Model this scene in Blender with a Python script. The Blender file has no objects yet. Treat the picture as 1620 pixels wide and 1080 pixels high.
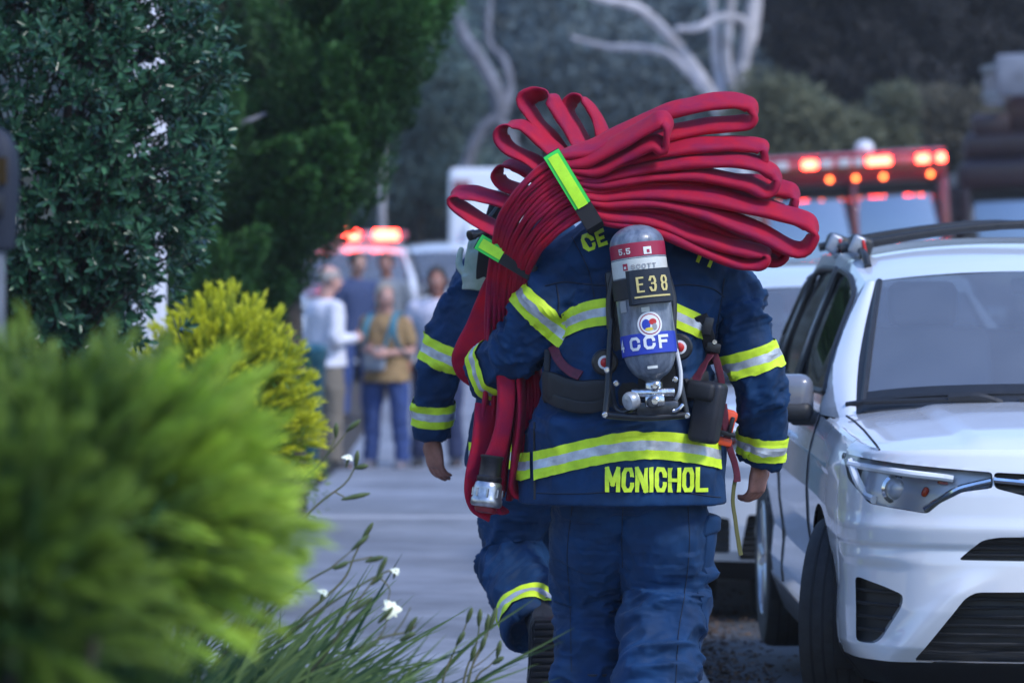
import bpy, bmesh, math, random
import numpy as np
from mathutils import Vector, Matrix
from mathutils.bvhtree import BVHTree

# ------------------------------------------------------------------ camera, sky, sun, exposure
SC = bpy.context.scene
COL = SC.collection
R = math.radians
F = 7000.0          # focal length in photo pixels (photo 1620 x 1080)
CAMZ = 1.6          # eye height above the pavement
HY = 340.0          # photo row of the horizon

cam = bpy.data.cameras.new("camera")
camo = bpy.data.objects.new("camera", cam)
COL.objects.link(camo)
camo.location = (0, 0, CAMZ)
camo.rotation_euler = (R(90), 0, 0)
cam.sensor_width = 36.0
cam.lens = F / 1620 * 36
cam.shift_y = -(540 - HY) / 1620
cam.clip_start = 0.1
cam.clip_end = 2000
cam.dof.use_dof = True
cam.dof.focus_distance = 13.25
cam.dof.aperture_fstop = 3.9
cam.dof.aperture_blades = 9
SC.camera = camo

SUN_EL, SUN_AZ = R(48), R(128)     # azimuth measured from +Y towards +X: behind the camera, to the right
world = bpy.data.worlds.new("World")
SC.world = world
world.use_nodes = True
_nt = world.node_tree
_bg = _nt.nodes["Background"]
_sky = _nt.nodes.new("ShaderNodeTexSky")
_sky.sky_type = 'NISHITA'
_sky.sun_disc = False
_sky.sun_elevation = SUN_EL
_sky.sun_rotation = SUN_AZ
_sky.air_density = 2.2
_sky.dust_density = 0.4
_sky.ozone_density = 4.0
_tint = _nt.nodes.new("ShaderNodeMix"); _tint.data_type = 'RGBA'; _tint.blend_type = 'MULTIPLY'
_tint.inputs[0].default_value = 1.0
_tint.inputs[7].default_value = (0.73, 0.86, 1.27, 1)       # the photograph's cool white balance
_nt.links.new(_sky.outputs[0], _tint.inputs[6])
_nt.links.new(_tint.outputs[2], _bg.inputs[0])
_bg.inputs[1].default_value = 0.10
sun = bpy.data.lights.new("sun", 'SUN')
suno = bpy.data.objects.new("sun", sun)
COL.objects.link(suno)
sun.energy = 1.45
sun.angle = R(12)
sun.color = (1.0, 0.96, 0.92)
_sd = Vector((math.sin(SUN_AZ) * math.cos(SUN_EL), math.cos(SUN_AZ) * math.cos(SUN_EL), math.sin(SUN_EL)))
suno.rotation_euler = _sd.to_track_quat('Z', 'Y').to_euler()
suno.location = (4, -6, 12)
SC.view_settings.view_transform = 'Standard'
SC.view_settings.look = 'None'
SC.view_settings.gamma = 1
SC.view_settings.use_curve_mapping = False
SC.view_settings.exposure = 1.06
SC.render.engine = 'CYCLES'
SC.cycles.use_denoising = True
SC.cycles.max_bounces = 6
SC.cycles.diffuse_bounces = 3
SC.cycles.glossy_bounces = 3
SC.cycles.transmission_bounces = 6
SC.cycles.transparent_max_bounces = 8
SC.cycles.caustics_reflective = False
SC.cycles.caustics_refractive = False

rnd = random.Random(7)
rng = np.random.default_rng(7)


def P(px, py, Y):
    """world point seen at photo pixel (px, py) at distance Y"""
    return Vector(((px - 810) * Y / F, Y, CAMZ - (py - HY) * Y / F))


def gz(Y):
    """height of the pavement at distance Y (it falls away from the camera)"""
    if Y < 14: return 0.0
    t = min(1.0, (Y - 14) / 24.5)
    return -0.6 * t


# ------------------------------------------------------------------ numpy value noise
def _h3(a, b, c):
    n = (a.astype(np.int64) * 374761393 + b.astype(np.int64) * 668265263 + c.astype(np.int64) * 1274126177) & 0xffffffff
    n = ((n ^ (n >> 13)) * 1103515245 + 12345) & 0xffffffff
    n = ((n ^ (n >> 15)) * 668265263) & 0xffffffff
    return ((n >> 8) & 0xffff) / 32767.5 - 1.0


def vnoise(p):
    p = np.asarray(p, dtype=np.float64)
    i = np.floor(p).astype(np.int64)
    f = p - i
    u = f * f * (3 - 2 * f)
    x, y, z = i[:, 0], i[:, 1], i[:, 2]
    r = 0
    for dx in (0, 1):
        wx = u[:, 0] if dx else 1 - u[:, 0]
        for dy in (0, 1):
            wy = u[:, 1] if dy else 1 - u[:, 1]
            for dz in (0, 1):
                wz = u[:, 2] if dz else 1 - u[:, 2]
                r = r + wx * wy * wz * _h3(x + dx, y + dy, z + dz)
    return r


def ridge(p, k=2.0):
    return (1 - np.abs(vnoise(p))) ** k


def sstep(a, b, x):
    t = np.clip((x - a) / (b - a), 0, 1)
    return t * t * (3 - 2 * t)


# ------------------------------------------------------------------ materials
def mat(name, col, rough=0.6, metal=0.0, var=None, bump=None, spec=0.5, coat=0.0, sheen=0.0, emit=None, es=0.0,
        trans=0.0, alpha=1.0, streak=None, aniso=None):
    m = bpy.data.materials.new(name)
    m.use_nodes = True
    nt = m.node_tree
    b = nt.nodes["Principled BSDF"]
    b.inputs["Base Color"].default_value = (*col, 1)
    b.inputs["Roughness"].default_value = rough
    b.inputs["Metallic"].default_value = metal
    b.inputs["Specular IOR Level"].default_value = spec
    b.inputs["Coat Weight"].default_value = coat
    b.inputs["Coat Roughness"].default_value = 0.05
    b.inputs["Sheen Weight"].default_value = sheen
    b.inputs["Transmission Weight"].default_value = trans
    b.inputs["Alpha"].default_value = alpha
    if emit:
        b.inputs["Emission Color"].default_value = (*emit, 1)
        b.inputs["Emission Strength"].default_value = es
    tc = nt.nodes.new("ShaderNodeTexCoord")
    src = tc.outputs["Object"]
    if aniso:
        mp = nt.nodes.new("ShaderNodeMapping")
        mp.inputs["Scale"].default_value = aniso
        nt.links.new(src, mp.inputs[0])
        src = mp.outputs[0]
    if var:
        sc, amt = var[0], var[1]
        n = nt.nodes.new("ShaderNodeTexNoise")
        n.inputs["Scale"].default_value = sc
        n.inputs["Detail"].default_value = 5
        n.inputs["Roughness"].default_value = 0.6
        nt.links.new(src, n.inputs["Vector"])
        mr = nt.nodes.new("ShaderNodeMapRange")
        mr.inputs[1].default_value = 0.3
        mr.inputs[2].default_value = 0.7
        nt.links.new(n.outputs[0], mr.inputs[0])
        mx = nt.nodes.new("ShaderNodeMix")
        mx.data_type = 'RGBA'
        c2 = var[2] if len(var) > 2 else tuple(min(1, c * (1 + amt)) for c in col)
        c1 = col if len(var) > 2 else tuple(c * (1 - amt) for c in col)
        mx.inputs[6].default_value = (*c1, 1)
        mx.inputs[7].default_value = (*c2, 1)
        nt.links.new(mr.outputs[0], mx.inputs[0])
        nt.links.new(mx.outputs[2], b.inputs["Base Color"])
        mr2 = nt.nodes.new("ShaderNodeMapRange")
        mr2.inputs[3].default_value = max(0.02, rough - 0.06)
        mr2.inputs[4].default_value = min(1, rough + 0.08)
        nt.links.new(n.outputs[0], mr2.inputs[0])
        nt.links.new(mr2.outputs[0], b.inputs["Roughness"])
    if bump:
        n = nt.nodes.new("ShaderNodeTexNoise")
        n.inputs["Scale"].default_value = bump[0]
        n.inputs["Detail"].default_value = 4
        nt.links.new(src, n.inputs["Vector"])
        bp = nt.nodes.new("ShaderNodeBump")
        bp.inputs["Strength"].default_value = bump[1]
        bp.inputs["Distance"].default_value = bump[2] if len(bump) > 2 else 0.003
        nt.links.new(n.outputs[0], bp.inputs["Height"])
        nt.links.new(bp.outputs[0], b.inputs["Normal"])
    return m


def leafmat(name, c0, c1, rough=0.5, trans=0.25, spec=0.4):
    """foliage: colour runs from c0 to c1 with the per-leaf attribute 'tint'"""
    m = bpy.data.materials.new(name)
    m.use_nodes = True
    nt = m.node_tree
    b = nt.nodes["Principled BSDF"]
    at = nt.nodes.new("ShaderNodeAttribute")
    at.attribute_name = "tint"
    mx = nt.nodes.new("ShaderNodeMix")
    mx.data_type = 'RGBA'
    mx.inputs[6].default_value = (*c0, 1)
    mx.inputs[7].default_value = (*c1, 1)
    nt.links.new(at.outputs["Fac"], mx.inputs[0])
    nt.links.new(mx.outputs[2], b.inputs["Base Color"])
    b.inputs["Roughness"].default_value = rough
    b.inputs["Specular IOR Level"].default_value = spec
    tr = nt.nodes.new("ShaderNodeBsdfTranslucent")
    nt.links.new(mx.outputs[2], tr.inputs[0])
    ms = nt.nodes.new("ShaderNodeMixShader")
    ms.inputs[0].default_value = trans
    nt.links.new(b.outputs[0], ms.inputs[1])
    nt.links.new(tr.outputs[0], ms.inputs[2])
    nt.links.new(ms.outputs[0], nt.nodes["Material Output"].inputs[0])
    return m


# ------------------------------------------------------------------ mesh building
class MB:
    def __init__(s):
        s.v = []; s.f = []; s.m = []

    def add(s, vs, fs, mi=0):
        n = len(s.v)
        s.v += [tuple(map(float, v)) for v in vs]
        s.f += [tuple(i + n for i in f) for f in fs]
        s.m += [mi] * len(fs)
        return s

    def grid(s, a, cu=False, cv=False, mi=0, flip=False):
        a = np.asarray(a, dtype=float)
        r, c = a.shape[:2]
        fs = []
        for i in range(r if cu else r - 1):
            for j in range(c if cv else c - 1):
                q = (i * c + j, i * c + (j + 1) % c, ((i + 1) % r) * c + (j + 1) % c, ((i + 1) % r) * c + j)
                fs.append(q[::-1] if flip else q)
        return s.add(a.reshape(-1, 3), fs, mi)

    def loft(s, rings, caps=True, mi=0):
        rings = [np.asarray(r, dtype=float) for r in rings]
        n = len(rings[0])
        s.grid(np.array(rings), cv=True, mi=mi)
        if caps:
            for ri, rev in ((0, True), (-1, False)):
                r = rings[ri]
                c = r.mean(0)
                fs = [((j + 1) % n, j, n) if rev else (j, (j + 1) % n, n) for j in range(n)]
                s.add(list(r) + [c], fs, mi)
        return s

    def box(s, c, size, rot=None, bev=0.0, mi=0, seg=2):
        bm = bmesh.new()
        bmesh.ops.create_cube(bm, size=1)
        bmesh.ops.scale(bm, vec=Vector(size), verts=bm.verts)
        if bev > 0:
            bmesh.ops.bevel(bm, geom=list(bm.edges), offset=bev, segments=seg, profile=0.5, affect='EDGES')
        if rot is not None:
            bmesh.ops.rotate(bm, cent=(0, 0, 0), matrix=rot, verts=bm.verts)
        bmesh.ops.translate(bm, vec=Vector(c), verts=bm.verts)
        bm.verts.index_update()
        s.add([v.co for v in bm.verts], [[v.index for v in f.verts] for f in bm.faces], mi)
        bm.free()
        return s

    def tube(s, pts, r, n=10, mi=0, smooth=0, caps=True):
        pts = [Vector(p) for p in pts]
        rr = [r] * len(pts) if isinstance(r, (int, float)) else list(r)
        if smooth:
            pts, rr = catmull(pts, rr, smooth)
        s.loft(frames_rings(pts, rr, n), caps, mi)
        return s

    def lathe(s, prof, org, axis, n=24, mi=0, caps=True):
        """prof = [(radius, distance along axis)]"""
        a = Vector(axis).normalized()
        u = a.orthogonal().normalized()
        w = a.cross(u)
        o = Vector(org)
        rings = []
        for r_, h in prof:
            rings.append([o + a * h + (u * math.cos(2 * math.pi * k / n) + w * math.sin(2 * math.pi * k / n)) * max(r_, 1e-4)
                          for k in range(n)])
        s.loft(rings, caps, mi)
        return s

    def ball(s, c, r, nu=12, nv=8, mi=0, rot=None):
        r = (r, r, r) if isinstance(r, (int, float)) else r
        rings = []
        for i in range(nv + 1):
            ph = -math.pi / 2 + math.pi * i / nv
            ring = []
            for k in range(nu):
                th = 2 * math.pi * k / nu
                v = Vector((math.cos(th) * max(math.cos(ph), 1e-3) * r[0], math.sin(th) * max(math.cos(ph), 1e-3) * r[1], math.sin(ph) * r[2]))
                if rot is not None: v = rot @ v
                ring.append(Vector(c) + v)
            rings.append(ring)
        s.loft(rings, True, mi)
        return s

    def mesh(s, name):
        me = bpy.data.meshes.new(name)
        me.from_pydata(s.v, [], s.f)
        me.polygons.foreach_set("material_index", s.m)
        me.update()
        return me


def catmull(pts, rr, k):
    P_ = [np.array(p) for p in pts]
    n = len(P_)
    op, orr = [], []
    for i in range(n - 1):
        p0 = P_[i - 1] if i > 0 else 2 * P_[0] - P_[1]
        p3 = P_[i + 2] if i + 2 < n else 2 * P_[-1] - P_[-2]
        p1, p2 = P_[i], P_[i + 1]
        for j in range(k):
            t = j / k
            q = 0.5 * ((2 * p1) + (p2 - p0) * t + (2 * p0 - 5 * p1 + 4 * p2 - p3) * t * t + (3 * p1 - p0 - 3 * p2 + p3) * t ** 3)
            op.append(Vector(q)); orr.append(rr[i] * (1 - t) + rr[i + 1] * t)
    op.append(Vector(P_[-1])); orr.append(rr[-1])
    return op, orr


def tangents(pts):
    n = len(pts)
    return [((pts[min(i + 1, n - 1)] - pts[max(i - 1, 0)]).normalized()) for i in range(n)]


def frames_rings(pts, rr, n, flat=1.0, ref=None):
    ts = tangents(pts)
    u = None
    rings = []
    for p, t, r_ in zip(pts, ts, rr):
        if u is None:
            u = (Vector(ref) if ref is not None else t.orthogonal())
            u = (u - t * u.dot(t)).normalized()
        else:
            u = (u - t * u.dot(t)).normalized()
        w = t.cross(u)
        rings.append([p + u * (math.cos(2 * math.pi * k / n) * r_) + w * (math.sin(2 * math.pi * k / n) * r_ * flat) for k in range(n)])
    return rings


def link(name, me, mats, parent=None, smooth=True, angle=None, kind=None, off=None, label=None):
    o = bpy.data.objects.new(name, me)
    COL.objects.link(o)
    for m in (mats if isinstance(mats, (list, tuple)) else [mats]):
        me.materials.append(m)
    if off is not None:
        me.transform(Matrix.Translation(-Vector(off)))
    if smooth:
        me.shade_smooth()
        if angle:
            me.set_sharp_from_angle(angle=R(angle))
    if parent is not None:
        o.parent = parent
    if kind: o["kind"] = kind
    if label: o["label"] = label
    return o


def build(name, mb, mats, parent=None, smooth=True, angle=40, kind=None, off=None, label=None):
    return link(name, mb.mesh(name), mats, parent, smooth, angle, kind, off, label)


def empty(name, loc, label, cat, group=None, rz=0.0):
    o = bpy.data.objects.new(name, None)
    COL.objects.link(o)
    o.location = loc
    o.rotation_euler = (0, 0, rz)
    o.empty_display_size = 0.1
    tag(o, label, cat, group)
    return o


def tag(o, label=None, cat=None, group=None, kind=None):
    if label: o["label"] = label
    if cat: o["category"] = cat
    if group: o["group"] = group
    if kind: o["kind"] = kind
    return o


def arrays_mesh(name, V, faces, tint=None):
    """fast mesh from (N,3) vertices and (M,k) faces of one size; tint per vertex"""
    V = np.asarray(V, dtype=np.float32); faces = np.asarray(faces, dtype=np.int32)
    me = bpy.data.meshes.new(name)
    me.vertices.add(len(V)); me.vertices.foreach_set("co", V.ravel())
    M, k = faces.shape
    me.loops.add(M * k); me.loops.foreach_set("vertex_index", faces.ravel())
    me.polygons.add(M)
    me.polygons.foreach_set("loop_start", np.arange(0, M * k, k, dtype=np.int32))
    me.update(calc_edges=True)
    if tint is not None:
        a = me.attributes.new("tint", 'FLOAT', 'POINT')
        a.data.foreach_set("value", np.asarray(tint, dtype=np.float32))
    return me


def norm(a):
    return a / np.maximum(np.linalg.norm(a, axis=-1, keepdims=True), 1e-9)


def leaf_arrays(pos, d, nrm, L, Wd, tint, fold=0.25, round_=True):
    """N leaves, each two faces folded on the midrib. returns V, F, tint"""
    N = len(pos)
    d = norm(d); s = norm(np.cross(d, nrm)); up = norm(np.cross(s, d))
    L = np.broadcast_to(L, (N,))[:, None]; Wd = np.broadcast_to(Wd, (N,))[:, None]
    if round_:
        prm = [(0, 0, 0), (.3, .42, 1), (.72, .46, 1), (1, 0, 0), (.72, -.46, 1), (.3, -.42, 1)]
        fc = [(0, 3, 2, 1), (0, 5, 4, 3)]
    else:
        prm = [(0, 0, 0), (.5, .5, 1), (1, 0, 0), (.5, -.5, 1)]
        fc = [(0, 2, 1), (0, 3, 2)]
    V = np.stack([pos + d * L * a + s * Wd * b + up * Wd * fold * c for a, b, c in prm], 1)
    k = len(prm)
    Fc = (np.arange(N)[:, None, None] * k + np.array(fc)[None]).reshape(-1, len(fc[0]))
    return V.reshape(-1, 3), Fc, np.repeat(tint, k)


def remeshed(mb, voxel, smooth=4, name="tmp"):
    """joins overlapping closed pieces into one continuous surface"""
    me = mb.mesh(name)
    bm = bmesh.new(); bm.from_mesh(me)
    bmesh.ops.recalc_face_normals(bm, faces=bm.faces)
    bm.to_mesh(me); bm.free()
    o = bpy.data.objects.new(name, me)
    COL.objects.link(o)
    md = o.modifiers.new("r", 'REMESH'); md.mode = 'VOXEL'; md.voxel_size = voxel; md.use_smooth_shade = True
    if smooth:
        ms = o.modifiers.new("s", 'SMOOTH'); ms.factor = 0.5; ms.iterations = smooth
    dg = bpy.context.evaluated_depsgraph_get()
    out = bpy.data.meshes.new_from_object(o.evaluated_get(dg))
    bpy.data.objects.remove(o); bpy.data.meshes.remove(me)
    out.materials.clear()
    out.name = name
    return out


def vco(me):
    a = np.empty(len(me.vertices) * 3); me.vertices.foreach_get("co", a)
    return a.reshape(-1, 3)


def vno(me):
    a = np.empty(len(me.vertices) * 3); me.vertices.foreach_get("normal", a)
    return a.reshape(-1, 3)


def setco(me, V):
    me.vertices.foreach_set("co", V.astype(np.float32).ravel()); me.update()


def bvh(me):
    return BVHTree.FromPolygons([v.co.copy() for v in me.vertices], [tuple(p.vertices) for p in me.polygons])


# ------------------------------------------------------------------ stroke lettering (block capitals with cut corners)
C_ = 0.22
GLYPH = {
    'M': [[(0, 0), (0, 1)], [(1, 0), (1, 1)], [(0, 1), (.5, .3)], [(.5, .3), (1, 1)]],
    'C': [[(1, .72), (1, 1 - C_), (1 - C_, 1), (C_, 1), (0, 1 - C_), (0, C_), (C_, 0), (1 - C_, 0), (1, C_), (1, .28)]],
    'N': [[(0, 0), (0, 1)], [(1, 0), (1, 1)], [(0, 1), (1, 0)]],
    'I': [[(.5, 0), (.5, 1)]],
    'H': [[(0, 0), (0, 1)], [(1, 0), (1, 1)], [(0, .5), (1, .5)]],
    'O': [[(C_, 0), (1 - C_, 0), (1, C_), (1, 1 - C_), (1 - C_, 1), (C_, 1), (0, 1 - C_), (0, C_), (C_, 0)]],
    'L': [[(0, 1), (0, 0), (1, 0)]],
    'E': [[(1, 1), (0, 1), (0, 0), (1, 0)], [(0, .52), (.8, .52)]],
    'T': [[(0, 1), (1, 1)], [(.5, 1), (.5, 0)]],
    'Y': [[(0, 1), (.5, .45), (1, 1)], [(.5, .45), (.5, 0)]],
    'F': [[(1, 1), (0, 1), (0, 0)], [(0, .52), (.8, .52)]],
    'S': [[(1, .78), (1 - C_, 1), (C_, 1), (0, .78), (C_, .54), (1 - C_, .48), (1, .24), (1 - C_, 0), (C_, 0), (0, .22)]],
    'A': [[(0, 0), (.5, 1), (1, 0)], [(.2, .36), (.8, .36)]],
    'B': [[(0, 0), (0, 1), (1 - C_, 1), (1, .88), (1, .62), (1 - C_, .52), (0, .52)], [(1 - C_, .52), (1, .42), (1, .12), (1 - C_, 0), (0, 0)]],
    'R': [[(0, 0), (0, 1), (1 - C_, 1), (1, .85), (1, .65), (1 - C_, .5), (0, .5)], [(.5, .5), (1, 0)]],
    'P': [[(0, 0), (0, 1), (1 - C_, 1), (1, .85), (1, .62), (1 - C_, .48), (0, .48)]],
    'D': [[(0, 0), (0, 1), (1 - C_, 1), (1, 1 - C_), (1, C_), (1 - C_, 0), (0, 0)]],
    'U': [[(0, 1), (0, C_), (C_, 0), (1 - C_, 0), (1, C_), (1, 1)]],
    'G': [[(1, .75), (1 - C_, 1), (C_, 1), (0, 1 - C_), (0, C_), (C_, 0), (1 - C_, 0), (1, C_), (1, .48), (.55, .48)]],
    '3': [[(0, 1 - C_), (C_, 1), (1 - C_, 1), (1, 1 - C_), (1, .62), (.78, .52), (.4, .52)], [(.78, .52), (1, .42), (1, C_), (1 - C_, 0), (C_, 0), (0, C_)]],
    '8': [[(C_, .52), (0, .66), (0, 1 - C_ * .8), (C_, 1), (1 - C_, 1), (1, 1 - C_ * .8), (1, .66), (1 - C_, .52), (C_, .52), (0, .4), (0, C_), (C_, 0), (1 - C_, 0), (1, C_), (1, .4), (1 - C_, .52)]],
    '4': [[(.75, 0), (.75, 1), (0, .3), (1, .3)]],
    '5': [[(1, 1), (0, 1), (0, .56), (.75, .58), (1, .42), (1, .2), (.75, 0), (.2, 0), (0, .16)]],
    '.': [[(.4, 0), (.4, .1)]],
    '1': [[(.2, .8), (.5, 1), (.5, 0)]],
    '2': [[(0, .78), (.2, 1), (.8, 1), (1, .8), (1, .6), (0, 0), (1, 0)]],
    '7': [[(0, 1), (1, 1), (.4, 0)]],
}


def lettering(mb, text, h, w, gap, stroke, fn, mi=0, step=0.012, lift=(0, -.0009, 0)):
    """fn maps (u right, v up) in metres to a world point"""
    u0 = 0.0
    hs = stroke / 2
    for ch in text:
        cw = w * (0.35 if ch == 'I' else 0.3 if ch == '.' else 1.2 if ch == 'M' else 1.0)
        if ch == ' ':
            u0 += w * 0.6; continue
        for si, ln in enumerate(GLYPH[ch]):
            lf = np.array(lift) * si
            pts = [Vector((u0 + hs + a * (cw - stroke), hs + b * (h - stroke))) for a, b in ln]
            closed = (pts[0] - pts[-1]).length < 1e-6
            n = len(pts)
            L, Rr = [], []
            for i in range(n):
                if closed:
                    a = pts[i - 1] if i > 0 else pts[-2]
                    b = pts[i + 1] if i < n - 1 else pts[1]
                else:
                    a = pts[max(i - 1, 0)]; b = pts[min(i + 1, n - 1)]
                d1 = (pts[i] - a); d2 = (b - pts[i])
                d1 = d1.normalized() if d1.length > 1e-9 else d2.normalized()
                d2 = d2.normalized() if d2.length > 1e-9 else d1
                n1 = Vector((-d1.y, d1.x)); n2 = Vector((-d2.y, d2.x))
                m = (n1 + n2)
                m = m.normalized() * min(2 / max(m.length, .05), 1.7)
                p = pts[i].copy()
                if not closed and i == 0: p = p - d2 * hs
                if not closed and i == n - 1: p = p + d1 * hs
                L.append(p + m * hs); Rr.append(p - m * hs)
            for i in range(n - 1):
                k = max(1, int((pts[i + 1] - pts[i]).length / step))
                rows = []
                for j in range(k + 1):
                    t = j / k
                    l = L[i].lerp(L[i + 1], t); r_ = Rr[i].lerp(Rr[i + 1], t)
                    rows.append([fn(l.x, l.y), fn(*((l + r_) / 2)), fn(r_.x, r_.y)])
                mb.grid(np.array(rows) + lf, mi=mi)
        u0 += cw + gap
    return u0 - gap
# ------------------------------------------------------------------ ground, pavement, kerb, carriageway, hill
def roadmat(name, c, sc, amt, bump):
    return mat(name, c, .85, var=(sc, amt), bump=bump)


M_ASPH = roadmat("asphalt", (.050, .052, .056), 6, .3, (180, .6, .004))
M_CONC = mat("pavement_concrete", (.205, .218, .25), .85, var=(5.5, .18), bump=(150, .5, .003))
M_CONC_W = M_CONC
# per-slab tone
_nt = M_CONC.node_tree
_b = _nt.nodes["Principled BSDF"]
_l = _b.inputs["Base Color"].links[0].from_socket
_oi = _nt.nodes.new("ShaderNodeObjectInfo"); _mr = _nt.nodes.new("ShaderNodeMapRange")
_mr.inputs[3].default_value = .86; _mr.inputs[4].default_value = 1.10
_nt.links.new(_oi.outputs["Random"], _mr.inputs[0])
_n2 = _nt.nodes.new("ShaderNodeTexNoise"); _n2.inputs["Scale"].default_value = 1.3; _n2.inputs["Detail"].default_value = 6
_tc = _nt.nodes.new("ShaderNodeTexCoord"); _nt.links.new(_tc.outputs["Object"], _n2.inputs["Vector"])
_mr2 = _nt.nodes.new("ShaderNodeMapRange"); _mr2.inputs[1].default_value = .35; _mr2.inputs[2].default_value = .65; _mr2.inputs[3].default_value = .74; _mr2.inputs[4].default_value = 1.12
_nt.links.new(_n2.outputs[0], _mr2.inputs[0])
_mm = _nt.nodes.new("ShaderNodeMath"); _mm.operation = 'MULTIPLY'
_nt.links.new(_mr.outputs[0], _mm.inputs[0]); _nt.links.new(_mr2.outputs[0], _mm.inputs[1])
_vm = _nt.nodes.new("ShaderNodeVectorMath"); _vm.operation = 'SCALE'
_nt.links.new(_l, _vm.inputs[0]); _nt.links.new(_mm.outputs[0], _vm.inputs["Scale"])
_nt.links.new(_vm.outputs[0], _b.inputs["Base Color"])
M_SOIL = mat("soil", (.045, .036, .028), .95, var=(9, .4), bump=(60, .8, .01))
M_KERB = mat("kerb_concrete", (.26, .27, .29), .85, var=(8, .2), bump=(150, .5, .003))

YS = [-30, -5, 5, 10, 14] + [14 + 24.5 * k / 10 for k in range(1, 11)] + [45, 60, 75]
build("ground", MB().grid(np.array([[(x, y, gz(y) - .06) for x in (-160, -40, -10, -1.54)] for y in YS])), M_SOIL, kind="structure")
build("road", MB().grid(np.array([[(x, y, gz(y) - .12) for x in (.70, 4, 9, 40, 160)] for y in YS])), M_ASPH, kind="structure")
swk = build("sidewalk", MB().grid(np.array([[(x, y, gz(y) - .075) for x in (-1.56, .58)] for y in YS])), mat("joint_bed", (.10, .10, .11), .95), kind="structure")
SX0, SX1 = -1.5, .555
Yj = 4.0
k = 0
M_PALEC = mat("pale_concrete_strip", (.38, .39, .43), .85, var=(9, .2), bump=(150, .5, .003))
M_DARKC = mat("patched_concrete_strip", (.15, .16, .185), .85, var=(9, .2), bump=(150, .5, .003))
while Yj < 62:
    L = 1.52
    if 25.2 < Yj < 26.7 and k < 900: L = .34; k = 900
    elif 28.0 < Yj < 29.8 and k < 2000: L = .30; k = 2000
    mb = MB()
    g = .011
    n = 4
    a = [[(x, Yj + g + (L - 2 * g) * i / n, gz(Yj + g + (L - 2 * g) * i / n) + rnd.uniform(0, .002)) for x in (SX0, SX1)] for i in range(n + 1)]
    top = np.array(a)
    e = np.array([[(-.008 if j == 0 else .008), 0, 0] for j in (0, 1)])
    # rounded edge: a skirt that first slopes, then drops
    ring = [top[i, 0] for i in range(n + 1)] + [top[i, 1] for i in range(n, -1, -1)]
    ring = np.array(ring)
    c = ring.mean(0)
    out = ring.copy(); out[:, 2] -= .007
    out[:, 0] += np.where(ring[:, 0] < c[0], -.006, .006); out[[0, -1], 1] -= .005; out[[n, n + 1], 1] += .005
    bot = out.copy(); bot[:, 2] -= .07
    mb.grid(top)
    mb.grid(np.array([ring, out, bot]), cv=True)
    build("slab", mb, M_PALEC if L == .30 else M_DARKC if L == .34 else M_CONC, swk, smooth=False)
    Yj += L; k += 1
kb = build("kerb", MB().grid(np.array([[(x, y, gz(y) - .11) for x in (.56, .72)] for y in YS])), M_SOIL, kind="structure")
Yj = 6.0
while Yj < 62:
    L = 2.4
    yy = [Yj + .004, Yj + L / 2, Yj + L - .004]
    prof = [(.565, -.10), (.565, -.006), (.571, 0.0), (.685, -.004), (.700, -.014), (.712, -.125)]
    mb = MB().loft([[(x, y, z + gz(y)) for x, z in prof] for y in yy])
    build("kerb_stone", mb, M_KERB, kb, angle=50)
    Yj += L
# leaf litter and grit in the gutter
N = 5200
pos = np.stack([.74 + np.abs(rng.normal(0, .17, N)), rng.uniform(9, 30, N), np.zeros(N)], 1)
pos[:, 2] = [gz(y) - .114 + r for y, r in zip(pos[:, 1], rng.uniform(0, .012, N))]
d = rng.normal(0, 1, (N, 3)); d[:, 2] *= .25
nr_ = np.tile([0, 0, 1.0], (N, 1)) + rng.normal(0, .4, (N, 3))
V, Fc, T = leaf_arrays(pos, d, nr_, rng.uniform(.015, .05, N), rng.uniform(.006, .02, N), rng.random(N), .3, False)
link("leaf_litter", arrays_mesh("leaf_litter", V, Fc, T), leafmat("dry_leaves", (.05, .028, .016), (.16, .10, .06), .8, .1), kind="stuff", smooth=False)
# mulch on the planting bed
N = 9000
pos = np.stack([rng.uniform(-4.5, -1.5, N), rng.uniform(5, 24, N), np.zeros(N)], 1)
pos[:, 2] = [gz(y) - .055 + r for y, r in zip(pos[:, 1], rng.uniform(0, .02, N))]
d = rng.normal(0, 1, (N, 3)); d[:, 2] *= .3
V, Fc, T = leaf_arrays(pos, d, np.tile([0, 0, 1.0], (N, 1)) + rng.normal(0, .4, (N, 3)), rng.uniform(.02, .06, N), rng.uniform(.008, .02, N), rng.random(N), .2, False)
link("mulch", arrays_mesh("mulch", V, Fc, T), leafmat("mulch_chips", (.03, .022, .015), (.11, .07, .04), .9, .05), kind="stuff", smooth=False)
# hill that closes the street
hx = np.linspace(-160, 160, 41); hy_ = np.linspace(75, 190, 24)
HZ = lambda x, y: -.6 + np.clip((y - 75) / 90, 0, 1) ** .8 * 26 + 1.2 * math.sin(x * .11) * min(1, (y - 75) / 20)
build("hill", MB().grid(np.array([[(x, y, HZ(x, y)) for x in hx] for y in hy_])), mat("hill_scrub", (.035, .042, .030), .95, var=(.5, .4)), kind="structure")
# ------------------------------------------------------------------ trees and shrubs
M_BARK = mat("dark_bark", (.045, .036, .030), .9, var=(20, .4), bump=(60, .7, .01))
M_PALE = mat("pale_eucalyptus_bark", (.42, .40, .42), .75, var=(3, .35), bump=(30, .4, .01))
M_GBARK = mat("grey_bark", (.14, .145, .17), .8, var=(4, .4), bump=(30, .5, .01))


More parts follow.
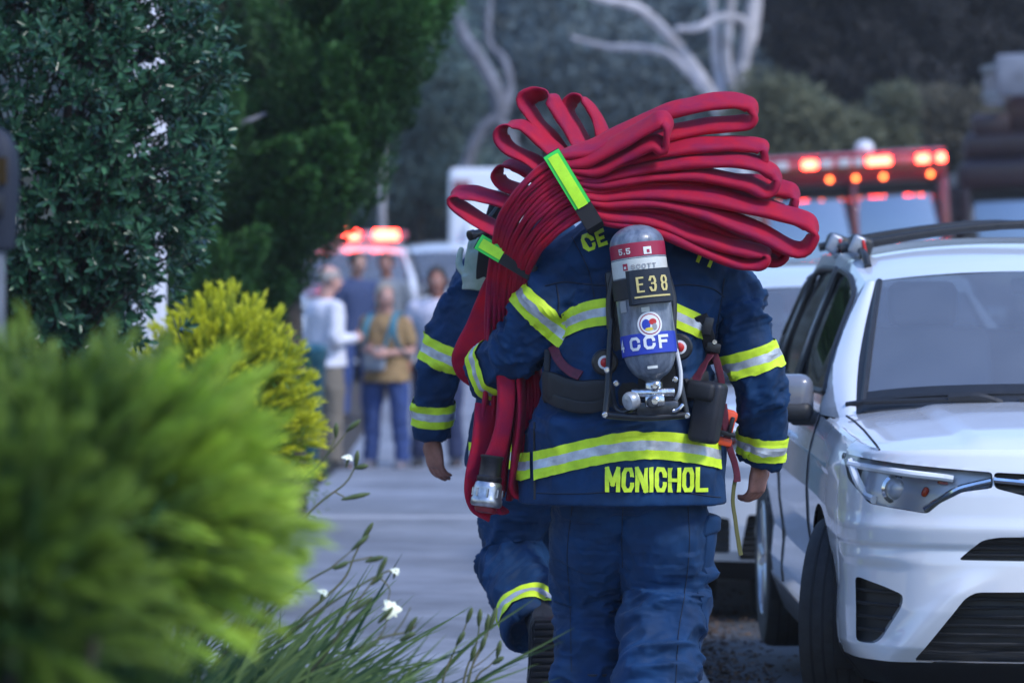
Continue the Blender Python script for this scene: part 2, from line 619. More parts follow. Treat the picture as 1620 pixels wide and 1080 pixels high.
def clump_leaves(centers, radii, per, L, W, tint_fn, flat=.7, out=.5, shell=.55, dirs=None):
    """leaves through ellipsoid clumps; returns arrays"""
    P_, D_, N_, T_ = [], [], [], []
    for c, r_ in zip(centers, radii):
        n = per
        u = norm(rng.normal(0, 1, (n, 3)))
        rad = shell + (1 - shell) * rng.random(n) ** .6
        p = c + u * rad[:, None] * np.asarray(r_)
        d = norm(u * out + rng.normal(0, 1, (n, 3)) * .7 + np.array([0, 0, .1]))
        P_.append(p); D_.append(d); N_.append(norm(u + rng.normal(0, .6, (n, 3))))
        T_.append(tint_fn(u, rad, rng.random()) if tint_fn else rng.random(n))
    P_, D_, N_, T_ = map(np.concatenate, (P_, D_, N_, T_))
    n = len(P_)
    return leaf_arrays(P_, D_, N_, L * rng.uniform(.6, 1.3, n), W * rng.uniform(.7, 1.2, n), np.clip(T_, 0, 1), .2, False)


# --- far wood on the hill
M_WOOD = leafmat("far_grey_green_leaves", (.085, .115, .125), (.26, .33, .34), .7, .45)
cs, rs = [], []
for _ in range(560):
    y = rng.uniform(80, 112)
    x = rng.uniform(-.135, .135) * y
    z = HZ(x, y) + rng.uniform(-.5, 3.2)
    cs.append(np.array([x, y, z])); rs.append(np.array([rng.uniform(.8, 1.9)] * 2 + [rng.uniform(.6, 1.5)]))
V, Fc, T = clump_leaves(cs, rs, 240, .25, .10, lambda u, r_, q: .15 + .5 * q + .35 * (u[:, 2] > .1) * rng.random(len(u)))
link("wood", arrays_mesh("wood", V, Fc, T), M_WOOD, kind="stuff", smooth=False)

# --- olive scrub behind the engines
M_OLIVE = leafmat("olive_leaves", (.09, .10, .06), (.27, .28, .17), .7, .4)


def bush(name, label, cat, pxs, Y, rr, per, m, L=.16, W=.07, group=None, trunk=True, tint=None):
    base = P(sum(p[0] for p in pxs) / len(pxs), 0, Y)
    root = empty(name, (base.x, Y, gz(Y) - .06), label, cat, group)
    cs = [np.array(P(px, py, Y + rnd.uniform(-.6, .6) * rr)) for px, py in pxs]
    rs = [np.array([rr * rnd.uniform(.7, 1.3), rr * rnd.uniform(.7, 1.2), rr * rnd.uniform(.6, 1.0)]) for _ in pxs]
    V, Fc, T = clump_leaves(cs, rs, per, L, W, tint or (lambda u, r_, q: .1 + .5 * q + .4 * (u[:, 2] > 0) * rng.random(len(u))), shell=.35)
    o = link("crown", arrays_mesh("crown", V - np.array(root.location), Fc, T), m, root, smooth=False)
    if trunk:
        mb = MB()
        cz = np.mean(cs, 0)
        o0 = Vector(root.location)
        mb.tube([Vector((0, 0, -.1)), Vector((cz[0], cz[1], cz[2])) * .6 - o0 * .6, Vector(cz) - o0], [.12, .10, .05], 8, smooth=3)
        build("trunk", mb, M_BARK, root)
        for c in cs[::max(1, len(cs) // 8)]:
            a = (Vector(cz) - o0) * .55
            build("branch", MB().tube([a, (a + Vector(c) - o0) / 2 + Vector((0, 0, .1)), Vector(c) - o0], [.05, .035, .015], 6, smooth=3), M_BARK, root)
    return root


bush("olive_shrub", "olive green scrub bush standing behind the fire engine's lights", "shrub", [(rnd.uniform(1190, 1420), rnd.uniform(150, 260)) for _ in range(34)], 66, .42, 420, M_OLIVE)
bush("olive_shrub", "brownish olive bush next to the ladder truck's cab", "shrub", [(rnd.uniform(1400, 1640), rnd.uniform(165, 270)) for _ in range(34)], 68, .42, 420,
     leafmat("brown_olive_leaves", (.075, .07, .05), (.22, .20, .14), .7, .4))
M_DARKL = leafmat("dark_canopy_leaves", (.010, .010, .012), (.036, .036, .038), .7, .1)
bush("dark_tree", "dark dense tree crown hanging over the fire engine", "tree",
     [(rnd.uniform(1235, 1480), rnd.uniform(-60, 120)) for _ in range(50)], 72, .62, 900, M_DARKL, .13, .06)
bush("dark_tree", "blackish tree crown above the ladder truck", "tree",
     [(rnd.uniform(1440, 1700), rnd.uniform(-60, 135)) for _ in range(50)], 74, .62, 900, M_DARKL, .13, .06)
M_BLUEG = leafmat("blue_green_leaves", (.08, .13, .125), (.23, .33, .30), .7, .45)
bush("grey_green_tree", "hazy blue green tree between the cypress and the grey trunk", "tree",
     [(rnd.uniform(600, 740), rnd.uniform(60, 330)) for _ in range(30)], 78, .75, 300, M_BLUEG, .24, .1)
bush("grey_green_tree", "hazy dark green tree right of the leaning grey trunk", "tree",
     [(rnd.uniform(800, 960), rnd.uniform(-40, 240)) for _ in range(26)], 82, .8, 260, M_WOOD, .24, .1)
bush("grey_green_tree", "hazy dark tree behind the pale branching eucalyptus", "tree",
     [(rnd.uniform(960, 1200), rnd.uniform(-40, 260)) for _ in range(34)], 84, .8, 260, M_WOOD, .24, .1)


# --- eucalyptus trees
def euc(label, Y, limbs, m, leaves):
    base = P(limbs[0][0][0], 0, Y)
    root = empty("eucalyptus_tree", (base.x, Y, gz(Y) - .06), label, "tree", "eucalyptus trees up the street")
    o = Vector(root.location)
    for i, l in enumerate(limbs):
        pts = [P(px, py, Y + dy) - o for px, py, w, dy in l]
        if i == 0: pts = [Vector((pts[0].x, pts[0].y, -.2))] + pts
        rr = [w * .40 * Y / F for px, py, w, dy in l]
        if i == 0: rr = [rr[0] * 1.15] + rr
        build("trunk" if i == 0 else "branch", MB().tube(pts, rr, 12, smooth=6), m, root)
    if leaves:
        cs = [np.array(P(px, py, Y + rnd.uniform(-1.5, 1.5))) for px, py in leaves]
        V, Fc, T = clump_leaves(cs, [np.array([.6, .6, .4])] * len(cs), 90, .22, .05, None, shell=.2)
        link("crown", arrays_mesh("crown", V - np.array(o), Fc, T), M_BLUEG, root, smooth=False)
    return root


euc("pale eucalyptus with several upright stems and a long limb reaching up to the left", 70,
    [[(1160, 330, 40, 0), (1158, 230, 40, 0), (1172, 120, 30, 0), (1190, 20, 26, 0), (1200, -120, 20, .3)],
     [(1156, 215, 30, 0), (1120, 140, 24, -.2), (1070, 70, 22, -.5), (1020, 20, 20, -.8), (985, 5, 17, -1), (940, -4, 14, -1.2), (860, -40, 10, -1.4)],
     [(1152, 190, 24, 0), (1135, 110, 20, .4), (1128, 30, 18, .6), (1118, -100, 14, .8)],
     [(1166, 170, 22, 0), (1150, 90, 18, -.3), (1156, 0, 18, -.4), (1150, -120, 14, -.6)],
     [(1180, 90, 16, -.1), (1178, 36, 16, -.2), (1140, 28, 18, -.5), (1105, 44, 16, -.8), (1070, 46, 12, -1.0)],
     [(1120, 150, 14, .2), (1060, 88, 14, .5), (1010, 76, 15, .6), (960, 74, 12, .8), (905, 60, 8, 1.0)],
     [(1186, 80, 14, 0), (1198, 40, 12, .2), (1206, -60, 10, .3)]],
    M_PALE, [(1120, -30), (1060, -40), (1000, -50), (1180, -40), (930, -30), (1140, -80)])
euc("leaning grey trunked eucalyptus beyond the parked white box truck", 76,
    [[(728, 330, 28, 0), (742, 250, 27, 0), (764, 205, 27, 0), (790, 180, 30, 0), (778, 130, 32, 0), (752, 85, 30, .1), (728, 40, 24, .3), (712, -80, 18, .5)],
     [(794, 185, 26, 0), (806, 140, 22, .2), (796, 95, 20, .3), (772, 60, 16, .5), (780, -60, 12, .8)],
     [(790, 190, 24, 0), (810, 230, 26, -.1), (815, 330, 30, -.1)]],
    M_GBARK, [(700, -30), (760, -40), (720, 10)])
euc("thin pale trunk standing at the edge of the cypress", 74, [[(606, 420, 14, 0), (604, 300, 15, 0), (606, 200, 16, 0), (616, 130, 18, 0), (640, 40, 12, 0), (640, -60, 8, 0)]], M_PALE, [(620, -20)])

# --- cypress: flame-shaped plumes of tiny scale leaves
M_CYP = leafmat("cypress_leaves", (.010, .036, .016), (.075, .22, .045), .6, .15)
YJ = 27.0
jr = empty("cypress_tree", (P(430, 0, YJ).x, YJ, gz(YJ) - .06), "tall dark green cypress with billowing plumes behind the glossy shrub", "tree")
oj = np.array(jr.location)
edge = [(-120, 740), (0, 722), (60, 690), (120, 660), (180, 630), (240, 615), (300, 570), (360, 515), (420, 478), (470, 462), (540, 440)]
P_, D_, N_, T_ = [], [], [], []
for k in range(210):
    py = rnd.uniform(-90, 560)
    xr = np.interp(py, [e[0] for e in edge], [e[1] for e in edge]) - 42
    px = xr - abs(rnd.gauss(0, 1)) * 150 if k % 3 else xr - rnd.uniform(0, 25)
    if px < 200: px = rnd.uniform(220, xr)
    dep = rnd.uniform(-.35, .9) + (xr - px) / 420 * -.35
    c = np.array(P(px, py, YJ + dep))
    ax = norm(np.array([rnd.uniform(-.25, .75), rnd.uniform(-.9, .1), rnd.uniform(.35, 1.1)]))
    ln = rnd.uniform(.22, .50); wd = ln * rnd.uniform(.36, .5)
    u1 = norm(np.cross(ax, [0, 1, .3])); u2 = np.cross(ax, u1)
    n = 900
    h = rng.uniform(-1, 1, n); a = rng.uniform(0, 2 * math.pi, n)
    prof = np.sqrt(np.clip(1 - h ** 2, 0, 1)) * (1 - .45 * np.clip(h, 0, 1)) * (.85 + .22 * np.sin(a * 3 + h * 4 + k))
    twist = a + h * 1.3
    rad = np.cos(twist)[:, None] * u1 + np.sin(twist)[:, None] * u2
    s = (.75 + .28 * rng.random(n))[:, None]
    P_.append(c + ax * (h * ln)[:, None] + rad * (prof * wd)[:, None] * s)
    D_.append(norm(ax * .9 + rad * .7 + rng.normal(0, .35, (n, 3))))
    N_.append(rad + rng.normal(0, .4, (n, 3)))
    T_.append(np.clip(.15 + .35 * (h * .5 + .5) + rnd.uniform(-.12, .30) + rng.normal(0, .08, n), 0, 1))
P_, D_, N_, T_ = map(np.concatenate, (P_, D_, N_, T_))
n = len(P_)
V, Fc, T = leaf_arrays(P_, D_, N_, .048 * rng.uniform(.6, 1.3, n), .020, T_, .2, False)
link("crown", arrays_mesh("crown", V - oj, Fc, T), M_CYP, jr, smooth=False)
# inner foliage in a darker green, sparse
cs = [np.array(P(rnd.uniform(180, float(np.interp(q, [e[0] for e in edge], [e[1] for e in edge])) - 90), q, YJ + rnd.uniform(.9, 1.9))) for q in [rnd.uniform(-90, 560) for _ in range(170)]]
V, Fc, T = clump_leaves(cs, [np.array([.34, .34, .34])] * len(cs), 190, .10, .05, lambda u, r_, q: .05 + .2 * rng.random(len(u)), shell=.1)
link("inner_foliage", arrays_mesh("inner", V - oj, Fc, T), leafmat("dark_cypress_leaves", (.007, .016, .010), (.02, .045, .02), .8, .05), jr, smooth=False)
o = Vector(oj)
build("trunk", MB().tube([Vector((0, .5, -.1)), P(440, 500, YJ + .5) - o, P(430, 200, YJ + .5) - o, P(450, -60, YJ + .5) - o], [.20, .15, .11, .06], 10, smooth=4), M_BARK, jr)
build("branch", MB().tube([P(300, 250, YJ + .2) - o, P(345, 222, YJ - .3) - o, P(385, 196, YJ - .5) - o, P(420, 180, YJ - .4) - o], [.03, .028, .022, .012], 8, smooth=4), M_GBARK, jr)
for a, b in (((436, 420), (560, 330)), ((438, 330), (600, 200)), ((438, 260), (330, 120)), ((440, 150), (620, 40))):
    build("branch", MB().tube([P(*a, YJ + .5) - o, P((a[0] + b[0]) / 2, (a[1] + b[1]) / 2 + 8, YJ + .3) - o, P(*b, YJ + .2) - o], [.07, .045, .02], 8, smooth=4), M_BARK, jr)

# --- glossy small-leaved shrub on the left
M_GLOSS = leafmat("glossy_leaves", (.010, .050, .030), (.075, .20, .095), .27, .12, .5)
YG = 17.5
gr = empty("glossy_shrub", (P(60, 0, YG).x, YG, gz(YG) - .06), "tall shrub with small glossy dark leaves at the left edge", "shrub")
og_ = np.array(gr.location)
cx, cz, rx, ry, rz = P(45, 0, YG).x, P(0, 190, YG).z, .72, .60, 1.02
holes = [(226, 22, 15, 26), (232, 104, 15, 24), (240, 214, 19, 22), (250, 290, 10, 14), (243, 425, 13, 28), (240, 478, 18, 26), (222, 505, 12, 14)]
P_, D_, N_, T_, TW = [], [], [], [], []
sg_ = YG / F
k = 0
while k < 3300:
    u = norm(rng.normal(0, 1, 3))
    lump = 1 + .16 * float(vnoise(np.array([u * 4.2]))[0]) + .08 * float(vnoise(np.array([u * 9]))[0])
    rad = lump * (1 - .42 * rng.random() ** 1.8)
    p = np.array([cx + u[0] * rx * rad, YG + u[1] * ry * rad, cz + u[2] * rz * rad])
    px, py = 810 + F * p[0] / p[1], HY + F * (CAMZ - p[2]) / p[1]
    if p[2] > 3.2 or u[1] > .75: continue
    if any(((px - a) / b2) ** 2 + ((py - b) / c2) ** 2 < 1.15 for a, b, b2, c2 in holes): continue
    k += 1
    d0 = norm(u * np.array([1, .7, .6]) + np.array([.15, -.2, .45]) + rng.normal(0, .35, 3))
    m = int(rng.integers(9, 14))
    TW.append((p, d0))
    a = np.arange(m) * 2.4 + rng.random() * 6
    h = np.linspace(0, 1, m)
    e1 = norm(np.cross(d0, [0.3, .2, 1])); e2 = np.cross(d0, e1)
    rd = np.cos(a)[:, None] * e1 + np.sin(a)[:, None] * e2
    P_.append(p + d0 * (h * .055)[:, None] + rd * .004)
    D_.append(norm(d0 * (.25 + .75 * h)[:, None] + rd * (1.15 - .7 * h)[:, None] + rng.normal(0, .12, (m, 3))))
    N_.append(norm(d0[None] * (1.1 - .6 * h)[:, None] - rd * .3 + rng.normal(0, .2, (m, 3))))
    new = rng.random() < .16
    T_.append(np.clip(.12 + .30 * h + (.35 if new else 0) * h + rng.normal(0, .10, m), 0, 1))
P_, D_, N_, T_ = map(np.concatenate, (P_, D_, N_, T_))
n = len(P_)
V, Fc, T = leaf_arrays(P_, D_, N_,   .052 * rng.uniform(.65, 1.2, n), .0200 * rng.uniform(.8, 1.15, n), T_, .22, True)
link("crown", arrays_mesh("crown", V - og_, Fc, T), M_GLOSS, gr, smooth=False)
tw = MB(); o = Vector(og_)
for p, d0 in TW[::4]:
    q = Vector(p) - o
    c0 = Vector((cx, YG, p[2] - .35)) - o
    tw.tube([q + (c0 - q) * .45 + Vector((0, 0, -.04)), q + (c0 - q) * .18, q + Vector(d0) * .05], [.006, .004, .002], 4, caps=False)
build("twigs", tw, M_BARK, gr, kind="stuff")
for i in range(6):
    a = i * 1.05
    build("stem", MB().tube([Vector((cx + .06 * math.cos(a), YG + .06 * math.sin(a), gz(YG) - .1)) - o, Vector((cx + .16 * math.cos(a), YG + .14 * math.sin(a), 1.0)) - o, Vector((cx + .34 * math.cos(a), YG + .3 * math.sin(a), 1.9)) - o, Vector((cx + .42 * math.cos(a), YG + .36 * math.sin(a), 2.6)) - o], [.035, .028, .018, .008], 8, smooth=4), M_BARK, gr)
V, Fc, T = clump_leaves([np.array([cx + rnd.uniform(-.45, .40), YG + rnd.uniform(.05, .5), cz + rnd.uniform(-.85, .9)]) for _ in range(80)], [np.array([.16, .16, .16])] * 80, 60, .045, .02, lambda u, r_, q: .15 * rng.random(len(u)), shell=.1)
px_ = 810 + F * V[:, 0] / V[:, 1]
keep = np.ones(len(Fc), bool)
pyv = HY + F * (CAMZ - V[:, 2]) / V[:, 1]
inh = np.zeros(len(V), bool)
for a, b, b2, c2 in holes: inh |= ((px_ - a) / b2) ** 2 + ((pyv - b) / c2) ** 2 < 1.3
keep = ~inh[Fc].any(1)
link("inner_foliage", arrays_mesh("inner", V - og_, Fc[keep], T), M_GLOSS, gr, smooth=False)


# --- feathery shrubs: plumes of fine needles
def feathery(name, label, cen, rad, n, L, nl, nw, per, m, dirbias, Y0_, seed, tipbias=0.0, lo=-.3, group=None, cover=None, sweep=.35, spread=.10, rise=.30, gain=None):
    root = empty(name, (cen[0], cen[1], gz(cen[1]) - .06), label, "shrub", group)
    o = np.array(root.location)
    P_, D_, N_, T_ = [], [], [], []
    st = MB()
    i = 0
    while i < n:
        u = norm(rng.normal(0, 1, 3) + np.array(dirbias))
        if u[2] < lo or u[1] > .65: continue
        i += 1
        lump = 1 + .14 * float(vnoise(np.array([u * 3.3 + seed]))[0]) + .10 * float(vnoise(np.array([u * 8 + seed]))[0])
        k = lump * (1 - .45 * rng.random() ** 1.6)
        tip = np.array(cen) + u * np.array(rad) * k + np.array([0, 0, .02])
        dr = norm(u * np.array([1, .8, .9]) + np.array([0, 0, rise]) + rng.normal(0, .15, 3))
        l = L * rng.uniform(.6, 1.25)
        base = tip - dr * l - np.array([0, 0, .04 * l])
        t = rng.random(per) ** .8
        axis = base + (tip - base) * t[:, None] + np.array([0, 0, 1]) * (.12 * l * np.sin(t * math.pi))[:, None]
        e1 = norm(np.cross(dr, [.2, .1, 1])); e2 = np.cross(dr, e1)
        a = rng.uniform(0, 2 * math.pi, per)
        rd = np.cos(a)[:, None] * e1 + np.sin(a)[:, None] * e2
        wdt = l * spread * (1 - t * .75) * rng.random(per)
        P_.append(axis + rd * wdt[:, None])
        D_.append(norm(dr[None] + rd * sweep + rng.normal(0, .10, (per, 3))))
        N_.append(rd + rng.normal(0, .3, (per, 3)))
        young = .5 + .5 * float(vnoise(np.array([tip * 5 + seed]))[0])
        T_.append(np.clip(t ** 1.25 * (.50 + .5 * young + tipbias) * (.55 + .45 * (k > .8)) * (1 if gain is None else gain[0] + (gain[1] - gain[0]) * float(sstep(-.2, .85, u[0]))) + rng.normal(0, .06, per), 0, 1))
        if i % 5 == 0:
            st.tube([Vector(base - dr * l * .6 - o), Vector(base - o), Vector(tip - o)], [.0025, .002, .0008], 4, caps=False)
    P_, D_, N_, T_ = map(np.concatenate, (P_, D_, N_, T_))
    k = len(P_)
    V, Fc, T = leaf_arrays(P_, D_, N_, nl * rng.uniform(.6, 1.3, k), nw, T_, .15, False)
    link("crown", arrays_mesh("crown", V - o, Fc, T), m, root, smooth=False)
    build("twigs", st, M_BARK, root, kind="stuff")
    for j in range(5):
        a = j * 1.3
        build("stem", MB().tube([Vector((.03 * math.cos(a), .03 * math.sin(a), -.05)), Vector((rad[0] * .3 * math.cos(a), rad[1] * .3 * math.sin(a), (cen[2] - o[2]) * .6)), Vector((rad[0] * .6 * math.cos(a), rad[1] * .6 * math.sin(a), cen[2] - o[2]))], [.016, .012, .006], 6, smooth=3), M_BARK, root)
    # darker inner leaves down to the soil
    cs = [np.array([cen[0] + rnd.gauss(0, .35) * rad[0], cen[1] + rnd.gauss(0, .35) * rad[1], o[2] + (cen[2] + rad[2] * .55 - o[2]) * rnd.random() ** .8]) for _ in range(90)]
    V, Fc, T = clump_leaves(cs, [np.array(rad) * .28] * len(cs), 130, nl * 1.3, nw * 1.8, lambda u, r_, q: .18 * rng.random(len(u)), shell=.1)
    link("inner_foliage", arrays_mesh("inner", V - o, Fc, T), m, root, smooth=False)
    return root


M_GOLD = leafmat("golden_needles", (.075, .18, .018), (.78, .78, .050), .55, .3)
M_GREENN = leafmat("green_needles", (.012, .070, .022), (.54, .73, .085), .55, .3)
c = P(345, 700, 19.6)
feathery("feathery_shrub", "bright yellow green feathery shrub with spiky tips, behind the larger blurred one", (c.x, 19.6, c.z), (.475, .42, .63), 1300, .20, .030, .0048, 80, M_GOLD, (.25, -.3, .35), 19.6, 3.0, .40, spread=.07)


def fountain(name, label, Y, origins, m, seed, nl=.036, nw=.0030, per=240):
    """shrub of long soft plumes that sweep out from a few crowns; origins: (px, py, radius m, n, angle from, angle to, brightness)"""
    base = P(origins[0][0], 0, Y)
    root = empty(name, (base.x, Y, -.06), label, "shrub")
    o = np.array(root.location)
    P_, D_, N_, T_ = [], [], [], []
    st = MB()
    for px, py, rad, n, a0, a1, br in origins:
        c = np.array(P(px, py, Y))
        for i in range(n):
            a = math.radians(rnd.uniform(a0, a1)); yy = rnd.uniform(-.62, .62)
            d0 = norm(np.array([math.cos(a), yy, math.sin(a)]))
            lump = 1 + .13 * float(vnoise(np.array([d0 * 3.1 + seed]))[0])
            L = rad * lump * (1 - .45 * rnd.random() ** 1.5)
            org = c + np.array([rnd.uniform(-.05, .05), rnd.uniform(-.13, .16), rnd.uniform(-.05, .05)])
            bend = np.array([rnd.uniform(-.05, .08), 0, rnd.uniform(-.10, .05)]) * L * 1.6
            t = .12 + .88 * rng.random(per) ** .75
            ax = org + d0 * (L * t)[:, None] + bend * (t ** 2)[:, None]
            dr = norm(d0 * L + bend * 2 * t[:, None])
            e1 = norm(np.cross(dr, np.array([.1, 1.0, .15]))); e2 = np.cross(dr, e1)
            th = rng.uniform(0, 2 * math.pi, per)
            rd = np.cos(th)[:, None] * e1 + np.sin(th)[:, None] * e2
            w = (.024 * np.sin(np.clip(t, 0, 1) * math.pi * .86 + .15)) * np.sqrt(rng.random(per))
            P_.append(ax + rd * w[:, None])
            D_.append(norm(dr + rd * .13 + rng.normal(0, .05, (per, 3))))
            N_.append(rd + rng.normal(0, .25, (per, 3)))
            young = .5 + .5 * float(vnoise(np.array([d0 * 4 + seed * 2]))[0])
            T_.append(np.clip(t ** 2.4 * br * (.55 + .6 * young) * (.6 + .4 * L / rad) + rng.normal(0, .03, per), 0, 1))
            if i % 3 == 0:
                st.tube([Vector(org - o), Vector(org + d0 * L * .5 + bend * .25 - o), Vector(org + d0 * L * .9 + bend * .81 - o)], [.0028, .002, .0008], 4, caps=False)
        build("stem", MB().tube([Vector((base.x + rnd.uniform(-.04, .04), Y, -.1)) - Vector(o), Vector((c + np.array([base.x, Y, -.1])) / 2) - Vector(o) + Vector((0, 0, .1)), Vector(c) - Vector(o)], [.022, .018, .010], 8, smooth=3), M_BARK, root)
    P_, D_, N_, T_ = map(np.concatenate, (P_, D_, N_, T_))
    k = len(P_)
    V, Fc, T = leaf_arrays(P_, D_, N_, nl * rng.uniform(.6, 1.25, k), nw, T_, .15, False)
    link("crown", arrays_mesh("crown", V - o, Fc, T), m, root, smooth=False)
    build("twigs", st, M_BARK, root, kind="stuff")
    cs = [np.array([base.x + rnd.gauss(-.02, .11), Y + rnd.gauss(.05, .10), rnd.uniform(.05, 1.18)]) for _ in range(110)]
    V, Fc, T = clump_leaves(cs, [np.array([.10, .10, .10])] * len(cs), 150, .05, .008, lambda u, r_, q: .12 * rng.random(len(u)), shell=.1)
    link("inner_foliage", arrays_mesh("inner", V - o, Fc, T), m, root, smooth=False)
    return root


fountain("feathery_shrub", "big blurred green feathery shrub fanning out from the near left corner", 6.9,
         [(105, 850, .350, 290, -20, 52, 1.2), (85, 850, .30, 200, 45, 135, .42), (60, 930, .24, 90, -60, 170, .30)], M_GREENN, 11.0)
c = P(-60, 1010, 5.4)
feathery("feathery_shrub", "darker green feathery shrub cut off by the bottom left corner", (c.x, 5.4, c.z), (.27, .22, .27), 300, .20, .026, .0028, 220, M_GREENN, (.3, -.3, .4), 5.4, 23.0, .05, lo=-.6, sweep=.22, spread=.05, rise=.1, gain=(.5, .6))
# ------------------------------------------------------------------ tools for people and clothes
def ringse(c, rx, ry, e=2.4, n=48, rz=0.0):
    """superellipse ring, horizontal"""
    out = []
    for k in range(n):
        t = 2 * math.pi * k / n
        ct, st = math.cos(t), math.sin(t)
        x = rx * math.copysign(abs(ct) ** (2 / e), ct); y = ry * math.copysign(abs(st) ** (2 / e), st)
        out.append((c[0] + x * math.cos(rz) - y * math.sin(rz), c[1] + x * math.sin(rz) + y * math.cos(rz), c[2]))
    return out


def limb(mb, pts, n=20, k=6, flat=1.0, ref=None, round_end=True, hollow=0.0):
    """pts: (x, y, z, r); tapered round limb with domed ends, or a hollow cuff at the far end"""
    p = [Vector(q[:3]) for q in pts]; r_ = [q[3] for q in pts]
    p, r_ = catmull(p, r_, k)
    rings = frames_rings(p, r_, n, flat, ref)
    t0 = (p[0] - p[1]).normalized(); t1 = (p[-1] - p[-2]).normalized()

    def dome(ring, c, t, r0):
        o = []
        for a in (30, 60, 82):
            s, h = math.cos(R(a)), math.sin(R(a))
            o.append([c + (Vector(v) - c) * s + t * (r0 * h * 0.8) for v in ring])
        return o
    rings = dome(rings[0], p[0], t0, r_[0])[::-1] + rings
    if hollow:
        e = rings[-1]; c = p[-1]
        rings.append([c + (Vector(v) - c) * 0.97 + t1 * 0.004 for v in e])
        rings.append([c + (Vector(v) - c) * (1 - hollow) for v in e])
        rings.append([c + (Vector(v) - c) * (1 - hollow) - t1 * 0.05 for v in e])
    elif round_end:
        rings = rings + dome(rings[-1], p[-1], t1, r_[-1])
    mb.loft(rings)


class Axis:
    def __init__(s, pts, k=6):
        p, r_ = catmull([Vector(q[:3]) for q in pts], [q[3] for q in pts], k)
        s.p = np.array([list(v) for v in p]); s.r = np.array(r_)
        s.len = np.concatenate([[0], np.cumsum(np.linalg.norm(np.diff(s.p, axis=0), axis=1))])

    def near(s, V):
        """distance / radius, arc length, angle of every vertex"""
        best = np.full(len(V), 1e9); L = np.zeros(len(V)); rel = np.zeros((len(V), 3)); T = np.zeros((len(V), 3))
        for i in range(len(s.p) - 1):
            a, b = s.p[i], s.p[i + 1]
            d = b - a; l2 = d @ d
            t = np.clip(((V - a) @ d) / l2, 0, 1)
            q = a + t[:, None] * d
            dist = np.linalg.norm(V - q, axis=1) / (s.r[i] * (1 - t) + s.r[i + 1] * t)
            m = dist < best
            best[m] = dist[m]; L[m] = (s.len[i] + t * math.sqrt(l2))[m]; rel[m] = (V - q)[m]; T[m] = d / math.sqrt(l2)
        u = norm(np.cross(T, np.array([0.0, 1.0, 0.02])))
        w = np.cross(T, u)
        ang = np.arctan2((rel * w).sum(1), (rel * u).sum(1))
        return best, L, ang

    def at(s, l):
        i = int(np.clip(np.searchsorted(s.len, l) - 1, 0, len(s.p) - 2))
        t = (l - s.len[i]) / (s.len[i + 1] - s.len[i])
        d = s.p[i + 1] - s.p[i]
        return Vector(s.p[i] + d * t), Vector(d).normalized(), s.r[i] * (1 - t) + s.r[i + 1] * t


def folds(me, axes, seed=0, amp=0.010, body=0.008, belts=(), fine=0.003, limbamp=1.0, hem=None):
    """cloth folds pushed into a remeshed garment: round the limbs, mostly vertical and slanting on the trunk"""
    V = vco(me); N = vno(me)
    d = np.zeros(len(V)); wl = np.zeros(len(V))
    for k, (ax, joints) in enumerate(axes):
        near, L, ang = ax.near(V)
        w = 1 - sstep(1.15, 1.5, near)
        ca, sa = np.cos(ang), np.sin(ang)
        q = L + 0.035 * np.sin(ang * 1 + k * 2.1 + 3 * L)
        a = 0.45 * np.ones(len(V))
        for j, wd in joints: a += 0.9 * np.exp(-((L - j) / wd) ** 2)
        o = 17.3 * k + seed
        f1 = ridge(np.stack([q * 17 + o, ca * 0.75 + o, sa * 0.75], 1), 2.5) - 0.35
        f2 = ridge(np.stack([(q + 0.03 * ca) * 34 + o, ca * 1.6, sa * 1.6 + o], 1), 2.0) - 0.4
        f3 = vnoise(np.stack([L * 7 + o, ca * 1.3, sa * 1.3], 1))
        h = amp * limbamp * (a * (f1 * 0.9 + 0.35 * f2) + 0.55 * f3)
        d = np.where(w > wl, h * w + d * (1 - w), d * (1 - w) + h * w * (w > 0))
        wl = np.maximum(wl, w)
    warp = V + 0.03 * np.stack([vnoise(V * 8 + 5 + seed), vnoise(V * 8 + 9), vnoise(V * 8 + 13)], 1)
    b1 = ridge(np.stack([warp[:, 0] * 9 + warp[:, 2] * 3.0, warp[:, 1] * 5, warp[:, 2] * 3.2 + seed], 1), 2.2) - 0.35
    b2 = ridge(np.stack([warp[:, 0] * 17 - warp[:, 2] * 7, warp[:, 1] * 9, warp[:, 2] * 8 + seed], 1), 2.4) - 0.35
    b3 = vnoise(V * 6 + seed)
    hb = body * (b1 * 0.8 + b2 * 0.45 + b3 * 0.6)
    for zc, wd in belts:
        g = np.exp(-((V[:, 2] - zc) / wd) ** 2)
        hb += g * body * 1.2 * (ridge(np.stack([V[:, 0] * 6, V[:, 1] * 6, V[:, 2] * 34 + 3 * vnoise(V * 6)], 1), 2) - .5)
    d += hb * (1 - wl)
    d += fine * (ridge(warp * 38 + seed, 2) - .4)
    if hem is not None: d *= np.where(wl > .5, 1, .12 + .88 * sstep(hem + .015, hem + .10, V[:, 2]))
    setco(me, V + N * d[:, None])


def cast(tree, o, d, off, dist=1.0):
    h = tree.ray_cast(Vector(o), Vector(d).normalized(), dist)
    if h[0] is None: return None
    n = h[1]
    if n.dot(Vector(d)) > 0: n = -n
    return h[0] + n * off


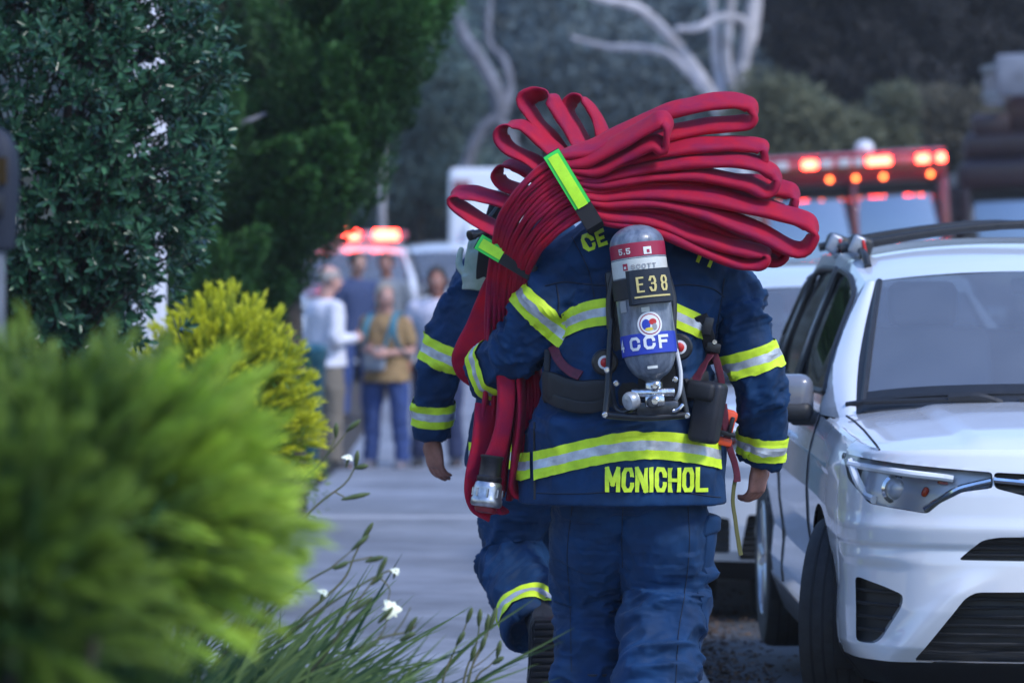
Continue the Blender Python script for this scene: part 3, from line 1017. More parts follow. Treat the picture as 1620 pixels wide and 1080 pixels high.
def band_limb(tree, ax, l, w, off=0.006, n=72, rows=tuple(np.linspace(0, 1, 10)), a0=0, a1=2 * math.pi, tilt=0.0):
    """reflective band round a limb: lime, silver, lime"""
    mb = MB()
    c, t, r0 = ax.at(l)
    u = t.cross(Vector((0, 1, 0.02))).normalized(); v = t.cross(u)
    closed = abs(a1 - a0 - 2 * math.pi) < 1e-3
    tab = []
    for k in range(n if closed else n + 1):
        a = a0 + (a1 - a0) * k / n
        dr = u * math.cos(a) + v * math.sin(a)
        col = []
        for q in rows:
            cc = c + t * ((q - 0.5) * w + tilt * math.cos(a))
            h = cast(tree, cc + dr * (r0 * 1.45), -dr, off, r0 * 1.4)
            col.append(h if h is not None else cc + dr * r0)
        tab.append(col)
    tab = np.array(tab)
    for j in range(len(rows) - 1):
        mb.grid(tab[:, j:j + 2], cu=closed, mi=1 if j // 3 == 1 else 0)
    return mb


def band_front(tree, top, h, x0, x1, Yc, off=0.006, n=60, rows=tuple(np.linspace(0, 1, 10)), d=(0, 1, 0)):
    """band on a surface seen from the -Y side: top(x) is its upper edge"""
    mb = MB(); tab = []
    for k in range(n + 1):
        x = x0 + (x1 - x0) * k / n
        col = []
        for q in rows:
            z = top(x) - h * q
            hh = cast(tree, (x, Yc - 0.8, z), d, off, 1.3)
            if hh is None: hh = tab[-1][len(col)] if tab else Vector((x, Yc, z))
            col.append(hh)
        tab.append(col)
    tab = np.array(tab)
    for j in range(len(rows) - 1):
        mb.grid(tab[:, j:j + 2], mi=1 if j // 3 == 1 else 0)
    return mb


def hand(mb, wrist, d, palm, side, size=1.0, curl=0.6, spread=1.0):
    """wrist point, direction to the fingers, direction the palm faces, side on which the thumb lies"""
    w = Vector(wrist); d = Vector(d).normalized(); p = Vector(palm); p = (p - d * p.dot(d)).normalized()
    s = Vector(side); s = (s - d * s.dot(d) - p * s.dot(p)).normalized()
    k = size
    rings = []
    for t, hw, th in ((-.012, .026, .022), (.015, .032, .021), (.05, .041, .019), (.082, .042, .015), (.096, .039, .011)):
        c = w + d * (t * k)
        rings.append([c + s * (math.cos(a) * hw * k) + p * (math.sin(a) * th * k) for a in np.linspace(0, 2 * math.pi, 17)[:-1]])
    mb.loft(rings)
    for off, ln, r_ in ((.030, .070, .0088), (.0105, .080, .0092), (-.010, .074, .0088), (-.029, .058, .0078)):
        b = w + d * (.080 * k) + s * (off * k)
        dd = (d + s * (off * 2.2 * spread)).normalized()
        c = [tuple(w + d * (.055 * k) + s * (off * .9 * k)) + (r_ * k * 1.05,), tuple(b) + (r_ * k * 1.1,)]
        a = 0.0; q = b
        for seg, sc in ((.46, 1.0), (.31, .93), (.23, .82)):
            a += curl * (0.75 if seg > .4 else 0.95)
            q = q + (dd * math.cos(a) + p * math.sin(a)) * (ln * seg * k)
            c.append(tuple(q) + (r_ * k * sc,))
        limb(mb, c, n=9, k=3)
    t0 = w + d * (.022 * k) + s * (.024 * k)
    t1 = t0 + (d * .55 + s * .75 + p * .30).normalized() * (.042 * k)
    t2 = t1 + (d * .85 + s * .30 + p * .45).normalized() * (.032 * k)
    t3 = t2 + (d * .9 + s * .02 + p * .5).normalized() * (.026 * k)
    limb(mb, [tuple(t0) + (.0125 * k,), tuple(t1) + (.0112 * k,), tuple(t2) + (.0100 * k,), tuple(t3) + (.0085 * k,)], n=9, k=3)


def head(mb, c, face, size=1.0, up=(0, 0, 1)):
    """skull, jaw, nose, lips, ears; c = middle of the head, face = direction the face looks"""
    c = Vector(c); f = Vector(face).normalized(); u = Vector(up); u = (u - f * u.dot(f)).normalized(); s = f.cross(u)
    M = Matrix((s, f, u)).transposed()
    k = size

    def at(x, y, z): return c + s * (x * k) + f * (y * k) + u * (z * k)

    def b(x, y, z, rx, ry, rz, n=14): mb.ball(at(x, y, z), (rx * k, ry * k, rz * k), n, 9, rot=M)
    b(0, -.012, .035, .075, .094, .088, 20)
    b(0, .018, -.045, .058, .066, .075, 18)
    b(0, .052, -.088, .030, .030, .024)
    b(0, .070, .012, .052, .020, .018)
    b(.032, .062, -.035, .026, .022, .026); b(-.032, .062, -.035, .026, .022, .026)
    mb.tube([at(0, .082, .008), at(0, .098, -.018), at(0, .109, -.036)], [.009 * k, .012 * k, .016 * k], 10)
    b(.012, .094, -.037, .010, .012, .009, 8); b(-.012, .094, -.037, .010, .012, .009, 8)
    b(0, .084, -.064, .024, .011, .0075); b(0, .082, -.074, .021, .011, .0075)
    for sx in (-1, 1):
        b(sx * .077, -.006, -.012, .010, .020, .033, 10); b(sx * .083, -.014, -.004, .007, .018, .024, 8)
    return at, M


def eyes(parent, at, k, off, white, iris):
    for sx in (-1, 1):
        e = MB().ball(at(sx * .030, .078, -.004), .0115 * k, 12, 8)
        eo = build("eye", e, white, parent, off=off)
        i = MB().ball(at(sx * .030, .0875, -.004), .0050 * k, 8, 6)
        build("iris", i, iris, eo, off=off)


def hairmesh(at, k, sty="short", seed=0):
    """cap of hair over the skull; 'short', 'bald' (sides only) or 'long'"""
    V = []; Fc = []
    nu, nv = 40, 16
    rings = []
    low = {"short": -.05, "bald": -.05, "long": -.15}[sty]
    mb = MB(); tab = []
    for i in range(nv + 1):
        row = []
        for j in range(nu):
            th = 2 * math.pi * j / nu          # 0 = face side
            cf = math.cos(th)
            bot = -0.25 - 0.75 * (0.5 - 0.5 * cf) ** 0.6 if sty != "long" else -0.2 - 0.8 * (0.5 - .5 * cf) ** .35
            frontline = 0.62 if sty != "bald" else 0.75
            lo = math.radians(-38) + (math.radians(75)) * max(0, cf) ** 1.5
            hi = math.radians(90 if sty != "bald" else 22)
            if sty == "bald" : lo = math.radians(-38) + math.radians(70) * max(0, cf) ** 1.2
            ph = lo + (max(hi, lo + .02) - lo) * (i / nv)
            r_ = 1.07 + .02 * math.sin(th * 9 + i) + 0.015 * math.sin(th * 23 + 2 * i)
            x = math.sin(th) * math.cos(ph) * .077 * r_; y = -.012 + math.cos(th) * math.cos(ph) * .096 * r_; z = .035 + math.sin(ph) * .091 * r_
            if sty == "long" and i < 4 and cf < .45:
                z -= (4 - i) * .028
            row.append(at(x, y, z))
        tab.append(row)
    mb.grid(np.array(tab), cv=True)
    return mb
# ------------------------------------------------------------------ materials for the firefighters
M_NAVY = mat("navy_cloth", (0.0030, 0.029, 0.090), 0.68, var=(9, .4), bump=(420, .35, .002), sheen=.03, spec=.22)
M_NAVY2 = mat("navy_trouser_cloth", (0.0042, 0.033, 0.100), 0.70, var=(7, .4), bump=(420, .35, .002), sheen=.03, spec=.22)
M_LIME = mat("lime_trim", (0.62, 0.86, 0.035), 0.55, var=(14, .22), bump=(500, .5, .001), spec=.3)
M_LIMEL = mat("lime_lettering", (0.66, 0.88, 0.035), 0.6, var=(80, .1))
M_SILVER = mat("silver_trim", (0.50, 0.53, 0.57), 0.40, metal=.3, var=(22, .30), bump=(600, .4, .001))
M_SKIN = mat("skin", (0.42, 0.22, 0.16), 0.5, var=(40, .15), bump=(260, .2, .001))
M_SKIN_D = mat("ruddy_skin", (0.34, 0.15, 0.11), 0.5, var=(40, .2), bump=(260, .2, .001))
M_HOOD = mat("black_hood", (0.012, 0.012, 0.016), 0.85, bump=(300, .3))
M_BLACK = mat("black_webbing", (0.010, 0.011, 0.015), 0.6, var=(50, .3), bump=(500, .3, .001))
M_BLACKP = mat("black_plastic", (0.012, 0.013, 0.017), 0.38, var=(20, .3))
M_BOOT = mat("black_boot_rubber", (0.012, 0.014, 0.02), 0.55, var=(30, .4), bump=(120, .3))
M_MARO = mat("maroon_strap", (0.11, 0.012, 0.03), 0.7, var=(80, .3))
M_EYEW = mat("eye_white", (0.75, 0.73, 0.7), 0.3)
M_IRIS = mat("iris", (0.05, 0.03, 0.02), 0.3)
M_HAIRD = mat("dark_hair", (0.02, 0.014, 0.01), 0.6, bump=(200, .6, .004))

Y0 = 13.46
Y1 = 14.6


def Q(px, py, r, dy=0.0, Y=Y0):
    p = P(px, py, Y + dy)
    return (p.x, p.y, p.z, r)


# ================================================================== the nearer firefighter
f1 = empty("person", (0.37, Y0, 0), "firefighter in navy turnout coat and trousers with lime trim, grey air cylinder on the back", "person")
f1["group"] = "firefighters walking away"
O1 = tuple(f1.location)
TOR = [(.725, .335, .318, .215), (.80, .333, .312, .215), (.95, .340, .290, .205), (1.05, .341, .250, .185), (1.18, .360, .247, .180),
       (1.30, .383, .257, .172), (1.39, .398, .258, .158), (1.445, .398, .228, .140), (1.49, .396, .185, .128), (1.54, .394, .135, .112), (1.575, .394, .095, .095)]


def tor(z):
    zs = [t[0] for t in TOR]
    return [float(np.interp(z, zs, [t[i] for t in TOR])) for i in (1, 2, 3)]


mb = MB()
rings = []
for z in np.concatenate([[.785, .726], np.linspace(.725, 1.575, 34)]):
    cx, rx, ry = tor(z)
    if len(rings) < 2: rx, ry = rx - .022, ry - .022
    rings.append(ringse((cx, Y0, z), rx, ry, 2.5, 56))
mb.loft(rings)
RARM = [Q(1128, 436, .088), Q(1158, 470, .092), Q(1180, 540, .082, -.01), Q(1197, 600, .080, 0), Q(1207, 660, .072, .03), Q(1204, 712, .068, .06), Q(1202, 730, .068, .07)]
LARM = [Q(918, 436, .086), Q(886, 462, .098, -.03), Q(856, 502, .096, -.03), Q(824, 543, .084, .0), Q(796, 569, .077, .05), Q(774, 584, .072, .11), Q(762, 590, .071, .14)]
limb(mb, [Q(1000, 408, .105, -.03), Q(945, 410, .105, -.03), Q(900, 432, .100, -.02), Q(872, 462, .09, -.02)], 20)
limb(mb, [Q(1020, 408, .105, -.03), Q(1075, 416, .105, -.03), Q(1122, 440, .095, -.01)], 20)
limb(mb, RARM, 24, hollow=.16)
limb(mb, LARM, 24, hollow=.16)
jm = remeshed(mb, .0065, 8, "jacket")
ar, al = Axis(RARM), Axis(LARM)
folds(jm, [(ar, [(.36, .10), (.12, .08)]), (al, [(.30, .10), (.10, .08)])], 3, .027, .024, [(1.10, .05), (1.0, .05)], hem=.725)
jt = bvh(jm)
jacket = link("jacket", jm, M_NAVY, f1, off=None)
jm.transform(Matrix.Translation(-Vector(O1)))

# hidden wearer: head under a black hood, trunk and hands
mb = MB()
hc = Vector((.385, Y0 + .05, 1.655))
mb.loft([ringse((.385, Y0 + .01, z), rx, ry, 2.2, 24) for z, rx, ry in ((.86, .15, .11), (1.05, .14, .10), (1.25, .16, .11), (1.38, .17, .10), (1.44, .13, .08), (1.49, .06, .06), (1.6, .058, .06))])
at1, _ = head(mb, hc, (0.05, 1, -.35), 1.0)
limb(mb, [(.57, Y0, 1.40, .05), (.70, Y0 - .01, 1.20, .045), (.765, Y0 + .03, .98, .036), (.757, Y0 + .08, .83, .027)], 12)
limb(mb, [(.20, Y0, 1.40, .05), (.03, Y0, 1.20, .045), (-.04, Y0 + .09, 1.13, .036), (-.10, Y0 + .19, 1.12, .027)], 12)
hand(mb, P(1203, 728, Y0 + .07), (-.12, .08, -1), (-.75, .6, 0), (.1, 1, .0), 1.04, .62)
hand(mb, P(757, 590, Y0 + .19), (-.25, 1, .05), (.9, .35, -.2), (0, 0, 1), 1.0, .9)
bm_ = remeshed(mb, .005, 3, "body")
bm_.transform(Matrix.Translation(-Vector(O1)))
body1 = link("body", bm_, M_SKIN_D, f1)
eyes(body1, at1, 1.0, O1, M_EYEW, M_IRIS)
hm = hairmesh(at1, 1.0, "short")
build("hair", hm, M_HAIRD, f1, off=O1)


def band(name, mb_, parent, off):
    return build(name, mb_, [M_LIME, M_SILVER], parent, off=off)


# reflective bands
band("reflective_trim", band_limb(jt, ar, .285, .078), jacket, O1)
band("reflective_trim", band_limb(jt, ar, .555, .072), jacket, O1)
band("reflective_trim", band_limb(jt, al, .165, .080, tilt=.012), jacket, O1)
band("reflective_trim", band_limb(jt, al, al.len[-1] - .062, .072), jacket, O1)


def zt(px, py): return P(px, py, Y0).z
def xt(px): return P(px, 0, Y0 - .15).x


def curve(pts):
    xs = [xt(p[0]) for p in pts]; zs = [P(p[0], p[1], Y0 - .15).z for p in pts]
    cs = np.polyfit(xs, zs, min(3, len(pts) - 1))
    return lambda x: float(np.polyval(cs, x))


band("reflective_trim", band_front(jt, curve([(845, 716), (900, 700), (960, 686), (1030, 681), (1090, 686), (1140, 700)]), .084, xt(846), xt(1141), Y0, n=80), jacket, O1)
band("reflective_trim", band_front(jt, curve([(817, 722), (830, 721), (842, 716)]), .078, xt(816), xt(841), Y0, n=16), jacket, O1)
band("reflective_trim", band_front(jt, curve([(886, 500), (905, 487), (935, 476), (965, 472)]), .080, xt(889), xt(972), Y0, n=40), jacket, O1)
band("reflective_trim", band_front(jt, curve([(1058, 474), (1080, 484), (1100, 493), (1125, 505)]), .074, xt(1056), xt(1124), Y0, n=40), jacket, O1)

# lettering across the hem and over the shoulders


def onback(px, py, ang=0.0, off=.0065, Yd=Y0 - .2):
    o = P(px, py, Yd)
    ca, sa = math.cos(ang), math.sin(ang)

    def fn(u, v):
        h = cast(jt, (o.x + u * ca - v * sa, Y0 - .8, o.z + u * sa + v * ca), (0, 1, 0), off, 1.4)
        return h if h is not None else Vector((o.x + u, Yd, o.z + v))
    return fn


mb = MB(); lettering(mb, "MCNICHOL", .074, .0375, .0035, .0125, onback(957, 777, R(-.6)))
build("name_lettering", mb, M_LIMEL, jacket, off=O1)
mb = MB(); lettering(mb, "CE", .050, .032, .006, .011, onback(928, 400, R(19)))
build("shoulder_lettering", mb, M_LIMEL, jacket, off=O1)
mb = MB(); lettering(mb, "TY", .046, .030, .007, .011, onback(1096, 412, R(-24)))
build("shoulder_lettering", mb, M_LIMEL, jacket, off=O1)
# side seam of the coat skirt and hem stitching
for (pa, pb) in (((846, 668), (846, 788)), ((1004, 690), (1004, 694))):
    if pa[0] == 1004: continue
    a = P(*pa, Y0 - .1); b_ = P(*pb, Y0 - .1)
    pts = [cast(jt, (a.x + (b_.x - a.x) * t, Y0 - .8, a.z + (b_.z - a.z) * t), (0, 1, 0), .001, 1.4) for t in np.linspace(0, 1, 14)]
    pts = [p for p in pts if p is not None]
    build("side_seam", MB().tube(pts, .004, 6), M_BLACK, jacket, off=O1)

# seams and stitching of the coat


def seam(tree, pts, parent, name="seam", r_=.0026, Yd=.1, m=None, off=O1):
    p, _ = catmull([P(a, b, Y0 - Yd) for a, b in pts], [0] * len(pts), 10)
    q = [cast(tree, (v.x, Y0 - .9, v.z), (0, 1, 0), .0008, 1.5) for v in p]
    q = [v for v in q if v is not None]
    if len(q) > 2: return build(name, MB().tube(q, r_, 5), m or M_BLACK, parent, off=off)


M_STITCH = mat("dark_navy_stitching", (.002, .010, .030), .8)
seam(jt, [(862, 452), (890, 446), (925, 449), (965, 452)], jacket, m=M_STITCH)
seam(jt, [(1052, 452), (1090, 450), (1125, 456), (1146, 470)], jacket, m=M_STITCH)
seam(jt, [(1146, 440), (1140, 480), (1134, 520), (1130, 555)], jacket, m=M_STITCH)
seam(jt, [(870, 556), (878, 520), (884, 480), (880, 450)], jacket, m=M_STITCH)
seam(jt, [(850, 778), (920, 777), (1000, 771), (1080, 776), (1140, 786)], jacket, m=M_STITCH, r_=.0018)
seam(jt, [(905, 375), (930, 425), (940, 470)], jacket, m=M_STITCH, r_=.0018)
# trousers
mb = MB()
LEG_R = [Q(1045, 770, .140, .0), Q(1055, 850, .139, .0), Q(1052, 935, .122, .02), Q(1041, 1010, .116, -.05), Q(1034, 1085, .114, -.13), Q(1032, 1155, .120, -.18)]
LEG_L = [Q(945, 770, .140, .0), Q(938, 860, .126, .09), Q(940, 945, .108, .17), Q(938, 1020, .103, .15), Q(935, 1085, .104, .12), Q(934, 1158, .108, .10)]
mb.loft([ringse((.37, Y0 + .01, z), rx, ry, 2.4, 48) for z, rx, ry in ((.70, .18, .14), (.74, .262, .180), (.82, .262, .182), (.95, .235, .165), (1.05, .21, .15))])
limb(mb, LEG_R, 26, hollow=.12)
limb(mb, LEG_L, 26, hollow=.12)
tm = remeshed(mb, .0065, 8, "trousers")
tr_, tl_ = Axis(LEG_R), Axis(LEG_L)
folds(tm, [(tr_, [(.30, .12), (.56, .14)]), (tl_, [(.33, .12), (.6, .12)])], 21, .032, .022, [])
tt = bvh(tm)
tm.transform(Matrix.Translation(-Vector(O1)))
trousers = link("trousers", tm, M_NAVY2, f1)
band("reflective_trim", band_limb(tt, tr_, tr_.len[-1] - .06, .076), trousers, O1)
band("reflective_trim", band_limb(tt, tl_, tl_.len[-1] - .06, .076), trousers, O1)


def pocket(tree, c, dr, upv, w, h, thick, off=0.0, nu=12, nv=12):
    """padded patch laid on a garment: c = centre outside it, dr = inward direction"""
    dr = Vector(dr).normalized(); upv = Vector(upv); upv = (upv - dr * upv.dot(dr)).normalized(); sd = dr.cross(upv)
    top = []; bot = []
    for i in range(nu + 1):
        a, b2 = [], []
        for j in range(nv + 1):
            u, v = i / nu * 2 - 1, j / nv * 2 - 1
            o = Vector(c) + sd * (u * w / 2) + upv * (v * h / 2)
            p = cast(tree, o, dr, 0, .6)
            if p is None: p = o + dr * .12
            e = (1 - abs(u) ** 6) * (1 - abs(v) ** 6)
            a.append(p - dr * (off + thick * (0.25 + .75 * e))); b2.append(p + dr * .004)
        top.append(a); bot.append(b2)
    mb = MB(); mb.grid(np.array(top)); mb.grid(np.array(bot), flip=True)
    ed = [(i, 0) for i in range(nu)] + [(nu, j) for j in range(nv)] + [(i, nv) for i in range(nu, 0, -1)] + [(0, j) for j in range(nv, 0, -1)]
    A = [top[i][j] for i, j in ed]; B = [bot[i][j] for i, j in ed]
    mb.grid(np.array([A, B]), cv=True)
    return mb


seam(tt, [(985, 800), (984, 850), (986, 900)], trousers, m=M_STITCH, r_=.0015)
seam(tt, [(1088, 800), (1090, 860), (1084, 930), (1072, 1000), (1066, 1075)], trousers, m=M_STITCH, r_=.0015)
seam(tt, [(905, 800), (898, 880), (903, 960), (905, 1070)], trousers, m=M_STITCH, r_=.0015)
pc = P(1150, 868, Y0 + .02)
pk = build("cargo_pocket", pocket(tt, pc + Vector((.1, 0, 0)), (-1, .05, 0), (0, 0, 1), .19, .20, .022), M_NAVY2, trousers, off=O1)
build("pocket_flap", pocket(tt, pc + Vector((.1, 0, .078)), (-1, .05, 0), (0, 0, 1), .20, .06, .034), M_NAVY2, trousers, off=O1)
kp = P(1070, 985, Y0)
build("knee_patch", pocket(tt, P(1150, 985, Y0 - .02) + Vector((.1, -.05, 0)), (-1, .25, 0), (0, 0, 1), .12, .20, .006), M_NAVY2, trousers, off=O1)


def boot(px, py, Y, yaw, name, parent, off, pitch=0.0, base=None):
    """boot with shaft, rounded toe, heel and lugged sole; the toe points along +y before the turn"""
    mb = MB()
    st = [(-.115, .040, .10), (-.10, .046, .12), (-.03, .050, .115), (.04, .049, .085), (.10, .052, .062), (.15, .047, .055), (.175, .030, .045)]
    mb.loft([[(math.cos(a) * w * (abs(math.cos(a)) ** -.15 if abs(math.cos(a)) > .1 else 1), y, .028 + max(0, math.sin(a)) * h + min(0, math.sin(a)) * .006) for a in np.linspace(0, 2 * math.pi, 21)[:-1]] for y, w, h in st])
    mb.loft([ringse((0, -.055 - .0 * z, z), rx, ry, 2, 20) for z, rx, ry in ((.05, .049, .062), (.12, .050, .060), (.17, .054, .062), (.20, .055, .062))])
    sole = MB()
    out = [(.036, -.125), (.044, -.10), (.042, -.03), (.044, .04), (.053, .10), (.046, .155), (.024, .185)]
    ol = [(-x, y) for x, y in out[::-1]] + out
    sole.loft([[(x * s_, y, z) for x, y in ol] for z, s_ in ((.008, .97), (.032, 1.0), (.036, .95))])
    for yy in np.linspace(-.11, .16, 12):
        w = float(np.interp(yy, [-.125, -.1, -.03, .1, .185], [.03, .04, .036, .048, .015]))
        sole.box((0, yy, .005), (w * 1.8, .012, .012), bev=.002)
    M = Matrix.Translation(base if base is not None else Vector((P(px, py, Y).x, Y, 0))) @ Matrix.Rotation(yaw, 4, 'Z') @ Matrix.Rotation(pitch, 4, 'X')
    for m_ in (mb, sole):
        m_.v = [tuple(M @ Vector(v) - Vector(off)) for v in m_.v]
    b = build(name, mb, M_BOOT, parent)
    build("sole", sole, M_BLACKP, b)
    return b


boot(1033, 1150, Y0 - .13, R(-6), "boot", f1, O1)
boot(936, 1150, Y0 + .15, R(5), "boot", f1, O1)

# ================================================================== the farther firefighter
f2 = empty("person", (P(870, 0, Y1).x, Y1, -.02), "firefighter walking ahead of the one with the air cylinder, back foot lifted", "person")
f2["group"] = "firefighters walking away"
O2 = tuple(f2.location)
X2 = O2[0]
mb = MB()
mb.loft([ringse((X2 + .0, Y1, z), rx, ry, 2.5, 48) for z, rx, ry in
         ((.83, .25, .165), (.771, .252, .167), (.77, .275, .19), (.9, .265, .185), (1.05, .235, .17), (1.2, .235, .17), (1.32, .245, .165), (1.40, .24, .14), (1.45, .2, .11), (1.49, .13, .09), (1.57, .085, .085))])
LA2 = [Q(790, 420, .09, 0, Y1), Q(755, 455, .094, -.02, Y1), Q(722, 520, .082, -.02, Y1), Q(699, 580, .076, .0, Y1), Q(688, 625, .072, .03, Y1), Q(685, 665, .066, .05, Y1), Q(684, 690, .064, .06, Y1)]
RA2 = [(X2 + .2, Y1, 1.40, .09), (X2 + .3, Y1 + .02, 1.28, .09), (X2 + .33, Y1 + .1, 1.14, .08), (X2 + .22, Y1 + .3, 1.16, .07), (X2 + .12, Y1 + .36, 1.22, .066)]
limb(mb, LA2, 24, hollow=.16); limb(mb, RA2, 20, hollow=.16)
jm2 = remeshed(mb, .0075, 7, "jacket")
a2 = Axis(LA2); a2r = Axis(RA2)
folds(jm2, [(a2, [(.38, .1), (.14, .1)]), (a2r, [(.3, .1)])], 51, .022, .017, [(1.08, .05)])
jt2 = bvh(jm2); jm2.transform(Matrix.Translation(-Vector(O2)))
jacket2 = link("jacket", jm2, M_NAVY, f2)
band("reflective_trim", band_limb(jt2, a2, .345, .086), jacket2, O2)
band("reflective_trim", band_limb(jt2, a2, .555, .074), jacket2, O2)
band("reflective_trim", band_front(jt2, lambda x: .865 - .01, .08, X2 - .262, X2 + .262, Y1, n=60), jacket2, O2)
mb = MB()
mb.loft([ringse((X2, Y1 + .01, z), rx, ry, 2.2, 24) for z, rx, ry in ((.86, .15, .11), (1.05, .14, .10), (1.25, .16, .11), (1.38, .17, .10), (1.44, .13, .08), (1.49, .06, .06), (1.6, .058, .06))])
h2c = Vector((X2 + .02, Y1 + .04, 1.64))
at2, _ = head(mb, h2c, (.1, 1, -.3), 1.0)
limb(mb, [(X2 - .18, Y1, 1.40, .05), LA2[3][:3] + (.045,), LA2[5][:3] + (.034,), tuple(P(686, 697, Y1 + .07)) + (.027,)], 12)
limb(mb, [(X2 + .18, Y1, 1.40, .05), RA2[2][:3] + (.045,), RA2[4][:3] + (.034,)], 12)
hand(mb, P(684, 690, Y1 + .07), (.10, .10, -1), (.75, .6, 0), (.1, .9, 0), 1.08, .42)
hand(mb, Vector(RA2[-1][:3]) + Vector((-.02, .02, .03)), (-.6, .3, .7), (-.2, -1, 0), (0, 0, 1), 1.0, .9)
bm_ = remeshed(mb, .005, 3, "body"); bm_.transform(Matrix.Translation(-Vector(O2)))
body2 = link("body", bm_, M_SKIN_D, f2)
eyes(body2, at2, 1.0, O2, M_EYEW, M_IRIS)
build("hair", hairmesh(at2, 1.0, "short"), M_HAIRD, f2, off=O2)
mb = MB()
L2L = [Q(842, 720, .135, 0, Y1), Q(820, 800, .122, .03, Y1), Q(818, 868, .112, .06, Y1), Q(826, 920, .108, -.05, Y1), Q(840, 970, .104, -.19, Y1), Q(848, 1000, .104, -.27, Y1)]
L2R = [Q(905, 720, .13, 0, Y1), Q(905, 850, .12, .12, Y1), Q(905, 960, .10, .22, Y1), Q(905, 1060, .098, .24, Y1), Q(905, 1092, .10, .24, Y1)]
mb.loft([ringse((X2, Y1 + .01, z), rx, ry, 2.4, 40) for z, rx, ry in ((.74, .17, .13), (.80, .235, .165), (.92, .225, .16), (1.05, .2, .145))])
limb(mb, L2L, 26, hollow=.12); limb(mb, L2R, 24, hollow=.12)
tm2 = remeshed(mb, .007, 7, "trousers")
b2l, b2r = Axis(L2L), Axis(L2R)
folds(tm2, [(b2l, [(.30, .06), (.42, .1)]), (b2r, [(.5, .1)])], 77, .032, .02)
tt2 = bvh(tm2); tm2.transform(Matrix.Translation(-Vector(O2)))
trousers2 = link("trousers", tm2, M_NAVY2, f2)
_tot = b2l.len[-1]
band("reflective_trim", band_limb(tt2, b2l, _tot - .075, .078), trousers2, O2)
band("reflective_trim", band_limb(tt2, b2r, b2r.len[-1] - .10, .078), trousers2, O2)
# lifted boot: the toe rests on the ground, the sole faces back
toe = P(861, 1092, Y1 - .36)
bb = Vector((toe.x, toe.y - .03, .005)) + Vector((0, -.02, .172))
boot(0, 0, 0, R(4), "boot", f2, O2, pitch=R(-68), base=Vector((toe.x + .0, Y1 - .40, .185)))
boot(0, 0, 0, R(-4), "boot", f2, O2, base=Vector((P(905, 0, Y1 + .25).x, Y1 + .26, -.02)))
# ------------------------------------------------------------------ hose packs
def hosemat():
    m = mat("red_hose_jacket", (0.44, 0.003, 0.022), 0.66, var=(14, .30, (0.24, 0.007, 0.050)), bump=(330, .9, .002), sheen=.03, spec=.2)
    return m


M_HOSE = hosemat()
M_STRAPB = mat("strap_black", (0.010, 0.010, 0.013), 0.7, bump=(300, .3))
M_STRAPL = mat("strap_lime", (0.50, 0.95, 0.03), 0.5, var=(40, .1))
M_STRAPG = mat("strap_edge_green", (0.04, 0.62, 0.07), 0.55)
M_STEEL = mat("brushed_coupling", (0.42, 0.43, 0.46), 0.32, metal=.9, var=(60, .25), bump=(150, .2))
M_RUBBER = mat("red_rubber", (0.20, 0.01, 0.02), 0.5)


def hose(pts, wdir, w=.085, t=.013, k=6, mb=None, tw=None):
    """flat hose swept along pts (world); wdir = direction of its flat width (one, or one per point)"""
    if isinstance(wdir, list):
        wd = wdir
    else:
        wd = [wdir] * len(pts)
    p, _ = catmull([Vector(q) for q in pts], [0] * len(pts), k)
    n = len(p)
    ph = rnd.random() * 10
    p = [v + Vector((math.sin(i * .47 + ph) * .0010 + math.sin(i * 1.3 + ph * 2) * .0004, 0, math.cos(i * .39 + ph * 3) * .0013 + math.sin(i * 1.1 + ph) * .0005)) for i, v in enumerate(p)]
    ts = tangents(p)
    rings = []
    for i in range(n):
        f = i / k
        j = min(int(f), len(wd) - 2); fr = f - j
        W_ = Vector(wd[j]).lerp(Vector(wd[j + 1]), min(fr, 1)) if len(wd) > 1 else Vector(wd[0])
        W_ = (W_ - ts[i] * W_.dot(ts[i])).normalized()
        N_ = ts[i].cross(W_)
        t_ = t if not isinstance(t, list) else t[min(j, len(t) - 1)] * (1 - min(fr, 1)) + t[min(j + 1, len(t) - 1)] * min(fr, 1)
        tt_ = t_ * (1 + .22 * math.sin(ph + i * .55) * math.sin(i * .21))
        ring = []
        for a in np.linspace(0, 2 * math.pi, 15)[:-1]:
            ca, sa = math.cos(a), math.sin(a)
            ring.append(p[i] + W_ * (w * (1 + .07 * math.sin(i * .33 + ph * 5)) / 2 * math.copysign(abs(ca) ** .55, ca)) + N_ * (tt_ / 2 * math.copysign(abs(sa) ** .8, sa) * (1 - .25 * (1 - abs(ca)) ** 2)))
        rings.append(ring)
    mb = mb or MB()
    mb.loft(rings)
    return mb


hz = empty("hose_pack", tuple(P(830, 600, Y0 + .05)), "red flat hose pack fanned over the shoulders of the firefighter with the grey air cylinder", "fire hose")
OH = tuple(hz.location)
# left run of the pack: outer and inner edge, from the strap down to the loose end (photo px, depth offset)
OUT = [(874, 249, -.19), (828, 284, -.18), (796, 330, -.14), (780, 388, -.06), (772, 450, .02), (770, 520, .07), (768, 600, .09), (757, 700, .09), (750, 782, .09)]
INN = [(930, 344, -.19), (892, 366, -.18), (862, 394, -.14), (842, 430, -.06), (836, 470, .02), (838, 520, .08), (856, 600, .10), (852, 700, .10), (842, 786, .10)]
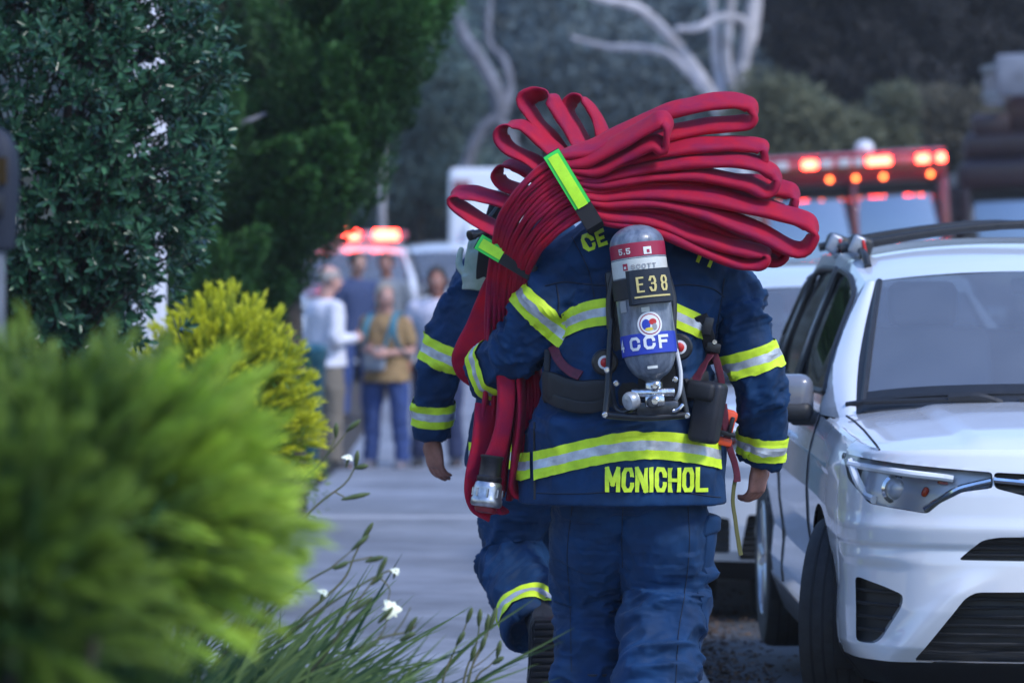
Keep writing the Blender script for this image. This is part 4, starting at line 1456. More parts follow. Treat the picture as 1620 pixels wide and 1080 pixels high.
# eight doubled hoses; each entry: upper strand towards the right, the loop end, lower strand back (photo px), depth offset
LOOPS = [
    ([(930, 236), (985, 208), (1040, 183), (1100, 166), (1150, 158)], [(1184, 166), (1192, 181), (1176, 194)], [(1120, 200), (1060, 210), (1000, 232), (940, 256)], -.12),
    ([(930, 252), (985, 222), (1030, 196)], [(1050, 190), (1056, 204), (1048, 232)], [(1032, 226), (990, 243), (945, 266)], -.24),
    ([(940, 268), (1000, 248), (1060, 234), (1130, 229), (1180, 228)], [(1204, 232), (1209, 245), (1196, 256)], [(1150, 247), (1080, 252), (1010, 262), (950, 276)], -.16),
    ([(945, 280), (1010, 266), (1080, 256), (1150, 254), (1195, 259)], [(1222, 272), (1229, 288), (1214, 303)], [(1180, 290), (1100, 276), (1020, 277), (955, 288)], -.20),
    ([(950, 294), (1020, 284), (1100, 282), (1180, 290), (1225, 296)], [(1252, 303), (1257, 318), (1243, 337)], [(1190, 318), (1110, 300), (1030, 294), (960, 300)], -.13),
    ([(955, 306), (1030, 302), (1110, 309), (1190, 325), (1245, 340)], [(1279, 352), (1287, 372), (1262, 396)], [(1200, 366), (1120, 335), (1040, 316), (965, 316)], -.22),
    ([(960, 322), (1040, 326), (1110, 346), (1180, 374)], [(1226, 389), (1242, 402), (1222, 411)], [(1180, 394), (1110, 362), (1040, 338), (965, 332)], -.14),
    ([(962, 338), (1030, 347), (1090, 369), (1150, 387), (1186, 396)], [(1209, 399), (1211, 409), (1196, 416)], [(1160, 411), (1100, 388), (1030, 357), (962, 346)], -.21),
]
NS = len(LOOPS) * 2


def left_run(f, jig):
    out = []
    for i, (a, b) in enumerate(zip(OUT, INN)):
        x = a[0] + (b[0] - a[0]) * f; y = a[1] + (b[1] - a[1]) * f; d = a[2] + (b[2] - a[2]) * f
        e = .003 * math.sin(jig * 5 + i * 1.3)
        out.append(P(x + (jig * 6 if i > 5 else 0), y + (jig * 14 if i == len(OUT) - 1 else 0), Y0 + d + e + (jig * .02 if i > 4 else 0)))
    return out


for k, (up, end, lo, dy) in enumerate(LOOPS):
    fa, fb = (2 * k + .52) / NS, (2 * k + 1.28) / NS
    j1, j2 = rnd.uniform(-1, 1), rnd.uniform(-1, 1)
    A = left_run(fa, j1)[::-1]; B = left_run(fb, j2)

    def rp(pt, s): return P(pt[0], pt[1], Y0 - .19 + (dy + .19) * s)
    nu, nl = len(up), len(lo)
    mid = [rp(q, (i + 1) / nu) for i, q in enumerate(up)] + [rp(q, 1) for q in end] + [rp(q, 1 - (i) / nl) for i, q in enumerate(lo)]
    pts = A + mid + B
    wd = []
    nA = len(A)
    for i in range(len(pts)):
        if i < nA or i >= len(pts) - len(B):
            wd.append(Vector((.10, 1, .10)))
        else:
            wd.append(Vector((.12 + .06 * math.sin(k * 2.3), 1, .58 + .14 * math.sin(k * 1.7))))
    build("hose_fold", hose(pts, wd, w=.086, t=[.019] * (nA - 1) + [.023] + [.029] * (len(pts) - nA - len(B)) + [.023] + [.019] * (len(B) - 1)), M_HOSE, hz, off=OH, angle=60)

# wide fold drawn round to the hand
pts = [P(806, 402, Y0 + .16), P(788, 445, Y0 + .20), P(764, 500, Y0 + .23), P(741, 550, Y0 + .24), P(738, 572, Y0 + .25), P(752, 590, Y0 + .27), P(785, 600, Y0 + .27), P(800, 640, Y0 + .25)]
build("hose_fold", hose(pts, [(1, .25, .55), (1, .25, .55), (1, .2, .45), (1, .1, .5), (1, .1, .8), (.7, .1, 1), (.4, .4, 1), (1, .3, .3)], w=.088, t=.02), M_HOSE, hz, off=OH, angle=60)
# loose tails that hang with the coupling
pts = [P(800, 560, Y0 + .0), P(800, 640, Y0 - .02), P(790, 700, Y0 - .03), P(778, 735, Y0 - .03)]
build("hose_tail", hose(pts, [(1, .35, 0)] * 4, w=.058, t=.024), M_HOSE, hz, off=OH, angle=60)
pts = [P(822, 580, Y0 + .02), P(826, 660, Y0 - .0), P(815, 730, Y0 - .0), P(812, 770, Y0 + .0), P(826, 784, Y0 + .02), P(846, 778, Y0 + .05), P(845, 740, Y0 + .08)]
build("hose_tail", hose(pts, [(.25, 1, 0)] * 7, w=.07, t=.018), M_HOSE, hz, off=OH, angle=60)
pts = [P(770, 640, Y0 + .06), P(762, 700, Y0 + .03), P(752, 760, Y0 + .01), P(758, 796, Y0 + .01), P(778, 808, Y0 + .02), P(790, 800, Y0 + .06)]
build("hose_tail", hose(pts, [(.85, .5, 0)] * 6, w=.075, t=.02), M_HOSE, hz, off=OH, angle=60)

# coupling
ca, cb = P(779, 720, Y0 - .04), P(768, 804, Y0 - .05)
ax = (cb - ca).normalized()
cp = build("coupling", MB().lathe([(.030, 0), (.036, .002), (.036, .008), (.033, .012), (.034, .062), (.038, .066), (.038, .078), (.034, .084)], ca, ax, 32), mat("dark_coupling_sleeve", (.05, .05, .06), .4, metal=.8, var=(40, .3)), hz, off=OH)
sw = MB().lathe([(.035, .080), (.041, .086), (.044, .10), (.0445, .128), (.048, .134), (.048, .15), (.043, .156), (.036, .157), (.034, .140)], ca, ax, 32)
u_ = ax.orthogonal().normalized(); w_ = ax.cross(u_)
for a in np.linspace(0, 2 * math.pi, 9)[:-1]:
    d_ = u_ * math.cos(a) + w_ * math.sin(a)
    sw.tube([ca + ax * .102 + d_ * .0445, ca + ax * .126 + d_ * .0445], .004, 6)
build("swivel_ring", sw, M_STEEL, cp, off=OH)
build("hose_end_guard", MB().lathe([(.033, .152), (.034, .163), (.030, .172), (.012, .176)], ca, ax, 24), M_RUBBER, hz, off=OH)


def strap(name, a, b, yf, yb, wpx, dirv, limefrac, off):
    """strap round the pack between edge points a and b; lime reflective patch on the front near a"""
    A = P(*a); B = P(*b)
    Yc = (A.y + B.y) / 2
    along = (B - A); L = along.length; t = along.normalized()
    wv = Vector(dirv).normalized(); wv = (wv - t * wv.dot(t)).normalized()
    depth = Vector((0, 1, 0))
    loop = []
    n = 10
    r_ = .018
    for i in range(n + 1): loop.append(A + along * (i / n) + depth * (yf - .006 * math.sin(math.pi * i / n)))
    loop.append(B + t * r_ + depth * (yf + r_ * 1.2)); loop.append(B + t * r_ + depth * (yb - r_))
    for i in range(n + 1): loop.append(B - along * (i / n) + depth * yb)
    loop.append(A - t * r_ + depth * (yb - r_)); loop.append(A - t * r_ + depth * (yf + r_ * 1.2))
    cen = (A + B) / 2 + depth * ((yf + yb) / 2)

    def tab(pts, hw, o):
        rows = []
        for p in pts:
            nrm_ = (p - cen); nrm_ = (nrm_ - wv * nrm_.dot(wv)).normalized()
            rows.append([p - wv * hw + nrm_ * (o - .002), p - wv * hw + nrm_ * (o + .001), p + nrm_ * (o + .002), p + wv * hw + nrm_ * (o + .001), p + wv * hw + nrm_ * (o - .002)])
        return np.array(rows)
    st = build(name, MB().grid(tab(loop, wpx / 2, 0), cu=True), M_STRAPB, hz, off=off)
    k = int(n * limefrac)
    pl = [A - t * .012 + depth * (yf + .012)] + loop[:k + 1]
    build("strap_edging", MB().grid(tab(pl, wpx / 2 * .97, .0035)), M_STRAPG, st, off=off)
    build("strap_reflector", MB().grid(tab(pl[1:], wpx / 2 * .62, .0065)), M_STRAPL, st, off=off)
    return st


strap("hose_strap", (876, 250, Y0 - .19), (940, 356, Y0 - .19), -.052, .060, .054, (1, 0, .72), .72, OH)
strap("hose_strap", (764, 386, Y0 - .06), (842, 432, Y0 - .05), -.052, .055, .050, (.15, 0, 1), .42, OH)

# ------------------------------------------------------------------ the pack of the farther firefighter: loops standing up on the left
hy = empty("hose_pack", tuple(P(880, 300, 14.2)), "red hose loops standing up like petals behind the lime strap, on the farther firefighter's shoulders", "fire hose")
OY = tuple(hy.location)
YB = 14.05
FAN = [
    # left strand (outer end first), loop top, right strand back
    ([(905, 262), (872, 216), (842, 180)], [(831, 160), (848, 150), (868, 152)], [(884, 176), (908, 214), (935, 262)], (.75, .75, -.35)),
    ([(945, 270), (926, 224), (906, 190)], [(899, 168), (912, 156), (928, 163)], [(944, 186), (954, 216), (962, 262)], (.55, .9, -.2)),
    ([(880, 285), (845, 255), (806, 235)], [(793, 214), (806, 198), (832, 200)], [(858, 222), (888, 248), (920, 280)], (.55, .85, .25)),
    ([(860, 320), (828, 302), (800, 294)], [(788, 278), (796, 262), (818, 263)], [(845, 278), (870, 300), (895, 320)], (.5, .9, .3)),
    ([(830, 392), (790, 366), (744, 338)], [(716, 318), (724, 305), (748, 305)], [(782, 314), (815, 322), (850, 330)], (.25, .9, .5)),
]
for k, (a, e, b, wd) in enumerate(FAN):
    dy = (.0, .10, -.06, .03, .0)[k]
    tail = [P(960 + 4 * k, 300 + 10 * k, YB + dy + .1), P(985 + 3 * k, 352, YB + .22), P(995, 420, YB + .30), P(998, 520 + 10 * k, YB + .32)]
    pts = [P(*q, YB + dy) for q in a] + [P(*q, YB + dy) for q in e] + [P(*q, YB + dy) for q in b] + tail
    build("hose_fold", hose(pts, [wd] * (len(pts) - 3) + [(.1, 1, .1)] * 3, w=.088, t=.017), M_HOSE, hy, off=OY, angle=60)
    pts = [P(*a[0], YB + dy), P(a[0][0] + 40, a[0][1] + 25, YB + dy + .1), P(965 + 3 * k, 345, YB + .2), P(975, 430, YB + .30)]
    build("hose_fold", hose(pts, [(.1, 1, .1)] * 4, w=.085, t=.016), M_HOSE, hy, off=OY, angle=60)
# small loop end low between the legs
hl = P(884, 921, 14.3)
build("hose_tail", hose([hl + Vector((.02, .05, .10)), hl + Vector((-.012, .0, .036)), hl + Vector((-.018, 0, 0)), hl + Vector((-.004, 0, -.034)), hl + Vector((.014, .0, -.02)), hl + Vector((.03, .04, .03)), hl + Vector((.05, .1, .3)), P(960, 640, 14.25)], [(.3, 1, 0)] * 8, w=.05, t=.012), M_HOSE, hy, off=OY)

# ------------------------------------------------------------------ gear at the farther firefighter's left shoulder
fl = empty("shoulder_light", tuple(P(765, 370, 14.35)), "small black flashlight and clip at the farther firefighter's left shoulder", "flashlight")
OF = tuple(fl.location)
a_ = P(742, 373, 14.32); b__ = P(782, 362, 14.38)
build("barrel", MB().lathe([(.010, 0), (.017, .002), (.017, .02), (.013, .026), (.013, .085), (.014, .09), (.006, .095)], a_, b__ - a_, 18), M_BLACKP, fl, off=OF)
build("clip", MB().tube([P(770, 352, 14.36), P(788, 330, 14.36), P(797, 306, 14.36), P(793, 296, 14.37)], .012, 8, smooth=4), M_BLACKP, fl, off=OF)
build("buckle", MB().box(P(795, 300, 14.34), (.026, .02, .045), Matrix.Rotation(R(25), 3, 'Y'), .005).tube([P(785, 312, 14.33), P(799, 290, 14.33)], .006, 8), M_STEEL, fl, off=OF)
build("strap", hose([P(788, 318, 14.4), P(775, 352, 14.38), P(768, 398, 14.36), P(764, 440, 14.4)], [(1, .3, 0)] * 4, w=.045, t=.008), M_BLACK, fl, off=OF)
gl = empty("work_glove", tuple(P(750, 428, 14.4)), "pale green glove tucked under the hose at the farther firefighter's shoulder", "glove")
M_GLOVE = mat("pale_green_glove", (.20, .30, .22), .6, var=(18, .35, (.36, .42, .36)), bump=(120, .4))
mb = MB()
hand(mb, P(752, 452, 14.42), (.12, -.05, 1), (.3, 1, 0), (-1, 0, 0), 1.15, .35)
mb.loft([ringse(tuple(P(751, py, 14.42)), rx, .02, 2, 20) for py, rx in ((458, .044), (448, .040), (436, .046))])
gm = remeshed(mb, .0045, 3); gm.transform(Matrix.Translation(-Vector(gl.location)))
link("leather", gm, M_GLOVE, gl)
# ------------------------------------------------------------------ breathing apparatus on the nearer firefighter's back
M_CYL = mat("grey_composite_cylinder", (.055, .075, .115), .34, var=(38, .55, (.22, .26, .33)), bump=(90, .25), coat=.25, aniso=(1, 1, .35))
M_REDB = mat("red_band", (.34, .012, .05), .4)
M_CREAM = mat("cream_band", (.62, .64, .60), .45, var=(30, .12))
M_BLUEB = mat("blue_band", (.015, .045, .42), .4)
M_WHITE = mat("white_print", (.78, .79, .80), .5)
M_GREYP = mat("grey_print", (.30, .31, .33), .5)
M_GOLD = mat("gold_embroidery", (.62, .52, .20), .6)
M_PLAQ = mat("navy_plaque", (.008, .016, .030), .7, bump=(300, .3))
M_REDP = mat("red_plastic", (.55, .02, .02), .4)
M_CHROME = mat("scuffed_metal", (.55, .57, .6), .22, metal=.95, var=(70, .3), bump=(90, .3))
M_ORANGE = mat("orange_plastic", (.85, .09, .03), .45)
M_YEL = mat("yellow_print", (.75, .6, .06), .5)

YC = Y0 - .31
ap = empty("breathing_apparatus", tuple(P(1020, 500, YC)), "grey air cylinder in a black back frame, with blue lettered band and dark plaque", "air tank")
OA = tuple(ap.location)
ct, cbm = P(1004, 356, YC + .03), P(1033, 602, YC - .01)
cax = (cbm - ct).normalized(); CL = (cbm - ct).length
CR = .0815
prof = []
for a in np.linspace(4, 90, 10): prof.append((CR * math.sin(R(a)), .058 * (1 - math.cos(R(a)))))
prof += [(CR, h) for h in np.linspace(.07, CL - .13, 12)]
for a in np.linspace(0, 78, 10): prof.append((.020 + (CR - .020) * math.cos(R(a)) ** .9, CL - .115 + .108 * math.sin(R(a))))
prof += [(.022, CL), (.022, CL + .012)]
cylm = MB().lathe(prof, ct, cax, 48)
ctree = bvh(cylm.mesh("t"))
cyl = build("cylinder", cylm, M_CYL, ap, off=OA)


def sleeve(h0, h1, r_, n=48):
    return MB().lathe([(CR - .002, h0), (r_, h0 + .0015), (r_, h1 - .0015), (CR - .002, h1)], ct, cax, n, caps=False)


def hpx(py): return (py - 356) / (602 - 356) * CL


build("red_label_band", sleeve(hpx(386), hpx(409), CR + .0012), M_REDB, cyl, off=OA)
build("cream_label_band", sleeve(hpx(411), hpx(440), CR + .0012), M_CREAM, cyl, off=OA)
build("harness_strap", sleeve(hpx(441), hpx(473), CR + .006), M_BLACK, ap, off=OA)
build("blue_label_band", sleeve(hpx(528), hpx(562), CR + .0012), M_BLUEB, cyl, off=OA)
build("white_edge_line", sleeve(hpx(409.2), hpx(410.8), CR + .0018), M_WHITE, cyl, off=OA)
sx_ = Vector((1, 0, 0)); sx_ = (sx_ - cax * sx_.dot(cax)).normalized()
TILT = math.atan2(cax.x, -cax.z)


def oncyl(px, py, off, rot=0.0, extra=0.0):
    """print wrapped on the cylinder: u runs round the girth, v up along the axis"""
    o = P(px, py, YC)
    h = (o - ct).dot(cax); u00 = (o - ct).dot(sx_)
    a00 = math.asin(max(-.98, min(.98, u00 / CR)))
    yv = cax.cross(sx_)
    if yv.y > 0: yv = -yv

    def fn(u, v):
        cr, sr = math.cos(rot), math.sin(rot)
        u, v = u * cr - v * sr, u * sr + v * cr
        a = a00 + u / CR
        return ct + cax * (h - v) + (sx_ * math.sin(a) + yv * math.cos(a)) * (CR + off + extra)
    return fn


def prt(name, text, h, w, gap, st, px, py, m, parent=cyl, off=.003, step=.008, extra=0.0, rot=0.0):
    mb = MB(); lettering(mb, text, h, w, gap, st, oncyl(px, py, off, rot, extra), step=step)
    return build(name, mb, m, parent, off=OA)


prt("band_lettering", "4", .036, .024, .006, .0075, 984, 559, M_WHITE)
prt("band_lettering", "CCF", .040, .034, .010, .0085, 998, 558, M_WHITE)
prt("band_lettering", "5.5", .018, .013, .004, .0035, 980, 406, M_CREAM)
prt("cream_lettering", "SCOTT", .014, .0125, .0035, .003, 998, 429, M_GREYP)
# small red mark left of the name, and a white square on the red band


def patch_cyl(px, py, w, h, m, name, off=.0024, parent=cyl, shape=None, n=10):
    fn = oncyl(px, py, off); mb = MB()
    if shape == 'disc':
        rows = [[fn(math.cos(a) * w * q, math.sin(a) * h * q) for a in np.linspace(0, 2 * math.pi, 33)[:-1]] for q in (.02, .35, .7, 1.0)]
        mb.grid(np.array(rows), cv=True)
    else:
        mb.grid(np.array([[fn(u * w / 2, v * h / 2) for u in np.linspace(-1, 1, n)] for v in (-1, 0, 1)]))
    return build(name, mb, m, parent, off=OA)


patch_cyl(989, 425, .016, .020, M_REDB, "red_mark")
patch_cyl(989, 426, .007, .007, M_CREAM, "red_mark_centre", .0030)
patch_cyl(1023, 398, .024, .022, M_WHITE, "white_mark", .0026)
patch_cyl(1024, 399, .009, .010, M_REDB, "white_mark_centre", .0032)
patch_cyl(986, 487, .026, .034, M_GREYP, "grey_sticker")
patch_cyl(1020, 492, .024, .014, M_CREAM, "small_white_sticker")
# round seal with a coloured emblem
patch_cyl(1027, 515, .037, .037, M_WHITE, "round_seal", .0022, shape='disc')
patch_cyl(1027, 515, .031, .031, M_REDB, "seal_ring", .0028, shape='disc')
patch_cyl(1027, 515, .028, .028, M_WHITE, "seal_field", .0033, shape='disc')
patch_cyl(1021, 516, .012, .016, M_BLUEB, "seal_emblem", .0039, shape='disc')
patch_cyl(1031, 511, .011, .009, M_REDP, "seal_emblem", .0040, shape='disc')
patch_cyl(1026, 523, .012, .005, M_YEL, "seal_emblem", .0042, shape='disc')
patch_cyl(1034, 519, .007, .010, M_GREYP, "seal_emblem", .0044, shape='disc')
# lower scuffed print
patch_cyl(1031, 583, .030, .008, M_CREAM, "small_white_sticker", .0016)
# plaque E38 standing proud of the strap
pm = MB()
fo = oncyl(1027, 455, .030); fi = oncyl(1027, 455, .004)
wv_, hv_ = .080, .050
U = np.linspace(-1, 1, 14)
front = [[fo(u * wv_ * .62 * (1 if abs(v) < .9 else .98), v * hv_) for u in U] for v in (-1, -.93, 0, .93, 1)]
back = [[fi(u * wv_ * .85, v * hv_ * 1.04) for u in U] for v in (-1, -.93, 0, .93, 1)]
pm.grid(np.array(front)); pm.grid(np.array(back), flip=True)
edge = [(0, j) for j in range(14)] + [(i, 13) for i in range(1, 5)] + [(4, j) for j in range(12, -1, -1)] + [(i, 0) for i in range(3, 0, -1)]
pm.grid(np.array([[front[i][j] for i, j in edge], [back[i][j] for i, j in edge]]), cv=True)
plq = build("unit_plaque", pm, M_PLAQ, ap, off=OA, angle=30)
_fc = oncyl(1027, 455, .0325)
mb = MB(); lettering(mb, "E38", .046, .0165, .0105, .0052, lambda u, v: _fc(u - .0352, v - .018), step=.008)
build("plaque_lettering", mb, M_GOLD, plq, off=OA)
fn = lambda u, v: _fc(u - .042, v - .034)
build("plaque_underline", MB().grid(np.array([[fn(u, v) for u in np.linspace(0, .082, 10)] for v in (0, .005)])), M_GOLD, plq, off=OA)

# back frame: side rails, cross bars, lumbar plate
fr = MB()
fr.tube([P(968, 505, YC + .09), P(964, 560, YC + .06), P(962, 610, YC + .03), P(958, 655, YC + .01)], .010, 10, smooth=4)
fr.tube([P(1062, 500, YC + .09), P(1070, 560, YC + .04), P(1077, 610, YC + .0), P(1086, 655, YC - .01)], .010, 10, smooth=4)
fr.tube([P(957, 656, YC + .01), P(1020, 660, YC - .02), P(1087, 656, YC - .01)], .011, 10, smooth=4)
fr.tube([P(975, 420, YC + .11), P(965, 470, YC + .10), P(966, 520, YC + .09)], .012, 10, smooth=4)
fr.tube([P(1050, 420, YC + .11), P(1064, 470, YC + .10), P(1064, 520, YC + .08)], .012, 10, smooth=4)
frame = build("back_frame", fr, M_BLACKP, ap, off=OA)
build("back_plate", MB().box(P(1018, 540, YC + .125), (.19, .025, .44), Matrix.Rotation(-TILT * .9, 3, 'Y'), .01), M_BLACKP, ap, off=OA)
for px, py in ((957, 656), (1087, 657), (1068, 600), (975, 606), (960, 585)):
    build("frame_bolt", MB().lathe([(.009, -.004), (.009, .004), (.006, .007)], P(px, py, YC - .016), (0, -1, 0), 12), M_CHROME, ap, off=OA)
# valve group below the neck
nk = cbm
vb = MB().lathe([(.024, .0), (.027, .004), (.027, .020), (.020, .026), (.024, .034), (.024, .062), (.016, .068)], nk + cax * .004, cax, 20)
vb.tube([P(1000, 622, YC - .02), P(1036, 621, YC - .03), P(1066, 620, YC - .02)], .014, 12)
vb.box(P(1036, 634, YC - .03), (.060, .045, .034), Matrix.Rotation(R(-4), 3, 'Y'), .008)
valve = build("cylinder_valve", vb, M_CHROME, ap, off=OA)
vh = MB()
vh.lathe([(.014, -.02), (.026, -.016), (.028, -.004), (.028, .006), (.024, .014), (.010, .018)], P(998, 634, YC - .03), (-.75, -.55, -.2), 18)
for a in np.linspace(0, 2 * math.pi, 9)[:-1]:
    pass
build("valve_handwheel", vh, mat("grey_handwheel", (.45, .48, .52), .35, metal=.4, var=(30, .3)), valve, off=OA)
build("reducer", MB().box(P(1040, 645, YC + .0), (.13, .06, .045), Matrix.Rotation(R(-3), 3, 'Y'), .012).lathe([(.018, 0), (.018, .02), (.012, .024)], P(1032, 636, YC - .055), (0, -1, 0), 14), mat("dark_metal", (.06, .065, .075), .35, metal=.7, var=(40, .3)), ap, off=OA)
build("gauge_knob", MB().lathe([(.010, 0), (.013, .004), (.013, .014), (.008, .018)], P(1036, 610, YC - .04), (0, -1, 0), 14), M_CHROME, valve, off=OA)
build("gauge_knob", MB().lathe([(.012, 0), (.014, .004), (.014, .014), (.009, .018)], P(1036, 634, YC - .062), (0, -1, 0), 14), M_CHROME, valve, off=OA)
build("air_line", MB().tube([P(1068, 634, YC - .01), P(1075, 620, YC - .02), P(1077, 592, YC + .0), P(1072, 562, YC + .03), P(1066, 540, YC + .06)], .0065, 8, smooth=5), mat("pale_tube", (.50, .52, .54), .4), ap, off=OA)
build("air_line", MB().tube([P(1000, 646, YC), P(985, 652, YC + .01), P(972, 640, YC + .03), P(968, 610, YC + .06)], .008, 8, smooth=5), M_BLACKP, ap, off=OA)
build("bracket", MB().box(P(1058, 624, YC - .01), (.03, .03, .04), None, .005), M_BLACKP, ap, off=OA)
build("bracket", MB().box(P(1014, 622, YC - .01), (.045, .03, .024), Matrix.Rotation(R(12), 3, 'Y'), .005), M_BLACKP, ap, off=OA)
build("bright_link", MB().tube([P(1060, 650, YC - .02), P(1072, 648, YC - .03), P(1080, 640, YC - .02)], .006, 8, smooth=3), M_CHROME, ap, off=OA)
# round warning sounders, red in white rings
for px, py, dy in ((957, 573, .10), (1075, 549, .08)):
    o = P(px, py, YC + dy)
    al_ = build("alarm_housing", MB().lathe([(.040, .03), (.040, 0), (.034, -.006), (.006, -.007)], o, (0, 1, 0), 24), M_BLACKP, ap, off=OA)
    build("white_ring", MB().lathe([(.021, -.006), (.021, -.010), (.013, -.011)], o, (0, 1, 0), 24), M_WHITE, al_, off=OA)
    build("red_button", MB().lathe([(.014, -.006), (.014, -.014), (.009, -.017), (.001, -.018)], o, (0, 1, 0), 20), M_REDP, al_, off=OA)


def webbing(name, pts, wdir, w, t, m, parent=ap):
    return build(name, hose(pts, wdir if isinstance(wdir, list) else [wdir] * len(pts), w=w, t=t), m, parent, off=OA)


def onjk(px, py, off=.010, Yc=Y0):
    p = P(px, py, Yc - .15)
    h = cast(jt, (p.x, Yc - .8, p.z), (0, 1, 0), off, 1.5)
    return h if h is not None else p


# waist belt with pads
webbing("waist_pad", [onjk(*q) for q in ((962, 622), (935, 622), (905, 620), (880, 614), (866, 608))], (0, -.1, 1), .085, .026, M_BLACK)
webbing("waist_pad", [onjk(*q) for q in ((1080, 616), (1100, 612), (1116, 606))], (0, -.1, 1), .075, .024, M_BLACK)
webbing("waist_strap", [onjk(*q, .022) for q in ((970, 640), (930, 640), (895, 634), (870, 624))], (0, -.1, 1), .035, .006, M_BLACK)
webbing("side_strap", [onjk(*q, .012) for q in ((878, 548), (888, 568), (903, 585), (918, 596))], (.8, 0, .6), .030, .006, M_MARO)
webbing("side_strap", [onjk(*q, .006) for q in ((866, 552), (868, 590), (866, 640))], (1, 0, 0), .018, .006, M_BLACK)
# right side: shoulder strap tail, buckle, maroon straps and the black pouch
webbing("shoulder_strap", [onjk(*q, .012) for q in ((1108, 498), (1114, 525), (1118, 548), (1122, 575))], (1, 0, .15), .040, .010, M_BLACK)
build("strap_buckle", MB().box(onjk(1112, 512, .02), (.030, .016, .055), Matrix.Rotation(R(12), 3, 'Y'), .005).box(onjk(1118, 548, .024), (.044, .018, .03), Matrix.Rotation(R(12), 3, 'Y'), .005), M_BLACKP, ap, off=OA)
build("buckle_gleam", MB().lathe([(.007, 0), (.007, .004)], onjk(1117, 540, .036), (0, -1, 0), 10), M_CHROME, ap, off=OA)
webbing("side_strap", [P(1124, 560, Y0 - .14), P(1110, 585, Y0 - .16), P(1098, 604, Y0 - .17)], (.7, 0, .7), .030, .006, M_MARO)
webbing("side_strap", [P(1126, 545, Y0 - .12), P(1136, 580, Y0 - .10), P(1142, 610, Y0 - .08)], (1, .3, 0), .022, .006, M_MARO)
ph = MB().box(P(1120, 652, Y0 - .20), (.085, .075, .185), Matrix.Rotation(R(10), 3, 'Y') @ Matrix.Rotation(R(-22), 3, 'Z'), .016, seg=3)
pouch = build("pouch", ph, mat("black_nylon", (.012, .013, .020), .5, var=(15, .3), bump=(200, .3)), ap, off=OA)
build("pouch_flap", MB().box(P(1112, 618, Y0 - .205), (.092, .082, .055), Matrix.Rotation(R(10), 3, 'Y') @ Matrix.Rotation(R(-22), 3, 'Z'), .014, seg=3), M_BLACK, pouch, off=OA)
webbing("hanging_strap", [P(1144, 640, Y0 - .10), P(1150, 690, Y0 - .08), P(1163, 735, Y0 - .05), P(1166, 762, Y0 - .04)], (1, .2, 0), .022, .006, M_MARO)
webbing("hanging_strap", [P(1166, 750, Y0 - .04), P(1159, 790, Y0 - .03), P(1166, 840, Y0 - .02), P(1172, 878, Y0 - .01)], (1, .4, 0), .014, .004, mat("olive_strap", (.10, .10, .03), .7))
# orange light on the right hip
og = empty("hip_flashlight", tuple(P(1152, 675, Y0 - .05)), "bright orange flashlight hanging at the right hip beside the black pouch", "flashlight")
OG = tuple(og.location)
rot_ = Matrix.Rotation(R(14), 3, 'Y')
build("orange_case", MB().box(P(1150, 668, Y0 - .06), (.046, .05, .080), rot_, .010).box(P(1156, 658, Y0 - .06), (.040, .045, .030), rot_, .008), M_ORANGE, og, off=OG)
build("orange_base", MB().box(P(1146, 698, Y0 - .06), (.044, .05, .026), rot_, .008), M_ORANGE, og, off=OG)
build("clip", MB().box(P(1151, 686, Y0 - .09), (.050, .012, .014), rot_, .003).box(P(1157, 672, Y0 - .09), (.012, .014, .05), rot_, .003), M_BLACKP, og, off=OG)
# ------------------------------------------------------------------ parked cars
M_PAINT = mat("white_car_paint", (.77, .79, .83), .2, coat=1.0, var=(3, .03), spec=.5)
M_PAINT2 = mat("silver_white_car_paint", (.62, .65, .70), .28, coat=1.0, var=(3, .03), spec=.5)
M_TRIMB = mat("black_car_plastic", (.014, .015, .017), .5, var=(30, .3), bump=(300, .2))
M_GAP = mat("panel_gap", (.01, .01, .012), .8)
M_TYRE = mat("tyre_rubber", (.020, .021, .023), .75, var=(25, .4), bump=(60, .25))
M_RIM = mat("alloy_rim", (.45, .47, .50), .3, metal=.9)
M_CHR = mat("car_chrome", (.75, .77, .8), .12, metal=1.0)
M_HOUS = mat("lamp_housing", (.42, .44, .50), .3, metal=.6)
M_LENS = mat("projector_lens", (.30, .34, .40), .06, spec=.8, coat=1)
M_AMBER = mat("amber_reflector", (.40, .05, .015), .25)
M_LED = mat("lamp_light_guide", (.85, .88, .92), .25)
M_INT = mat("car_interior", (.06, .064, .07), .8)
M_SEAT = mat("seat_fabric", (.34, .35, .39), .85)
M_MIRS = mat("grey_mirror_shell", (.16, .17, .20), .3, coat=.8)
M_GREYC = mat("grey_cladding", (.09, .10, .10), .5)


